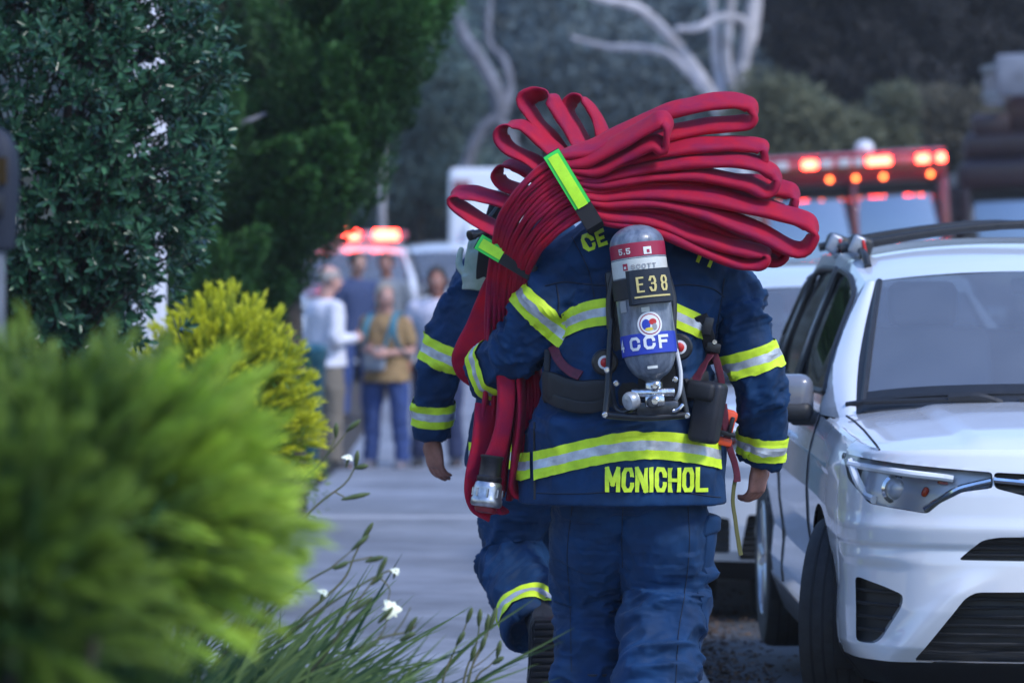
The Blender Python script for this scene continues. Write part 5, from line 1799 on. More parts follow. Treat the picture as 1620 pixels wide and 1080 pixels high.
def glassmat(name, tint=(.55, .60, .66), refl=1.9, trans=.6, painted_sheen=0.0):
    m = bpy.data.materials.new(name); m.use_nodes = True
    nt = m.node_tree; nt.nodes.remove(nt.nodes["Principled BSDF"])
    tb = nt.nodes.new("ShaderNodeBsdfTransparent"); tb.inputs[0].default_value = (*[c * trans for c in tint], 1)
    gb = nt.nodes.new("ShaderNodeBsdfGlossy"); gb.inputs["Roughness"].default_value = .03
    lw = nt.nodes.new("ShaderNodeLayerWeight"); lw.inputs[0].default_value = .5      # facing = 1 - |cos|
    pw = nt.nodes.new("ShaderNodeMath"); pw.operation = 'POWER'; pw.inputs[1].default_value = 4.5
    nt.links.new(lw.outputs["Facing"], pw.inputs[0])
    f0 = ((refl - 1) / (refl + 1)) ** 2
    fr = nt.nodes.new("ShaderNodeMapRange"); fr.inputs[3].default_value = f0; fr.inputs[4].default_value = 1.0
    nt.links.new(pw.outputs[0], fr.inputs[0])
    mx = nt.nodes.new("ShaderNodeMixShader")
    base = tb.outputs[0]
    if painted_sheen:  # pale diffuse layer paints the brightness of reflected light onto the glass
        db = nt.nodes.new("ShaderNodeBsdfDiffuse"); db.inputs[0].default_value = (.50, .52, .56, 1)
        tc = nt.nodes.new("ShaderNodeTexCoord"); ns = nt.nodes.new("ShaderNodeTexNoise"); ns.inputs["Scale"].default_value = 3.5
        nt.links.new(tc.outputs["Object"], ns.inputs["Vector"])
        mr = nt.nodes.new("ShaderNodeMapRange"); mr.inputs[3].default_value = painted_sheen * .7; mr.inputs[4].default_value = painted_sheen * 1.3
        nt.links.new(ns.outputs[0], mr.inputs[0])
        m2 = nt.nodes.new("ShaderNodeMixShader"); nt.links.new(mr.outputs[0], m2.inputs[0]); nt.links.new(tb.outputs[0], m2.inputs[1]); nt.links.new(db.outputs[0], m2.inputs[2])
        base = m2.outputs[0]
    nt.links.new(fr.outputs[0], mx.inputs[0]); nt.links.new(base, mx.inputs[1]); nt.links.new(gb.outputs[0], mx.inputs[2])
    nt.links.new(mx.outputs[0], nt.nodes["Material Output"].inputs[0])
    return m


M_GLASS = glassmat("windscreen_glass", refl=2.35, trans=1.2, painted_sheen=.19)
M_GLASSD = glassmat("dark_side_glass", tint=(.3, .33, .33), refl=1.5, trans=.5)
M_LCOVER = glassmat("lamp_cover", tint=(1, 1, 1), refl=1.4, trans=.97)


def inpoly(x, z, poly):
    n = len(poly); r = np.zeros(len(x), bool)
    for i in range(n):
        x1, z1 = poly[i]; x2, z2 = poly[(i + 1) % n]
        c = ((z1 > z) != (z2 > z)) & (x < (x2 - x1) * (z - z1) / (z2 - z1 + 1e-12) + x1)
        r ^= c
    return r


def snap(x, z, poly, tol):
    """moves points lying within tol of the outline onto it"""
    bx, bz, bd = x.copy(), z.copy(), np.full(len(x), 1e9)
    n = len(poly)
    for i in range(n):
        a = np.array(poly[i]); b = np.array(poly[(i + 1) % n]); d = b - a
        t = np.clip(((x - a[0]) * d[0] + (z - a[1]) * d[1]) / (d @ d), 0, 1)
        qx, qz = a[0] + t * d[0], a[1] + t * d[1]
        ds = np.hypot(x - qx, z - qz)
        m = ds < bd
        bx[m], bz[m], bd[m] = qx[m], qz[m], ds[m]
    m = bd < tol
    return np.where(m, bx, x), np.where(m, bz, z)


def roundpoly(poly, r=.02, k=4):
    out = []
    n = len(poly)
    for i in range(n):
        p = Vector(poly[i]); a = Vector(poly[i - 1]); b = Vector(poly[(i + 1) % n])
        if abs(p.x) < 1e-6: out.append(tuple(p)); continue
        da, db = (a - p), (b - p)
        ra = min(r, da.length * .4); rb = min(r, db.length * .4)
        q0 = p + da.normalized() * ra; q1 = p + db.normalized() * rb
        for j in range(k + 1):
            t = j / k
            out.append(tuple(q0 * (1 - t) ** 2 + p * 2 * t * (1 - t) + q1 * t * t))
    return out


RAV = dict(
    lamp=[(-.874, .935), (-.71, .917), (-.57, .906), (-.434, .896), (-.434, .846), (-.53, .832), (-.60, .795), (-.639, .761), (-.76, .778), (-.815, .787), (-.866, .855)],
    upper=[(-.430, .896), (0, .876), (0, .79), (-.25, .80), (-.430, .846)],
    slot=[(-.545, .615), (-.47, .680), (-.42, .690), (0, .697), (0, .612)],
    fog=[(-.852, .548), (-.77, .522), (-.712, .498), (-.717, .462), (-.778, .350), (-.80, .334), (-.850, .335)],
    lower=[(-.682, .286), (-.525, .495), (-.49, .514), (0, .520), (0, .286)])


def make_car(root, paint, cfg, hz=1.0, steer=R(-19), detail=True):
    """crossover car: local frame, nose at y = 0 facing -y, length 4.58"""
    H = hz
    plan = [(0, 0), (-.3, .012), (-.5, .045), (-.65, .095), (-.75, .150), (-.82, .215), (-.868, .30), (-.893, .42), (-.906, .6), (-.915, 1.0), (-.92, 2.0), (-.92, 3.3), (-.917, 3.9), (-.88, 4.33), (-.75, 4.48), (-.4, 4.55), (0, 4.58)]
    pp, _ = catmull([Vector((a, b, 0)) for a, b in plan], [0] * len(plan), 40)
    pa = np.array([[v.x, v.y] for v in pp])
    al = np.concatenate([[0], np.cumsum(np.hypot(*np.diff(pa, axis=0).T))])
    brk = al[np.argmin(np.abs(pa[:, 1] - .62) + (pa[:, 0] > -.5) * 9)]
    end = al[-1]
    tt_ = np.concatenate([np.arange(0, brk, .0065), np.linspace(brk, end, 200)])
    X = np.interp(tt_, al, pa[:, 0]); Y = np.interp(tt_, al, pa[:, 1])
    dx, dy = np.gradient(X, tt_), np.gradient(Y, tt_)
    ln = np.hypot(dx, dy); nx, ny = -dy / ln * -1, dx / ln * -1      # inward normal
    nx, ny = -(-dy / ln), -(dx / ln)
    # make sure it points to the middle of the car
    s_ = np.sign((0 - X) * nx + (2.2 - Y) * ny); s_[s_ == 0] = 1
    nx, ny = nx * s_, ny * s_

    def Zh(x, y):
        b = np.interp(y, [0, .06, .15, .35, .7, 1.0, 1.3, 2, 4.6], [.945, .965, .985, 1.015, 1.05, 1.07, 1.08, 1.09, 1.12]) * H
        return b - .055 * np.abs(x / .88) ** 4 - .018 * (x / .88) ** 2
    front = 1 - sstep(.25, .75, Y)
    rows = np.linspace(0, 1, 118)
    zf = [.19, .235, .28, .33, .45, .60, .66, .72, .82, .90, .95, 1.0]
    df = [.14, .085, .030, .006, .0, .008, .018, .010, .020, .040, .062, .115]
    zs = [.19, .25, .32, .40, .52, .66, .78, .90, .97, 1.0, 1.06]
    ds = [.070, .045, .020, .012, .022, .004, .0, .010, .028, .042, .060]
    ztop = Zh(X + nx * .07, Y + ny * .07)
    Zr = .19 + rows[:, None] * (ztop[None] - .19)
    zq = Zr / np.maximum(ztop / np.where(front > .5, .965, 1.03), .5)
    D = front[None] * np.interp(Zr, zf, df) + (1 - front[None]) * np.interp(zq, zs, ds)
    # sculpted bumper: arms beside the lower opening stand out, the panel over the fog recess lies deeper
    XX = np.broadcast_to(X, Zr.shape); YY = np.broadcast_to(Y, Zr.shape)
    if detail:
        line = -.70 + (Zr - .286) * (.19 / .214)
        arm = np.exp(-((XX - line + .045) / .055) ** 2) * sstep(.60, .50, Zr) * front[None]
        D = D - .020 * arm
        D = D + .016 * np.exp(-((XX + .80) / .10) ** 2) * sstep(.62, .575, Zr) * sstep(.28, .36, Zr) * front[None] * (1 - arm)
        D = D - .010 * sstep(.645, .665, Zr) * sstep(.76, .70, Zr) * front[None]
        D = D - .012 * np.exp(-((Zr - .89) / .03) ** 2) * np.exp(-((YY - .55) / .35) ** 2) * (1 - front[None])
    PX = X[None] + nx[None] * D; PY = Y[None] + ny[None] * D; PZ = Zr.copy()
    nr, nc = PX.shape
    fx, fz = PX.ravel().copy(), PZ.ravel().copy(); fy = PY.ravel().copy()
    isfront = (np.broadcast_to(front, PX.shape).ravel() > .02)
    regions = {}; inset = {}
    for k, poly in cfg.items():
        poly = [(a, b * H) for a, b in poly]
        poly = roundpoly(poly, .016 if k != 'lamp' else .012)
        qq = np.arange(nr * nc).reshape(nr, nc)
        qq = np.stack([qq[:-1, :-1], qq[1:, :-1], qq[1:, 1:], qq[:-1, 1:]], -1).reshape(-1, 4)
        cin = inpoly(fx[qq].mean(1), fz[qq].mean(1), poly) & (fy[qq].mean(1) < .5)
        edge_v = np.zeros(nr * nc, bool)
        edge_v[np.intersect1d(qq[cin].ravel(), qq[~cin].ravel())] = True
        sx, sz = snap(fx, fz, poly, .012)
        sx, sz = np.where(edge_v, sx, fx), np.where(edge_v, sz, fz)
        inset[k] = cin
        ok = isfront & (fy < .55) & ((np.abs(sx - fx) + np.abs(sz - fz)) > 1e-9)
        # keep y on the surface: follow the local slope
        g = (np.gradient(PY, axis=1) / (np.gradient(PX, axis=1) - 1e-9)).ravel()
        fy = np.where(ok, fy + np.clip(g, -6, 6) * (sx - fx), fy)
        fx = np.where(ok, sx, fx); fz = np.where(ok, sz, fz)
        regions[k] = poly
    arcs = [(.93, .355, .385), (3.59, .355, .385)]
    archs = []
    for cy, cz, r_ in arcs:
        side = ~isfront
        rr = np.hypot(fy - cy, fz - cz)
        qq = np.arange(nr * nc).reshape(nr, nc)
        qq = np.stack([qq[:-1, :-1], qq[1:, :-1], qq[1:, 1:], qq[:-1, 1:]], -1).reshape(-1, 4)
        cin = (np.hypot(fy[qq].mean(1) - cy, fz[qq].mean(1) - cz) < r_) & (np.abs(fx[qq].mean(1)) > .6)
        m = np.zeros(nr * nc, bool); m[np.intersect1d(qq[cin].ravel(), qq[~cin].ravel())] = True
        archs.append(cin)
        fy = np.where(m, cy + (fy - cy) * r_ / rr, fy); fz = np.where(m, cz + (fz - cz) * r_ / rr, fz)
    V = np.stack([fx, fy, fz], 1)
    idx = np.arange(nr * nc).reshape(nr, nc)
    q = np.stack([idx[:-1, :-1], idx[1:, :-1], idx[1:, 1:], idx[:-1, 1:]], -1).reshape(-1, 4)
    cen = V[q].mean(1)
    lab = np.zeros(len(q), int)
    names = list(regions)
    for i, k in enumerate(names):
        lab[inset[k]] = i + 1
    for m in archs: lab[m] = -1

    def mirror(V_, q_):
        V2 = V_.copy(); V2[:, 0] *= -1
        return np.concatenate([V_, V2]), np.concatenate([q_, q_[:, ::-1] + len(V_)])

    def sub(mask, off=None):
        qs = q[mask]; u, inv = np.unique(qs, return_inverse=True)
        v = V[u].copy()
        if off is not None: v = v + off
        return v, inv.reshape(-1, 4)

    def emit(name, parts, m, angle=50, parent=root):
        mb = MB()
        for v, f in parts: mb.add(v, f)
        me = mb.mesh(name)
        bm = bmesh.new(); bm.from_mesh(me); bmesh.ops.remove_doubles(bm, verts=bm.verts, dist=.0006)
        bmesh.ops.recalc_face_normals(bm, faces=bm.faces); bm.to_mesh(me); bm.free()
        return link(name, me, m, parent, True, angle)
    # black lower cladding below z .285 (front) / .33 (side)
    low = (lab == 0) & (cen[:, 2] < np.where(cen[:, 1] < .5, .284, .31))
    main = (lab == 0) & ~low
    # fender strip and bonnet
    top = V.reshape(nr, nc, 3)[-1]
    ih = int(np.argmin(np.abs(top[:, 0] + .775) + (top[:, 1] > .6) * 9))
    ic = int(np.argmin(np.abs(top[:, 1] - 1.22) + (top[:, 0] > -.5) * 9))

    def cowl(x): return 1.00 + .20 * np.abs(x / .80) ** 2.2
    B = []
    nb = 26
    for j in range(ih + 1):
        x0, y0 = top[j, 0], top[j, 1]
        x1 = x0 * (.795 / .775); y1 = cowl(x1)
        col = []
        for i in range(nb + 1):
            t = i / nb
            x = x0 + (x1 - x0) * t; y = y0 + (y1 - y0) * t
            z = Zh(x, y)
            z += .012 * sstep(.52, .44, abs(x) - .06 * t) * sstep(0, .12, t) * H          # raised centre of the bonnet
            if i == 0: z = top[j, 2]
            col.append((x, y, float(z)))
        B.append(col)
    B = np.array(B)
    hoodL = B[ih]
    S = []
    for j in range(ih, ic + 1, 3):
        t = (top[j, 1] - top[ih, 1]) / (top[ic, 1] - top[ih, 1])
        e = np.array([np.interp(t, np.linspace(0, 1, nb + 1), hoodL[:, k]) for k in range(3)])
        a = top[j]
        row = []
        for i in range(7):
            w = i / 6
            p = a * (1 - w) + e * w
            if 0 < i < 6: p = np.array([p[0], p[1], max(p[2], float(Zh(p[0], p[1]))) if i > 1 else p[2] + .006])
            row.append(p)
        S.append(row)
    S = np.array(S)

    def gridq(a):
        r, c = a.shape[:2]; ii = np.arange(r * c).reshape(r, c)
        return a.reshape(-1, 3), np.stack([ii[:-1, :-1], ii[1:, :-1], ii[1:, 1:], ii[:-1, 1:]], -1).reshape(-1, 4)
    body = emit("body", [mirror(*sub(main)), mirror(*gridq(S))], paint)
    emit("lower_cladding", [mirror(*sub(low))], M_TRIMB)
    hood = emit("bonnet", [mirror(*gridq(B))], paint)
    gl = MB()
    for sg in (-1, 1):
        gl.tube([(sg * -p[0], p[1], p[2] + .001) for p in hoodL], .0035, 6)
    build("bonnet_gap", gl, M_GAP, hood)

    # openings in the nose: recessed backing, walls, slats, lamps
    def recess(k, depth, wallm, backm, name):
        mask = lab == names.index(k) + 1
        v, f = sub(mask)
        n = len(v)
        vin = v + np.array([0, depth, 0])
        ed = {}
        for quad in f:
            for a, b in zip(quad, np.roll(quad, -1)):
                if (b, a) in ed: del ed[(b, a)]
                else: ed[(a, b)] = 1
        ed = [(a, b) for a, b in ed if not (abs(v[a][0]) < 1e-4 and abs(v[b][0]) < 1e-4)]
        w = [(a, b, b + n, a + n) for a, b in ed]
        allv = np.concatenate([v, vin])
        uu, inv = np.unique(np.array(w).ravel(), return_inverse=True)
        wf = inv.reshape(-1, 4)
        if k in ("fog", "lamp"):
            flip = np.array([-1, 1, 1])
            for sg in (1, -1):
                fl = flip if sg < 0 else np.array([1, 1, 1])
                emit(name + "_surround", [(allv[uu] * fl, wf)], wallm, parent=body)
                o = emit(name, [(vin * fl, f)], backm, parent=body)
        else:
            emit(name + "_surround", [mirror(allv[uu], wf)], wallm, parent=body)
            o = emit(name, [mirror(vin, f)], backm, parent=body)
        return v, f, o
    for k, dp, nm in (("upper", .035, "grille"), ("slot", .05, "air_slot"), ("lower", .06, "lower_grille"), ("fog", .06, "fog_recess")):
        v, f, o = recess(k, dp, paint if k in ("fog", "slot", "lower") else M_TRIMB, M_TRIMB, nm)
        zlo, zhi = v[:, 2].min(), v[:, 2].max()
        nsl = {"upper": 2, "slot": 3, "lower": 7, "fog": 4}[k]
        sl = []
        for zz in np.linspace(zlo, zhi, nsl + 2)[1:-1]:
            m = np.abs(v[:, 2] - zz) < .006
            if not m.any(): continue
            xs = v[m][:, 0]
            a, b = xs.min() + .006, xs.max() - .004
            for sg in ((1, -1) if k == "fog" else (1,)):
                x_ = np.linspace(a, b if k == "fog" else -a, 14)
                order = np.argsort(v[:, 0])
                pts = [(x * sg, float(np.interp(-abs(x), v[order, 0], v[order, 1])) + dp * .6, zz) for x in x_]
                build("slat", MB().tube(pts, .006, 6), M_TRIMB, o)
        if k == "upper":
            pts = [(x, float(np.interp(-abs(x), v[np.argsort(v[:, 0]), 0], v[np.argsort(v[:, 0]), 1])) - .002, (.872 - .036 * (1 - abs(x) / .43)) * H) for x in np.linspace(-.43, .43, 30)]
            build("chrome_strip", MB().tube(pts, .011, 8), M_CHR, o)
            by = float(v[np.argmax(v[:, 0]), 1])
            bd = MB()
            for rx, rz in ((.070, .048), (.044, .030)):
                bd.tube([(math.cos(a) * rx, by - .012, .845 * H + math.sin(a) * rz) for a in np.linspace(0, 2 * math.pi, 30)], .006, 6)
            build("badge", bd, M_CHR, o)
    # headlights
    mask = lab == names.index("lamp") + 1
    v, f, _o = recess("lamp", .055, M_TRIMB, M_HOUS, "headlight_housing")
    od = np.argsort(v[:, 0])

    def lampy(x):   # surface depth of the lamp cover
        return np.interp(-abs(x), v[od, 0], v[od, 1])
    lampoly = [np.array(p) for p in cfg["lamp"]]
    for sg in (1, -1):
        vv = v.copy(); vv[:, 0] *= sg
        hl = emit("headlight", [(vv, f if sg > 0 else f[:, ::-1])], M_LCOVER, parent=root)
        led = [(-.862, .905), (-.800, .898), (-.70, .888), (-.60, .878), (-.555, .872)]
        led2 = [(-.855, .912), (-.845, .86), (-.818, .810), (-.795, .796)]
        b = MB()
        b.tube([(sg * x, lampy(x) + .018, z * H) for x, z in led], .012, 8, smooth=4)
        b.tube([(sg * x, lampy(x) + .018, z * H) for x, z in led2], .014, 8, smooth=4)
        build("light_guide", b, M_LED, hl)
        b = MB().tube([(sg * x, lampy(x) + .010, z * H) for x, z in ((-.645, .772), (-.60, .803), (-.545, .838), (-.50, .852), (-.436, .868))], .011, 8, smooth=4)
        build("chrome_strip", b, M_CHR, hl)
        b = MB().ball((sg * -.725, lampy(-.725) + .040, .832 * H), (.036, .022, .036), 16, 10)
        build("projector_lens", b, M_LENS, hl)
        build("bezel", MB().lathe([(.046, 0), (.050, .006), (.040, .014), (.036, .010)], (sg * -.725, lampy(-.725) + .048, .832 * H), (0, -1, 0), 24), M_CHR, hl)
        b = MB()
        build("amber_reflector", b.box((sg * -.640, lampy(-.640) + .040, .828 * H), (.020, .010, .034), Matrix.Rotation(sg * R(25), 3, 'Y'), .01), M_AMBER, hl)
        build("amber_reflector", MB().box((sg * -.585, lampy(-.585) + .035, .858 * H), (.035, .010, .010), Matrix.Rotation(sg * R(8), 3, 'Y'), .004), M_AMBER, hl)
        if not detail or True:
            pass
        fm = MB().lathe([(.040, .0), (.046, -.012), (.040, -.020), (.026, -.012), (.004, -.010)], (sg * -.80, .25, .42), (sg * -.2, 1, 0), 20)
        if not detail: build("fog_lamp", fm, M_LENS, root)

    # greenhouse
    ab = np.array([-.80, 1.21, float(Zh(-.80, 1.21))]); at_ = np.array([-.655, 1.93, 1.475 * H])
    W_ = []
    for i in range(17):
        t = i / 16
        row = []
        for j in range(29):
            u = -1 + 2 * j / 28
            xb = .80 * u; yb = cowl(xb); zb = float(Zh(xb, yb)) + .004
            xt_ = .655 * u; yt = 1.80 + .13 * u * u; zt_ = (1.518 - .043 * u * u) * H
            x = xb + (xt_ - xb) * t; y = yb + (yt - yb) * t; z = zb + (zt_ - zb) * t + .022 * math.sin(math.pi * t)
            row.append((x, y, z))
        W_.append(row)
    W_ = np.array(W_)
    ws = build("windscreen", MB().grid(W_[:, 1:-1][1:], flip=True), M_GLASS, root)
    fr = MB()
    for e in (W_[1:, 1], W_[1:, -2], W_[1]):
        fr.tube([tuple(p) for p in e], .012, 6)
    fr.grid(W_[:3, 1:-1] - np.array([0, .003, -.003]), flip=True)
    build("windscreen_seal", fr, M_TRIMB, ws)
    wp = MB()
    wp.tube([(-.30, 1.02, float(Zh(-.3, 1.02)) + .02), (-.52, 1.06, 1.085 * H), (-.74, 1.17, 1.075 * H)], .009, 6)
    wp.tube([(-.28, 1.02, 1.075 * H), (-.36, 1.03, 1.098 * H), (-.46, 1.05, 1.092 * H)], .014, 6, smooth=3)
    build("wiper", wp, M_TRIMB, ws)
    wp = MB().tube([(.32, 1.01, float(Zh(.3, 1.02)) + .02), (.05, 1.0, 1.092 * H), (-.22, 1.015, 1.09 * H)], .009, 6)
    build("wiper", wp, M_TRIMB, ws)
    # side: grid between the belt line and the roof edge
    ny_, nz_ = 200, 40
    G = np.zeros((nz_ + 1, ny_ + 1, 3))
    for i in range(nz_ + 1):
        t = i / nz_
        yf_ = 1.21 + (1.93 - 1.21) * t ** .92; yr = 4.42 - .22 * t ** 1.5
        for j in range(ny_ + 1):
            u = j / ny_
            y = yf_ + (yr - yf_) * u
            zb = float(np.interp(y, top[ic:nc // 1, 1][:140], top[ic:, 2][:140])) if y < 4.3 else 1.06 * H
            zt_ = np.interp(y, [1.93, 2.3, 2.8, 3.6, 4.3], [1.475, 1.545, 1.572, 1.558, 1.50]) * H
            xb = -np.interp(y, [1.2, 1.5, 3.9, 4.42], [.815, .862, .858, .72]); xt_ = -np.interp(y, [1.9, 2.4, 3.6, 4.3], [.655, .672, .665, .60])
            x = xb + (xt_ - xb) * (t ** 1.15) - .02 * math.sin(math.pi * t)
            G[i, j] = (x, y, zb + (zt_ - zb) * t)
    # pillar beside the windscreen
    PF = []
    for i in range(17):
        t = i / 16
        g = np.array([np.interp(t, np.linspace(0, 1, nz_ + 1), G[:, 0, k]) for k in range(3)]); w_ = W_[i, 1]
        e = g + (w_ - g) * .72
        PF.append([g + (e - g) * q + np.array([0, -.012 * math.sin(math.pi * q), .004 * math.sin(math.pi * q)]) for q in np.linspace(0, 1, 7)])
    PF = np.array(PF)
    SEAL = np.stack([PF[:, -1], W_[:, 1] + np.array([0, -.002, .002])], 1)
    for sg in (1, -1):
        build("pillar_seal", MB().grid(SEAL * np.array([sg, 1, 1])), M_TRIMB, ws)
    wins = [[(1.47, 1.095), (1.70, 1.265), (1.98, 1.435), (2.2, 1.495), (2.52, 1.515), (2.54, 1.085)], [(2.63, 1.085), (2.61, 1.517), (3.2, 1.512), (3.36, 1.495), (3.48, 1.10)],
            [(3.58, 1.13), (3.48, 1.480), (3.80, 1.46), (4.02, 1.21), (4.0, 1.17)]]
    gy, gzz = G[:, :, 1].ravel().copy(), G[:, :, 2].ravel().copy()
    polys = [roundpoly([(a, b * H) for a, b in w], .04) for w in wins]
    gi = np.arange(gy.size).reshape(nz_ + 1, ny_ + 1)
    gq = np.stack([gi[:-1, :-1], gi[1:, :-1], gi[1:, 1:], gi[:-1, 1:]], -1).reshape(-1, 4)
    gl_ = np.zeros(len(gq), int)
    for i, w in enumerate(polys):
        cin = inpoly(gy[gq].mean(1), gzz[gq].mean(1), w); gl_[cin] = i + 1
        ev = np.intersect1d(gq[cin].ravel(), gq[~cin].ravel())
        a_, b_ = snap(gy[ev], gzz[ev], w, .05); gy[ev], gzz[ev] = a_, b_
    GV = np.stack([G[:, :, 0].ravel(), gy, gzz], 1)
    gi = np.arange(GV.shape[0]).reshape(nz_ + 1, ny_ + 1)
    gq = np.stack([gi[:-1, :-1], gi[1:, :-1], gi[1:, 1:], gi[:-1, 1:]], -1).reshape(-1, 4)
    gc = GV[gq].mean(1)
    # roof
    Rf = []
    for j in range(0, ny_ + 1, 5):
        e = G[-1, j]
        yc = 1.80 + (4.25 - 1.80) * (j / ny_)
        zc = np.interp(yc, [1.80, 2.0, 2.3, 2.8, 3.5, 4.25], [1.518, 1.568, 1.612, 1.635, 1.625, 1.575]) * H
        row = []
        for i in range(15):
            u = 1 - i / 14
            x = e[0] * u; y = yc + (e[1] - yc) * u * u
            z = zc + (e[2] - zc) * (u ** 2.6)
            row.append((x, y, z))
        Rf.append(row)
    qv = GV[np.unique(gq[gl_ == 0])]
    u, inv = np.unique(gq[gl_ == 0], return_inverse=True)
    emit("pillars_and_roof", [mirror(GV[u], inv.reshape(-1, 4)), mirror(*gridq(np.array(Rf))), mirror(*gridq(PF))], paint)
    for i in range(3):
        u, inv = np.unique(gq[gl_ == i + 1], return_inverse=True)
        for sg in (1, -1):
            v2 = GV[u] + np.array([.012, 0, 0]); v2[:, 0] *= sg
            w = emit("side_window", [(v2, inv.reshape(-1, 4))], M_GLASSD)
            pl = [(sg * float(np.interp(b, G[:, 100, 2], G[:, 100, 0])) + 0, a, b) for a, b in polys[i]]
            t_ = [(b - G[0, 100, 2]) / (G[-1, 100, 2] - G[0, 100, 2]) for a, b in polys[i]]
            pl = []
            for a, b in polys[i]:
                k = np.argmin((GV[:, 1] - a) ** 2 + (GV[:, 2] - b) ** 2)
                pl.append((sg * (GV[k, 0] - .001), a, b))
            build("window_seal", MB().tube(pl + [pl[0]], .012, 6), M_TRIMB, w)
    # tail
    tl = MB()
    tl.grid(np.array([[(x, 4.42 - .22 * t ** 1.5 + .10 * (1 - (x / .72) ** 2) * (1 - .5 * t), (1.06 + .47 * t) * H) for x in np.linspace(-.72 + .12 * t, .72 - .12 * t, 15)] for t in np.linspace(0, 1, 9)]))
    build("rear_window", tl, M_GLASSD, root)

    # body side details: door gaps, handles, sill
    sd = MB()
    rowz = V.reshape(nr, nc, 3)

    def sidept(y, z):
        j = int(np.argmin(np.abs(Y - y) + (X > -.5) * 9)); i = int(np.argmin(np.abs(rowz[:, j, 2] - z)))
        p = rowz[i, j]
        return np.array([p[0] - .001, y, z])
    for y0, y1 in ((1.33, 1.40), (2.58, 2.60), (3.62, 3.30)):
        for sg in (1, -1):
            pts = []
            for k in range(14):
                t = k / 13
                z = .34 + (1.02 - .34) * t
                y = y0 + (y1 - y0) * t if y0 < 3 else np.interp(t, [0, .35, .65, 1], [3.14, 3.16, 3.38, 3.56])
                p = sidept(y, z); pts.append((p[0] * sg, p[1], p[2]))
            build("door_gap", MB().tube(pts, .005, 6), M_GAP, body)
    for y in (2.36, 3.30):
        for sg in (1, -1):
            p = sidept(y, .91)
            build("door_handle", MB().tube([(sg * (p[0] + .005), y - .09, .91), (sg * (p[0] - .028), y - .06, .912), (sg * (p[0] - .028), y + .06, .914), (sg * (p[0] + .005), y + .09, .914)], .012, 8, smooth=4), paint, root)
    for sg in (1, -1):
        mm = MB().box((sg * -.985, 1.57, 1.075 * H), (.215, .13, .165), Matrix.Rotation(sg * R(-8), 3, 'Z'), .045, seg=4)
        ms = build("door_mirror", mm, M_MIRS, root)
        build("mirror_base", MB().box((sg * -.990, 1.562, 1.025 * H), (.222, .135, .075), Matrix.Rotation(sg * R(-8), 3, 'Z'), .03, seg=3).box((sg * -.90, 1.55, 1.0 * H), (.12, .09, .045), None, .012), M_TRIMB, ms)
        build("mirror_glass", MB().box((sg * -.985, 1.636, 1.08 * H), (.16, .004, .11), Matrix.Rotation(sg * R(-8), 3, 'Z'), .001), M_CHR, ms)
    # wheels
    for cy, st in ((.93, steer), (3.59, 0.0)):
        for sg in (1, -1):
            C0 = Matrix.Translation((sg * -.800, cy, .350)) @ Matrix.Rotation(st, 4, 'Z')

            def tf(mb_):
                mb_.v = [tuple(C0 @ Vector(p)) for p in mb_.v]; return mb_
            ty = MB().lathe([(.225, -.10), (.30, -.112), (.335, -.105), (.347, -.085), (.350, -.05), (.3505, 0), (.350, .05), (.347, .085), (.335, .105), (.30, .112), (.225, .10), (.225, -.10)], (0, 0, 0), (1, 0, 0), 72, caps=False)
            for gx in (-.055, -.018, .018, .055):
                pass
            t_o = build("wheel", tf(ty), M_TYRE, root)
            gv = MB()
            for gx in (-.06, -.02, .02, .06):
                gv.lathe([(.346, gx - .004), (.3515, gx - .004), (.3515, gx + .004), (.346, gx + .004)], (0, 0, 0), (1, 0, 0), 60, caps=False)
            build("tread_groove", tf(gv), M_GAP, t_o)
            rm = MB().lathe([(.228, .10), (.232, -.10), (.222, -.108), (.21, -.09), (.205, -.02), (.20, .09)], (0, 0, 0), (sg, 0, 0), 40, caps=False)
            for a in np.linspace(0, 2 * math.pi, 6)[:-1]:
                for da in (-.16, .16):
                    c, s = math.cos(a + da), math.sin(a + da); c1, s1 = math.cos(a + da * .4), math.sin(a + da * .4)
                    rm.tube([(sg * -.085, .05 * c1, .05 * s1), (sg * -.092, .215 * c, .215 * s)], [.020, .014], 6)
            rm.lathe([(.06, -.02), (.06, .095), (.02, .10)], (0, 0, 0), (-sg, 0, 0), 20)
            build("rim", tf(rm), M_RIM, t_o)
            disc = MB().lathe([(.16, -.02), (.16, -.03)], (0, 0, 0), (sg, 0, 0), 24)
            build("brake_disc", tf(disc), M_HOUS, t_o)
    for cy in (.93, 3.59):
        for sg in (1, -1):
            lin = MB()
            lin.grid(np.array([[(sg * x, cy + .40 * math.cos(a), .355 + .40 * math.sin(a)) for x in (-.90, -.50)] for a in np.linspace(-.35, math.pi + .35, 20)]))
            lin.grid(np.array([[(sg * -.50, cy + r_ * math.cos(a), .355 + r_ * math.sin(a)) for r_ in (.02, .41)] for a in np.linspace(0, 2 * math.pi, 24)]))
            build("wheel_arch_liner", lin, M_GAP, root)
    build("underbody", MB().box((0, 2.3, .30), (1.5, 4.2, .12), None, .02), M_GAP, root)
    # interior
    it = MB().box((0, 1.45, .99 * H), (1.44, .42, .10), None, .04)
    build("dashboard", it, M_INT, root)
    build("cabin_floor", MB().box((0, 2.8, .62), (1.5, 2.9, .08), None, .02).box((0, 4.0, .85 * H), (1.35, .5, .45), None, .05), M_INT, root)
    for sx in (-.38, .38):
        b = MB().box((sx, 2.45, 1.0 * H), (.50, .14, .62), Matrix.Rotation(R(-14), 3, 'X'), .06, seg=3).box((sx, 2.15, .74), (.50, .5, .16), None, .05)
        s = build("front_seat", b, M_SEAT, root)
        build("headrest", MB().box((sx, 2.545, 1.385 * H), (.26, .10, .17), Matrix.Rotation(R(-10), 3, 'X'), .04, seg=3), M_SEAT, s)
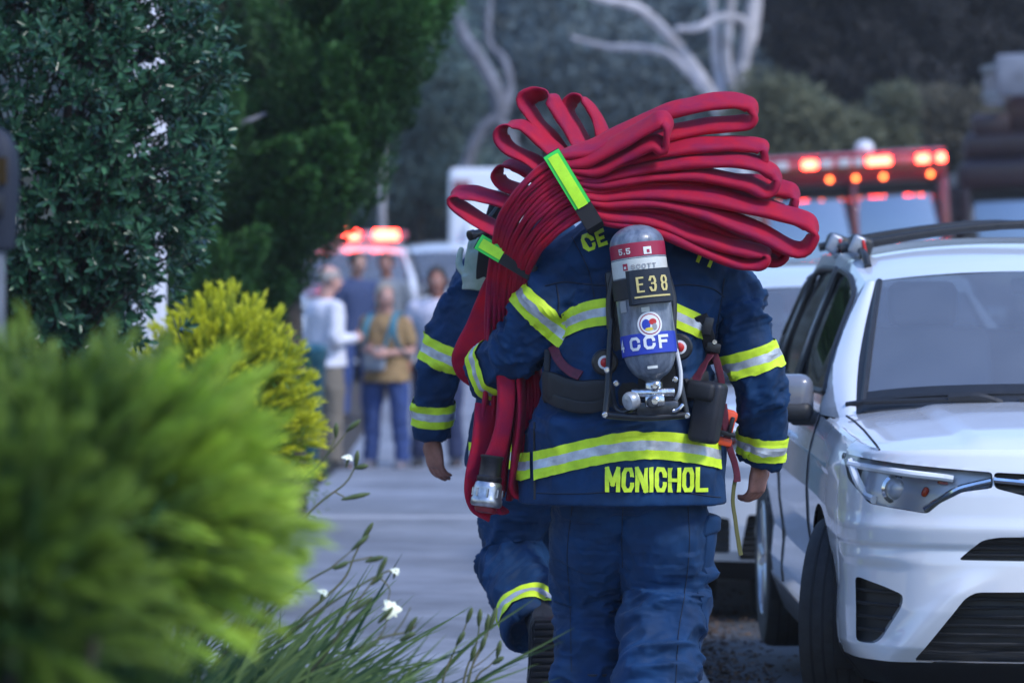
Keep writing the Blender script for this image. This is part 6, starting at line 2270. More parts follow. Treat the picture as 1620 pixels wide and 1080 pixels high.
    b = MB().box((0, 3.35, .98 * H), (1.25, .14, .6), Matrix.Rotation(R(-16), 3, 'X'), .06, seg=3)
    build("rear_seat", b, M_SEAT, root)
    build("steering_wheel", MB().tube([(.38 + .18 * math.cos(a), 1.78 - .06 * math.sin(a), 1.02 * H + .17 * math.sin(a)) for a in np.linspace(0, 2 * math.pi, 25)], .014, 8), M_INT, root)
    build("sun_visor_strip", MB().box((.0, 2.0, 1.46 * H), (.24, .02, .06), None, .01), M_INT, root)
    build("number_plate", MB().box((0, -.008, .60), (.30, .012, .15), None, .004), mat("plate", (.6, .62, .6), .4), root)
    return body


CG = -.12    # the carriageway lies a kerb below the pavement
car = empty("parked_car", (1.975, 14.12, CG), "white crossover parked nearest with roof bars and front wheel turned out", "car", "cars parked along the kerb", rz=R(1.1))
make_car(car, M_PAINT, RAV)
M_FOOT = mat("grey_bar_foot", (.34, .36, .40), .4, metal=.5)
# roof rails and cross bars with their feet
for sg in (1, -1):
    rl = MB().tube([(sg * -.625, 2.15, 1.53), (sg * -.63, 2.25, 1.575), (sg * -.628, 2.7, 1.602), (sg * -.615, 3.5, 1.592), (sg * -.60, 3.95, 1.545)], .014, 8, smooth=5)
    build("roof_rail", rl, M_TRIMB, car)
for cy in (2.42, 3.35):
    br = MB().tube([(x, cy, 1.685 - .085 * abs(x / .66) ** 1.6) for x in np.linspace(-.70, .70, 15)], .017, 10)
    bar = build("cross_bar", br, M_TRIMB, car)
    for sg in (1, -1):
        build("bar_foot", MB().box((sg * -.628, cy, 1.605), (.09, .11, .075), Matrix.Rotation(sg * R(20), 3, 'Y'), .02, seg=3), M_TRIMB, bar)
        build("foot_cover", MB().box((sg * -.645, cy - .052, 1.606), (.05, .03, .075), Matrix.Rotation(sg * R(24), 3, 'Y'), .012, seg=3), M_FOOT, bar)
        build("red_lock", MB().box((sg * -.618, cy - .066, 1.598), (.012, .012, .060), Matrix.Rotation(sg * R(-12), 3, 'Y'), .004), M_REDP, bar)

car2 = empty("parked_car", (1.66, 20.2, gz(20.2) - .12), "silver white crossover parked behind the nearest car, seen past the firefighter's arm", "car", "cars parked along the kerb", rz=R(.3))
CFG2 = dict(lamp=[(-.87, .90), (-.60, .89), (-.50, .86), (-.56, .79), (-.80, .80)], upper=[(-.48, .88), (0, .88), (0, .70), (-.42, .72)], slot=[(-.40, .62), (0, .62), (0, .58), (-.40, .58)],
            fog=[(-.84, .50), (-.66, .48), (-.66, .32), (-.84, .32)], lower=[(-.58, .50), (0, .50), (0, .29), (-.62, .29)])
make_car(car2, M_PAINT2, CFG2, hz=1.0, steer=0.0, detail=False)
# ------------------------------------------------------------------ emergency vehicles up the street
M_FRED = mat("engine_red_paint", (.17, .010, .020), .3, coat=1.0)
M_FDARK = mat("engine_maroon_paint", (.022, .005, .010), .5, coat=.2)
M_FWHITE = mat("engine_white_paint", (.72, .74, .78), .3, coat=1.0)
M_ALU = mat("tread_aluminium", (.45, .46, .48), .4, metal=.8, var=(8, .2))
M_EGLASS = glassmat("engine_windscreen", tint=(.6, .65, .72), refl=5.0, trans=.4)
M_LAMPR = mat("lit_red_lamp", (.8, .05, .03), .3, emit=(1.0, .040, .022), es=22.0)
M_LAMPA = mat("lit_amber_lamp", (.8, .3, .05), .3, emit=(1.0, .13, .03), es=7.0)
M_LBAR = mat("lightbar_lens", (.40, .10, .12), .2, coat=1, emit=(1.0, .05, .07), es=.10)
M_LBARW = mat("lightbar_clear_lens", (.60, .60, .64), .2, coat=1)
M_INTD = mat("engine_cab_interior", (.05, .052, .058), .8)
M_TAN = mat("tan_cab_interior", (.20, .13, .06), .7)


def roundbox(mb, x0, x1, y0, y1, z0, z1, b=.06, mi=0):
    mb.box(((x0 + x1) / 2, (y0 + y1) / 2, (z0 + z1) / 2), (x1 - x0, y1 - y0, z1 - z0), None, b, mi, 3)


def fire_engine(root, body, roofm, glass, lit=True, inner=M_INTD, rollm=None):
    """custom cab fire engine, nose at y = 0 facing -y"""
    h = 1.16
    cab = MB()
    roundbox(cab, -h, h, .05, 2.3, .75, 1.42, .08)                       # lower front
    for sx in (-1, 1):                                                 # corner pillars, door posts
        cab.box((sx * (h - .05), .11, 2.05), (.10, .12, 1.32), None, .03)
        cab.box((sx * (h - .04), 1.10, 2.05), (.08, .10, 1.32), None, .02)
        cab.box((sx * (h - .04), 2.22, 2.05), (.08, .14, 1.32), None, .02)
    roundbox(cab, -h, h, 2.15, 2.3, 1.4, 2.75, .02)
    b = build("cab", cab, body, root)
    rf = MB(); roundbox(rf, -h, h, .02, 2.35, 2.66, 3.06, .09)
    build("cab_roof", rf, roofm, root)
    build("centre_post", MB().box((0, .10, 2.05), (.07, .06, 1.30), None, .02), body, root)
    for x0, x1 in ((-1.06, -.04), (.04, 1.06)):
        g = build("windscreen", MB().box(((x0 + x1) / 2, .15, 2.04), (x1 - x0, .012, 1.26), Matrix.Rotation(R(-13), 3, 'X'), .003), glass, root)
        build("wiper", MB().tube([((x0 + x1) / 2 - .3, .085, 1.46), ((x0 + x1) / 2 + .05, .08, 1.75), ((x0 + x1) / 2 + .35, .082, 1.80)], .012, 6), M_TRIMB, g)
    for sx in (-1, 1):
        build("side_window", MB().box((sx * (h - .02), .60, 2.10), (.012, .82, 1.0), None, .003), glass, root)
        build("side_window", MB().box((sx * (h - .02), 1.65, 2.10), (.012, .90, 1.0), None, .003), glass, root)
        m = build("side_mirror", MB().box((sx * (h + .22), -.05, 1.95), (.20, .10, .42), None, .04).tube([(sx * (h - .05), .12, 2.2), (sx * (h + .22), -.02, 2.25), (sx * (h + .22), -.03, 2.1)], .018, 8), M_TRIMB, root)
        build("mirror_glass", MB().box((sx * (h + .22), .004, 1.95), (.17, .008, .38), None, .002), M_CHR, m)
        hl = build("headlight", MB().box((sx * .88, .02, 1.02), (.42, .08, .22), None, .03), M_CHR, root)
        for dx in (-.10, .10):
            build("lamp", MB().lathe([(.075, 0), (.080, -.02), (.05, -.03), (.005, -.034)], (sx * .88 + dx, -.01, 1.02), (0, 1, 0), 18), M_LENS, hl)
    gr_ = build("grille", MB().box((0, .03, 1.10), (1.0, .06, .55), None, .02), M_CHR, root)
    for zz in np.linspace(.90, 1.30, 7):
        build("slat", MB().box((0, -.008, zz), (.92, .03, .03), None, .008), M_TRIMB, gr_)
    bp = MB(); roundbox(bp, -1.22, 1.22, -.42, .06, .45, .74, .06)
    build("bumper", bp, M_CHR, root)
    bx = MB(); roundbox(bx, -1.22, 1.22, 2.42, 8.2, .75, 2.75, .05)
    build("body", bx, body, root)
    bx = MB(); roundbox(bx, -1.1, 1.1, 2.5, 8.1, 2.76, 2.95, .03)
    build("hose_bed_cover", bx, M_ALU, root)
    for sx in (-.5, .5): build("seat", MB().box((sx, 1.5, 1.75), (.55, .16, .9), None, .06), inner, root)
    build("dashboard", MB().box((0, .50, 1.44), (2.0, .44, .12), None, .04), inner, root)
    ch = MB(); roundbox(ch, -.45, .45, 0, 8.1, .45, .75, .02)
    build("chassis", ch, M_GAP, root)
    for cy in (1.35, 6.2):
        for sx in (-1, 1):
            w = build("wheel", MB().lathe([(.30, -.14), (.48, -.15), (.52, -.10), (.525, 0), (.52, .10), (.48, .15), (.30, .14), (.30, -.14)], (sx * 1.05, cy, .525), (1, 0, 0), 40, caps=False), M_TYRE, root)
            build("rim", MB().lathe([(.30, -.06), (.30, .10), (.24, .10), (.20, .02), (.10, .02), (.10, .12), (.02, .14)], (sx * 1.05, cy, .525), (sx, 0, 0), 28), M_ALU, w)
    if not lit: return
    lb = build("light_bar", MB().box((0, -.06, 2.93), (2.24, .26, .085), None, .03).box((0, -.06, 3.03), (2.22, .24, .03), None, .012), M_LBAR, root)
    lx = [(-1.10, .16, 0), (-.90, .16, 0), (-.56, .17, 1), (-.36, .16, 0), (-.14, .15, 0), (.04, .12, 0), (.29, .29, 1), (.57, .14, 0), (.83, .15, 1), (1.05, .10, 1)]
    for x, w, on in lx:
        build("lens", MB().box((x, -.192, 2.935), (w, .022,   .095), None, .01), M_LAMPR if on else (M_LBARW if abs(x + .5) < .9 else M_LBAR), lb)
    for x in (-.97, -.30, .02, .36, .92 + .02):
        mk = build("marker_light", MB().ball((x, -.005, 2.74), (.032, .02, .030), 14, 8), M_LAMPA, root)
    build("horn_dome", MB().ball((.16, .10, 3.10), (.12, .12, .10), 16, 10), M_FWHITE, root)


YE = 54.0
e1 = empty("fire_engine", (P(1371, 0, YE).x, YE, gz(YE) - .09), "red fire engine with two pale windscreen panes and its red lights lit", "fire engine", "emergency vehicles up the street", rz=R(3))
e1.rotation_euler = (0, R(-3.2), R(3))
fire_engine(e1, M_FRED, M_FRED, M_EGLASS)

YL = 57.5
e2 = empty("ladder_truck", (P(1518, 0, YL).x + 1.32, YL, gz(YL) - .10), "dark maroon ladder truck cut off by the right edge, grey ladder on its roof", "fire engine", "emergency vehicles up the street", rz=R(-6))
e2.rotation_euler = (0, R(-2.5), R(-4))
fire_engine(e2, M_FDARK, M_FDARK, M_EGLASS, lit=False, inner=M_TAN)
build("roof_equipment", MB().box((-.15, .9, 3.24), (1.9, 1.5, .34), None, .08).box((-.75, .6, 3.50), (.5, .9, .30), None, .06), M_FDARK, e2)
ld = MB()
for sx in (-.55, .35):
    for zz in (3.95, 4.35):
        ld.box((sx, 3.4, zz), (.09, 7.6, .10), Matrix.Rotation(R(1.5), 3, 'X'), .02)
    for yy in np.linspace(-.2, 7.0, 13):
        ld.box((sx, yy, 4.15), (.05, .05, .40), Matrix.Rotation(R(35), 3, 'X'), .01)
lo = build("ladder", ld, M_ALU, e2)
for yy in np.linspace(-.3, 7.1, 20):
    build("rung", MB().tube([(-.55, yy, 3.95), (.35, yy, 3.95)], .025, 8), M_ALU, lo)
build("ladder_tip", MB().box((-.1, -.45, 4.12), (1.15, .22, .55), None, .05), mat("ladder_tip_grey", (.20, .22, .27), .5, var=(5, .3)), lo)
build("ladder_cradle", MB().box((-.1, .5, 3.66), (.9, .16, .5), None, .03), M_FDARK, lo)

# command car with its light bar, left of the road
YV = 60.0
v1 = empty("command_car", (-2.15, YV, gz(YV) - .10), "white and red command car with a lit red light bar behind the bystanders", "command car", "emergency vehicles up the street")
make_car(v1, M_FWHITE, CFG2, hz=1.18, steer=0, detail=False)
lb = build("light_bar", MB().box((0, 2.25, 2.02), (1.35, .30, .10), None, .03), M_LBAR, v1)
for x, w, on in ((-.56, .18, 1), (-.34, .20, 0), (-.10, .20, 1), (.20, .16, 0), (.38, .34, 1), (.95, .16, 1)):
    if abs(x) > .62: x = .60 if x < .9 else .60
    if x == .60 and w == .16: continue
    build("lens", MB().box((x, 2.085, 2.02), (w, .03, .10 if not on else .13), None, .01), M_LAMPR if on else M_LBARW, lb)
build("white_roof_panel", MB().box((0, 2.9, 1.955), (1.2, 1.6, .03), None, .012), M_FWHITE, v1)
build("red_bonnet_panel", MB().box((0, .66, 1.262), (1.35, .9, .02), Matrix.Rotation(R(7), 3, 'X'), .008), M_FRED, v1)
build("amber_board", MB().box((-.45, 2.55, 2.12), (.62, .20, .10), None, .02), mat("amber_board", (.50, .30, .10), .5), v1)

v2 = empty("parked_car", (-.95, 64.0, gz(64) - .10), "pale silver car parked beyond the bystanders, right of the command car", "car", "cars parked along the kerb")
make_car(v2, M_PAINT2, CFG2, hz=1.16, steer=0, detail=False)


def box_truck(root, w, hgt, ln, body, corner):
    bx = MB(); roundbox(bx, -w / 2, w / 2, 1.7, 1.7 + ln, .7, hgt, .10)
    build("box_body", bx, body, root)
    cb = MB()
    prof = [(0, .55), (0, 1.05), (.25, 1.25), (.85, 1.35), (1.15, 2.05), (1.55, 2.2), (1.75, 2.2), (1.75, .55)]
    cb.loft([[(x * k, y, z) for y, z in prof] for x, k in ((-.98, .97), (-.90, 1), (.90, 1), (.98, .97))])
    build("cab", cb, body, root, angle=30)
    build("windscreen", MB().grid(np.array([[(x * (.80 - .06 * t), .885 + .26 * t - .012, 1.385 + .64 * t) for x in np.linspace(-1, 1, 7)] for t in (0, .5, 1)])), M_EGLASS, root)
    build("corner_stripe", MB().box((-w / 2 + .20, 1.692, hgt - .34), (.26, .02, .30), None, .006), corner, root)
    build("grille", MB().box((0, -.01, .85), (1.1, .04, .26), None, .01), M_TRIMB, root)
    build("bumper", MB().box((0, -.06, .58), (1.95, .16, .2), None, .03), M_CHR, root)
    for sx in (-1, 1):
        build("headlight", MB().box((sx * .75, -.01, .88), (.34, .05, .2), None, .02), M_LENS, root)
        build("side_mirror", MB().box((sx * 1.2, .95, 1.65), (.18, .10, .32), None, .03).tube([(sx * .92, 1.0, 1.6), (sx * 1.2, .97, 1.6)], .02, 6), M_TRIMB, root)
        for cy in (.55, 1.7 + ln * .72):
            wv = build("wheel", MB().lathe([(.22, -.11), (.36, -.12), (.40, -.07), (.40, .07), (.36, .12), (.22, .11), (.22, -.11)], (sx * .88, cy, .40), (1, 0, 0), 32, caps=False), M_TYRE, root)
            build("rim", MB().lathe([(.22, -.05), (.22, .08), (.10, .06), (.02, .08)], (sx * .88, cy, .40), (sx, 0, 0), 24), M_ALU, wv)
    build("underframe", MB().box((0, 3.0, .55), (.9, 5, .2), None, .02), M_GAP, root)


v3 = empty("ambulance", (.28, 66, gz(66) - .10), "tall white ambulance box with red corner, behind the upright hose loops", "ambulance", "emergency vehicles up the street")
box_truck(v3, 2.5, 3.02, 4.2, M_FWHITE, M_FRED)
v4 = empty("box_truck", (2.55, 64, gz(64) - .10), "white box truck showing between the hose fan and the fire engine", "truck", "emergency vehicles up the street")
box_truck(v4, 2.3, 3.32, 4.6, M_FWHITE, M_FWHITE)
# ------------------------------------------------------------------ bystanders at the end of the pavement
M_SHIRTW = mat("white_shirt", (.66, .66, .74), .8, var=(12, .08), bump=(200, .2))
M_SHIRTN = mat("navy_shirt", (.030, .050, .13), .8, bump=(200, .2))
M_SHIRTT = mat("tan_tshirt", (.30, .19, .085), .8, var=(10, .2))
M_SHIRTL = mat("lilac_top", (.56, .55, .66), .8, bump=(200, .2))
M_SHIRTG = mat("grey_jacket", (.17, .19, .22), .8)
M_KHAKI = mat("khaki_trousers", (.17, .145, .115), .85)
M_JEANS = mat("blue_jeans", (.030, .060, .19), .85, var=(14, .25))
M_JEANSD = mat("dark_jeans", (.022, .032, .085), .85)
M_SHOE = mat("grey_shoes", (.12, .12, .15), .6)
M_SHOED = mat("dark_shoes", (.02, .02, .025), .5)
M_HAIRG = mat("grey_hair", (.32, .30, .29), .6)
M_HAIRB = mat("ash_blond_hair", (.30, .25, .20), .6)
M_TEAL = mat("teal_strap", (.06, .20, .26), .7)
M_SKINP = mat("pinkish_skin", (.50, .27, .22), .5)


def bystander(px, Y, H, yaw, label, shirt, trouser, shoe, hair, hairst, skin, la, ra, long_sleeve=False, tunic=0.0, group="bystanders watching", headyaw=0.0, stance=.10):
    """la / ra: arm chains (shoulder, elbow, wrist offsets) in the body frame x right, y forward, z up for a 1.75 m person"""
    base = Vector((P(px, 0, Y).x, Y, gz(Y)))
    root = empty("person", base, label, "person", group)
    k = H / 1.75
    Mx = Matrix.Rotation(yaw, 4, 'Z') @ Matrix.Diagonal((k * 1.10, k * 1.14, k, 1))
    seed = rnd.random() * 50

    def fin(mb): mb.v = [tuple(Mx @ Vector(v)) for v in mb.v]; return mb

    def bodyloft(mb, rows, e=2.2): mb.loft([ringse((0, cy, z), rx, ry, e, 28) for z, rx, ry, cy in rows])
    trunk = [(.86, .155, .105, 0), (.98, .15, .105, 0), (1.08, .14, .095, 0), (1.22, .155, .105, .0), (1.34, .170, .105, -.005), (1.41, .150, .085, -.01), (1.455, .075, .060, -.005)]
    mb = MB()
    bodyloft(mb, trunk)
    limb(mb, [(0, -.005, 1.42, .056), (0, .0, 1.48, .054), (0, .015, 1.56, .052)], 14)
    hc = Vector((0, .03, 1.635))
    fdir = Vector((math.sin(-headyaw), math.cos(headyaw), -.02))
    at, _ = head(mb, hc, fdir, .98)
    for sg, ch in ((-1, la), (1, ra)):
        s, e, w = [Vector(c) for c in ch]
        d = (w - e).normalized()
        limb(mb, [tuple(s) + (.050,), tuple((s + e) / 2) + (.046,), tuple(e) + (.039,), tuple((e + w) / 2) + (.037,), tuple(w) + (.026,)], 12)
        inward = Vector((-sg, 0, 0)) if abs(d.x) < .6 else Vector((0, -1, 0))
        hand(mb, w, d, inward, Vector((0, 1, .2)) if abs(d.z) > .5 else Vector((0, 0, 1)), .98, .4)
    for sg in (-1, 1):
        limb(mb, [(sg * .085, 0, .90, .085), (sg * (.085 + stance * .3), .0, .70, .078), (sg * (.08 + stance * .45), .005, .48, .056), (sg * (.08 + stance * .6), -.01, .30, .052), (sg * (.08 + stance * .7), -.02, .09, .038)], 14)
        limb(mb, [(sg * (.08 + stance * .7), -.04, .05, .036), (sg * (.085 + stance * .75), .06, .04, .034), (sg * (.09 + stance * .8), .13, .03, .024)], 12)
    me = remeshed(fin(mb), .0085 * k, 3)
    link("body", me, skin, root)

    def at2(x, y, z): return Mx @ at(x, y, z)
    for sx in (-1, 1):
        e = build("eye", MB().ball(at2(sx * .030, .078, -.004), .011 * k, 10, 8), M_EYEW, root)
        build("iris", MB().ball(at2(sx * .030, .087, -.004), .0052 * k, 8, 6), M_IRIS, e)
    hm = hairmesh(at, .98, hairst); fin(hm)
    build("hair", hm, hair, root)
    # trousers
    mb = MB()
    bodyloft(mb, [(.80, .15, .12, 0), (.86, .178, .128, 0), (.95, .172, .126, 0), (1.03, .158, .114, 0)])
    for sg in (-1, 1):
        limb(mb, [(sg * .088, 0, .88, .098), (sg * (.088 + stance * .3), .0, .70, .094), (sg * (.082 + stance * .45), .006, .48, .076), (sg * (.08 + stance * .6), -.008, .28, .070), (sg * (.08 + stance * .7), -.015, .075, .068)], 16, hollow=.15)
    m2 = remeshed(fin(mb), .011 * k, 4)
    folds(m2, [], int(seed), 0, .010, [(.3, .2)])
    link("trousers", m2, trouser, root)
    # upper garment
    mb = MB()
    rows = [(z, rx + .018 + tunic * .02, ry + .020 + tunic * .02, cy) for z, rx, ry, cy in trunk[1:-1]]
    hemz = .93 - .12 * tunic
    rows = [(hemz + .04, .15, .10, 0), (hemz, .165 + tunic * .03, .115 + tunic * .03, 0), (hemz + .001, .182 + tunic * .03, .135 + tunic * .03, 0)] + rows + [(1.462, .085, .072, -.005), (1.47, .066, .062, -.003)]
    bodyloft(mb, rows, 2.3)
    for sg, ch in ((-1, la), (1, ra)):
        s, e, w = [Vector(c) for c in ch]
        a = [tuple(s + Vector((-sg * .02, 0, .0))) + (.074,), tuple((s + e) / 2) + (.066,)]
        if long_sleeve: a += [tuple(e) + (.058,), tuple((e + w) / 2) + (.053,), tuple(w - (w - e) * .06) + (.042,)]
        else: a += [tuple(s + (e - s) * .78) + (.064,)]
        limb(mb, a, 16, hollow=.2)
    m3 = remeshed(fin(mb), .010 * k, 5)
    folds(m3, [], int(seed) + 9, 0, .012, [(1.05 * k, .1)])
    link("top", m3, shirt, root)
    for sg in (-1, 1):
        sb = MB()
        cx = sg * (.08 + stance * .72)
        ol = [(-.036, -.075), (-.040, .0), (-.046, .09), (-.034, .16), (0, .178), (.034, .16), (.046, .09), (.040, .0), (.036, -.075), (0, -.09)]
        sb.loft([[(cx + x * s_, y * s_ - .015, z + (0.0 if y > .05 else dz)) for x, y in ol] for z, s_, dz in ((.002, .98, 0), (.03, 1.02, 0), (.055, .92, .015), (.075, .6, .03))])
        build("shoe", fin(sb), shoe, root)
    return root, Mx


HANG_L = [(-.185, 0, 1.395), (-.235, -.02, 1.12), (-.225, .06, .88)]
HANG_R = [(.185, 0, 1.395), (.235, -.02, 1.12), (.225, .06, .88)]
BENT_L = [(-.185, 0, 1.395), (-.225, -.02, 1.12), (-.10, .19, 1.10)]
BENT_R = [(.185, 0, 1.395), (.225, -.02, 1.12), (.10, .20, 1.13)]
bystander(516, 38.3, 1.75, R(-62), "balding man in white long-sleeved shirt and khaki trousers facing right", M_SHIRTW, M_KHAKI, M_SHOED, M_HAIRG, "bald", M_SKINP, HANG_L, BENT_R, True, .4)
bystander(563, 47.5, 1.80, R(-150), "man in navy shirt and jeans standing just behind the white-shirted man", M_SHIRTN, M_JEANS, M_SHOED, M_HAIRD, "short", M_SKIN, HANG_L, HANG_R)
r3, M3 = bystander(611, 38.5, 1.60, R(160), "person in tan T-shirt and jeans with teal backpack straps, arms folded in front", M_SHIRTT, M_JEANS, M_SHOE, M_HAIRB, "long", M_SKINP, BENT_L, BENT_R, False, .9, headyaw=R(45))
bystander(611, 49.0, 1.78, R(175), "ruddy-faced man mostly hidden behind the person in the tan T-shirt", M_SHIRTG, M_JEANSD, M_SHOED, M_HAIRD, "short", M_SKIN_D, HANG_L, HANG_R)
bystander(692, 38.8, 1.74, R(170), "dark-haired woman in pale lilac top and dark trousers beside the firefighter's sleeve", M_SHIRTL, M_JEANSD, M_SHOED, M_HAIRD, "long", M_SKIN_D, BENT_L, HANG_R, False, .2, headyaw=R(10))
# backpack worn by the person in tan
bpk = empty("backpack", r3.location, "teal backpack with straps over the tan T-shirt", "backpack")
Mk = M3


def loc(x, y, z): return Mk @ Vector((x, y, z))


mb = MB().box((0, -.21, 1.22), (.28, .16, .40), None, .05, seg=3); mb.v = [tuple(Mk @ Vector(v)) for v in mb.v]
build("bag", mb, M_TEAL, bpk)
for sg in (-1, 1):
    build("strap", hose([loc(sg * .10, -.14, 1.38), loc(sg * .11, -.05, 1.475), loc(sg * .115, .06, 1.455), loc(sg * .125, .14, 1.36), loc(sg * .15, .155, 1.22), loc(sg * .19, .05, 1.08), loc(sg * .16, -.14, 1.05)], [Mk.to_3x3() @ Vector((1, 0, 0))] * 7, w=.06, t=.012), M_TEAL, bpk)
# grey bag held in front by the person in tan
bg = empty("shoulder_bag", r3.location, "small grey bag held against the tan T-shirt", "bag")
mb = MB().box((.03, .20, 1.04), (.20, .06, .22), None, .025, seg=3); mb.v = [tuple(Mk @ Vector(v)) for v in mb.v]
build("pouch", mb, mat("grey_bag", (.22, .25, .30), .7), bg)
build("strap", hose([loc(-.06, .18, 1.14), loc(-.10, .12, 1.40), loc(-.09, 0, 1.48), loc(-.05, -.12, 1.35)], [Mk.to_3x3() @ Vector((1, 0, 0))] * 4, w=.03, t=.006), M_TEAL, bg)
# ------------------------------------------------------------------ bin, posts, wall
M_BIN = mat("teal_bin_plastic", (.010, .075, .105), .45, var=(6, .2))
yb = 36.0
bn = empty("wheelie_bin", (P(456, 0, yb).x, yb, gz(yb) - .05), "teal wheelie bin standing between the yellow green shrub and the white-shirted man", "bin")
mb = MB()
mb.loft([[(sx * w, sy * d + oy, z) for sx, sy in ((-1, -1), (-.9, -1.06), (.9, -1.06), (1, -1), (1.04, -.9), (1.04, .9), (1, 1), (-1, 1), (-1.04, .9), (-1.04, -.9))] for z, w, d, oy in ((.06, .21, .22, 0), (.10, .22, .235, 0), (1.0, .285, .33, 0), (1.03, .30, .345, 0), (1.07, .30, .345, 0))])
build("tub", mb, M_BIN, bn, angle=30)
mb = MB().loft([[(sx * w, sy * d + .0, z) for sx, sy in ((-1, -1), (1, -1), (1, 1), (-1, 1))] for z, w, d in ((1.072, .31, .36), (1.10, .31, .36), (1.135, .27, .31), (1.145, .2, .2))])
ld_ = build("lid", mb, M_BIN, bn, angle=30)
build("lid_handle", MB().tube([(-.2, -.37, 1.09), (-.2, -.41, 1.10), (.2, -.41, 1.10), (.2, -.37, 1.09)], .015, 8), M_BIN, ld_)
build("push_bar", MB().tube([(-.26, .36, 1.06), (-.26, .42, 1.08), (.26, .42, 1.08), (.26, .36, 1.06)], .017, 8), M_BIN, bn)
for sx in (-1, 1):
    w = build("wheel", MB().lathe([(.05, -.03), (.095, -.03), (.10, -.015), (.10, .015), (.095, .03), (.05, .03)], (sx * .25, .27, .10), (1, 0, 0), 24), M_TYRE, bn)
    build("hub", MB().lathe([(.045, -.034), (.045, .034), (.02, .036)], (sx * .25, .27, .10), (1, 0, 0), 16), M_BIN, w)

# dark rounded meter head on a grey pole at the very left edge
ym = 8.2
mt = empty("parking_meter", (P(-8, 0, ym).x, ym, -.05), "dark blue rounded meter head on a grey pole, cut off by the left edge", "parking meter")
o = Vector(mt.location)
c = P(-8, 300, ym) - o
mb = MB()
mb.loft([ringse((c.x, 0, z), rx, rx * .8, 2.4, 28) for z, rx in ((c.z - .115, .022), (c.z - .108, .036), (c.z - .05, .042), (c.z + .03, .046), (c.z + .07, .042), (c.z + .10, .030), (c.z + .115, .010))])
hd = build("meter_head", mb, mat("meter_dark_blue", (.006, .012, .028), .7), mt)
build("dial_window", MB().loft([ringse((c.x, -.036, z), .026, .004, 2.2, 16) for z in (c.z + .01, c.z + .06)]), M_GLASSD, hd)
build("coin_plate", MB().box((c.x, -.034, c.z - .03), (.04, .012, .04), None, .004), M_BLACKP, hd)
build("pole", MB().lathe([(.028, 0), (.020, .02), (.0195, c.z - .10), (.024, c.z - .098)], (c.x, 0, 0), (0, 0, 1), 20), mat("meter_pole_grey", (.16, .18, .22), .5, metal=.4, var=(12, .2)), mt)

# white rendered gate post and garden wall seen through the glossy shrub
yw = 23.0
wl = empty("garden_wall", (P(120, 0, yw).x, yw, gz(yw) - .06), "white rendered pillar and garden wall behind the glossy shrub", "wall")
o = Vector(wl.location)
M_WALLW = mat("white_render", (.72, .72, .78), .8, var=(4, .08), bump=(60, .3))
px_ = P(231, 0, yw).x - o.x
build("pillar", MB().box((px_, 0, 1.55), (.20, .22, 3.3), None, .012), M_WALLW, wl)
build("pillar_cap", MB().box((px_, 0, 3.24), (.27, .29, .08), None, .012), M_WALLW, wl)
build("wall_panel", MB().box((px_ - .10 - 1.2, .02, .40), (2.4, .14, .95), None, .01), mat("grey_render", (.22, .23, .26), .85, var=(4, .15)), wl)
build("wall_coping", MB().box((px_ - .10 - 1.2, .02, .90), (2.4, .20, .06), None, .01), M_WALLW, wl)
# ------------------------------------------------------------------ strap-leaved iris clump and its flower stalks
M_BLADE = leafmat("iris_blades", (.014, .050, .022), (.19, .27, .075), .45, .25, .4)
M_STALK = mat("iris_stalk", (.075, .105, .035), .6, var=(30, .35, (.15, .12, .06)))
M_POD = mat("iris_pod", (.085, .115, .035), .55, var=(40, .3))
M_PETAL = mat("pale_cream_petal", (.80, .82, .62), .6, var=(30, .08))
M_YCEN = mat("petal_yellow_mark", (.72, .55, .06), .6)


def blades(pts_list, w0, seg=9):
    """each blade: list of 4 control points -> folded tapering strip"""
    V, Fc, T = [], [], []
    for ctrl, w, tone in pts_list:
        p, _ = catmull([Vector(c) for c in ctrl], [0] * len(ctrl), 4)
        n = len(p)
        ts = tangents(p)
        side = ts[0].cross(Vector((rnd.uniform(-.4, .4), -1, rnd.uniform(-.2, .5)))).normalized()
        b = len(V)
        for i in range(n):
            t = i / (n - 1)
            s = (side - ts[i] * side.dot(ts[i])).normalized(); u = s.cross(ts[i])
            ww = w * (min(1, .55 + t * 2)) * (1 - t ** 2.6) + .0006
            V += [p[i] - s * ww / 2 + u * ww * .16, p[i], p[i] + s * ww / 2 + u * ww * .16]
            T += [tone * (.75 + .25 * t)] * 3
        for i in range(n - 1):
            q = b + 3 * i
            Fc += [(q, q + 1, q + 4, q + 3), (q + 1, q + 2, q + 5, q + 4)]
    return np.array([list(v) for v in V]), np.array(Fc), np.array(T)


YI = 11.0
ir = empty("iris_clump", (P(330, 0, YI).x, YI, -.06), "arching strap-leaved iris clump with pods and white flowers over the pavement edge", "iris plant")
oi = Vector(ir.location)
B = []
for k in range(1150):
    bx = rnd.gauss(235, 105); Yb = YI + rnd.uniform(-.75, .55)
    b = P(bx, 0, Yb); b.z = -.05 + rnd.uniform(0, .03)
    L = rnd.uniform(.5, .98)
    a = R(rnd.gauss(42, 18)); az = rnd.uniform(-.5, .5)
    d = Vector((math.sin(a), math.sin(az) * .45 * math.sin(a), math.cos(a) + .12)).normalized()
    if rnd.random() < .22: d.x *= -.6
    dr = rnd.uniform(.06, .34) * L
    p1 = b + d * L * .33; p2 = b + d * L * .68 + Vector((dr * .18, 0, -dr * .3)); p3 = b + d * L + Vector((dr * .45, 0, -dr * .95))
    B.append(((b, p1, p2, p3), rnd.uniform(.009, .0175), min(1, max(0, rnd.gauss(.38, .24)))))
V, Fc, T = blades(B, .012)
link("blade_mass", arrays_mesh("blades", V - np.array(oi), Fc, T), M_BLADE, ir, kind="stuff")


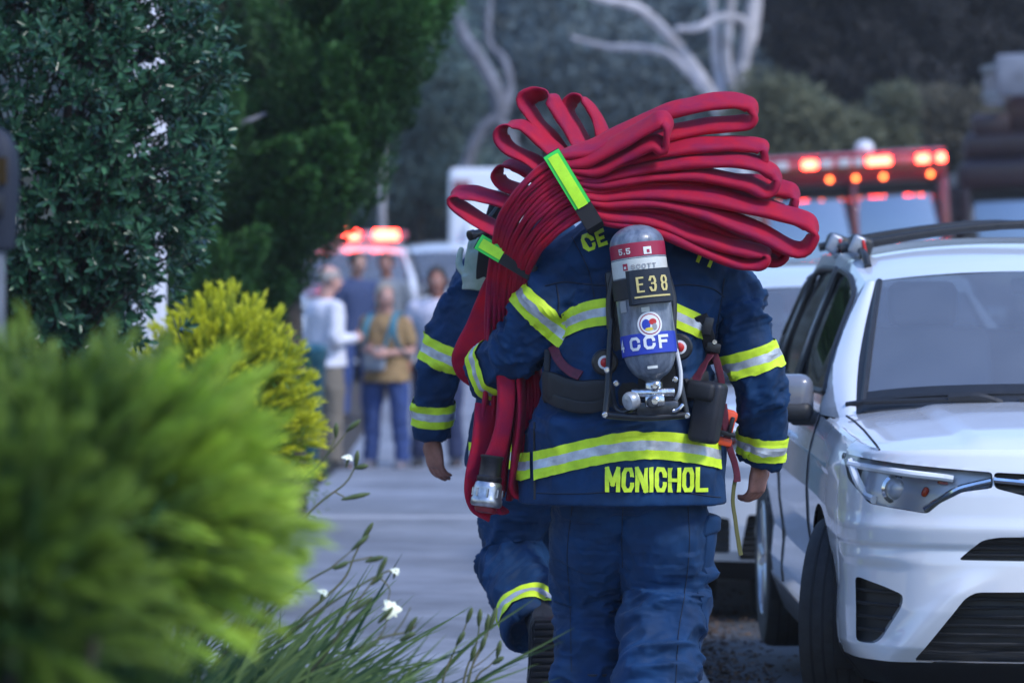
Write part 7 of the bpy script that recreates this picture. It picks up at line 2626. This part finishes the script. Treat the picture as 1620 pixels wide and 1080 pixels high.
def stalk(parent, o, pts, Y, r0, pods, sub=()):
    """wiry stalk through photo pixels (px, py, dY); pods = [(from px,py), (to px,py), dY]"""
    p = [P(a, b, Y + c) - o for a, b, c in pts]
    rr = list(np.linspace(r0, r0 * .45, len(p)))
    s = build("stalk", MB().tube(p, rr, 7, smooth=5), M_STALK, parent)
    for (a, b, c, d, e) in pods:
        q0, q1 = P(a, b, Y + e) - o, P(c, d, Y + e - .01) - o
        ax = q1 - q0; l = ax.length
        build("pod", MB().lathe([(.0022, 0), (.0045, l * .15), (.0068, l * .45), (.0062, l * .75), (.003, l * .95), (.001, l)], q0, ax, 9), M_POD, s)
    for q in sub:
        build("side_shoot", MB().tube([P(a, b, Y + c) - o for a, b, c in q], [r0 * .55, r0 * .45, r0 * .3][:len(q)] if len(q) < 4 else r0 * .4, 6, smooth=4), M_STALK, s)
    return s


def flower(parent, o, px, py, Y, size, face, rot=0.0):
    c = P(px, py, Y) - o
    f = Vector(face).normalized(); u = f.orthogonal().normalized(); w = f.cross(u)
    fl_ = build("flower", MB().lathe([(.002, -.03), (.004, -.012), (.003, 0)], c, f, 8), M_POD, parent)
    for k in range(6):
        a = rot + k * math.pi / 3
        d = u * math.cos(a) + w * math.sin(a); s = f.cross(d)
        L = size * (1.0 if k % 2 == 0 else .8); W_ = size * (.36 if k % 2 == 0 else .24)
        rows = []
        for t in np.linspace(0, 1, 7):
            hw = W_ * math.sin(math.pi * min(1, .12 + t * .86)) ** .8
            rise = f * (size * (.35 * t - .55 * t * t + .06 * math.sin(k + t * 5)))
            rows.append([c + d * (L * t) + s * (hw * q) + rise - f * (abs(q) * hw * .25) for q in (-1, -.5, 0, .5, 1)])
        pt = build("petal", MB().grid(np.array(rows)), M_PETAL, fl_)
    build("flower_centre", MB().ball(c + f * size * .10, size * .10, 10, 8), M_YCEN, fl_)
    return fl_


S = []
st_ = [
    ([(300, 1010, 0), (400, 860, -.1), (470, 770, -.15), (515, 722, -.2), (531, 690, -.2)], [(548, 682, 570, 664, -.2), (531, 692, 532, 668, -.2)], [[(515, 722, -.2), (535, 700, -.2), (550, 682, -.2)]]),
    ([(310, 1020, .1), (420, 880, 0), (500, 800, 0), (545, 765, 0), (562, 738, 0)], [(560, 740, 583, 736, 0), (540, 790, 586, 780, 0), (562, 740, 566, 712, 0)], [[(530, 778, 0), (545, 786, 0)]]),
    ([(330, 1060, 0), (430, 960, -.2), (520, 900, -.25), (590, 880, -.25)], [(578, 888, 608, 880, -.25), (556, 870, 584, 846, -.25), (528, 900, 552, 888, -.25)], [[(520, 900, -.25), (545, 880, -.25), (556, 870, -.25)]]),
    ([(360, 1090, .1), (460, 1000, -.1), (545, 940, -.15), (608, 905, -.15), (622, 905, -.15)], [(585, 925, 606, 908, -.15)], [[(600, 912, -.15), (616, 930, -.15), (614, 950, -.15)]]),
    ([(430, 1100, -.2), (520, 1050, -.3), (600, 1010, -.35), (640, 1000, -.35), (658, 990, -.35)], [(598, 985, 622, 960, -.35), (640, 1002, 660, 975, -.35), (566, 1035, 600, 1012, -.35), (632, 1012, 658, 1000, -.35)], [[(590, 1018, -.35), (606, 998, -.35), (612, 978, -.35)], [(620, 1006, -.35), (636, 985, -.35), (650, 960, -.35)]]),
    ([(380, 1100, .2), (470, 985, .1), (540, 920, .1), (560, 880, .1), (575, 850, .1)], [(572, 855, 590, 826, .1)], []),
    ([(440, 1110, -.3), (510, 1040, -.4), (560, 960, -.45), (600, 905, -.45)], [(596, 912, 612, 880, -.45), (555, 968, 590, 944, -.45)], [[(548, 975, -.45), (565, 962, -.45)]]),
]
for pts, pods, sub in st_:
    S.append(stalk(ir, oi, pts, YI, .0042, pods, sub))
flower(S[3], oi, 620, 962, YI - .15, .029, (.35, -.8, .45), .3)
flower(S[3], oi, 626, 902, YI - .15, .014, (.2, -.7, .7), .0)
flower(S[1], oi, 551, 722, YI, .017, (.2, -.5, .9), .5)
flower(S[2], oi, 512, 935, YI - .2, .016, (.3, -.5, .8), .2)

# second, sparse clump whose bare stalks rise at the bottom edge
ir2 = empty("iris_clump", (P(720, 0, 11.2).x, 11.2, -.06), "sparse iris stalks with dry pods rising alone at the bottom beside the boot", "iris plant")
o2_ = Vector(ir2.location)
for pts, pods, sub in [
    ([(690, 1180, 0), (700, 1080, 0), (716, 1035, 0), (732, 1000, 0), (743, 972, 0)], [(738, 985, 747, 960, 0), (722, 1020, 735, 998, 0)], [[(706, 1062, 0), (694, 1072, 0), (684, 1080, 0)]]),
    ([(715, 1190, .05), (735, 1070, .05), (750, 1030, .05), (757, 1000, .05), (758, 975, .05)], [(757, 990, 760, 962, .05), (745, 1045, 752, 1020, .05)], []),
    ([(722, 1190, -.05), (742, 1068, -.05), (765, 1020, -.05), (776, 985, -.05), (782, 962, -.05)], [(774, 995, 786, 960, -.05), (760, 1030, 768, 1005, -.05)], [[(748, 1056, -.05), (770, 1040, -.05), (790, 1020, -.05)]]),
    ([(728, 1190, 0), (750, 1080, 0), (775, 1052, 0), (786, 1040, 0)], [(780, 1050, 797, 1038, 0), (786, 1040, 792, 1012, 0)], []),
    ([(724, 1190, .1), (745, 1060, .1), (766, 1010, .1), (772, 970, .1)], [(768, 1000, 774, 972, .1)], []),
]:
    stalk(ir2, o2_, pts, 11.2, .0034, pods, sub)
B = []
for k in range(26):
    b = P(rnd.uniform(690, 735), 0, 11.2 + rnd.uniform(-.1, .1)); b.z = -.05
    d = Vector((rnd.uniform(-.5, .5), rnd.uniform(-.4, .4), 1)).normalized(); L = rnd.uniform(.10, .24)
    B.append(((b, b + d * L * .4, b + d * L * .75 + Vector((0, 0, -.01)), b + d * L + Vector((d.x * .05, 0, -.05))), .008, rnd.random()))
V, Fc, T = blades(B, .01)
link("blade_mass", arrays_mesh("blades", V - np.array(o2_), Fc, T), M_BLADE, ir2, kind="stuff")
# ------------------------------------------------------------------ evening air that pales the far trees
hb_ = MB().box((0, 80, 17), (340, 240, 37.6))
hz_ = bpy.data.materials.new("air"); hz_.use_nodes = True
_n = hz_.node_tree; _n.nodes.remove(_n.nodes["Principled BSDF"])
_pv = _n.nodes.new("ShaderNodeVolumePrincipled")
_pv.inputs["Color"].default_value = (.86, .90, .94, 1)
_pv.inputs["Density"].default_value = .0005
_n.links.new(_pv.outputs[0], _n.nodes["Material Output"].inputs["Volume"])
build("haze", hb_, hz_, kind="stuff", smooth=False)
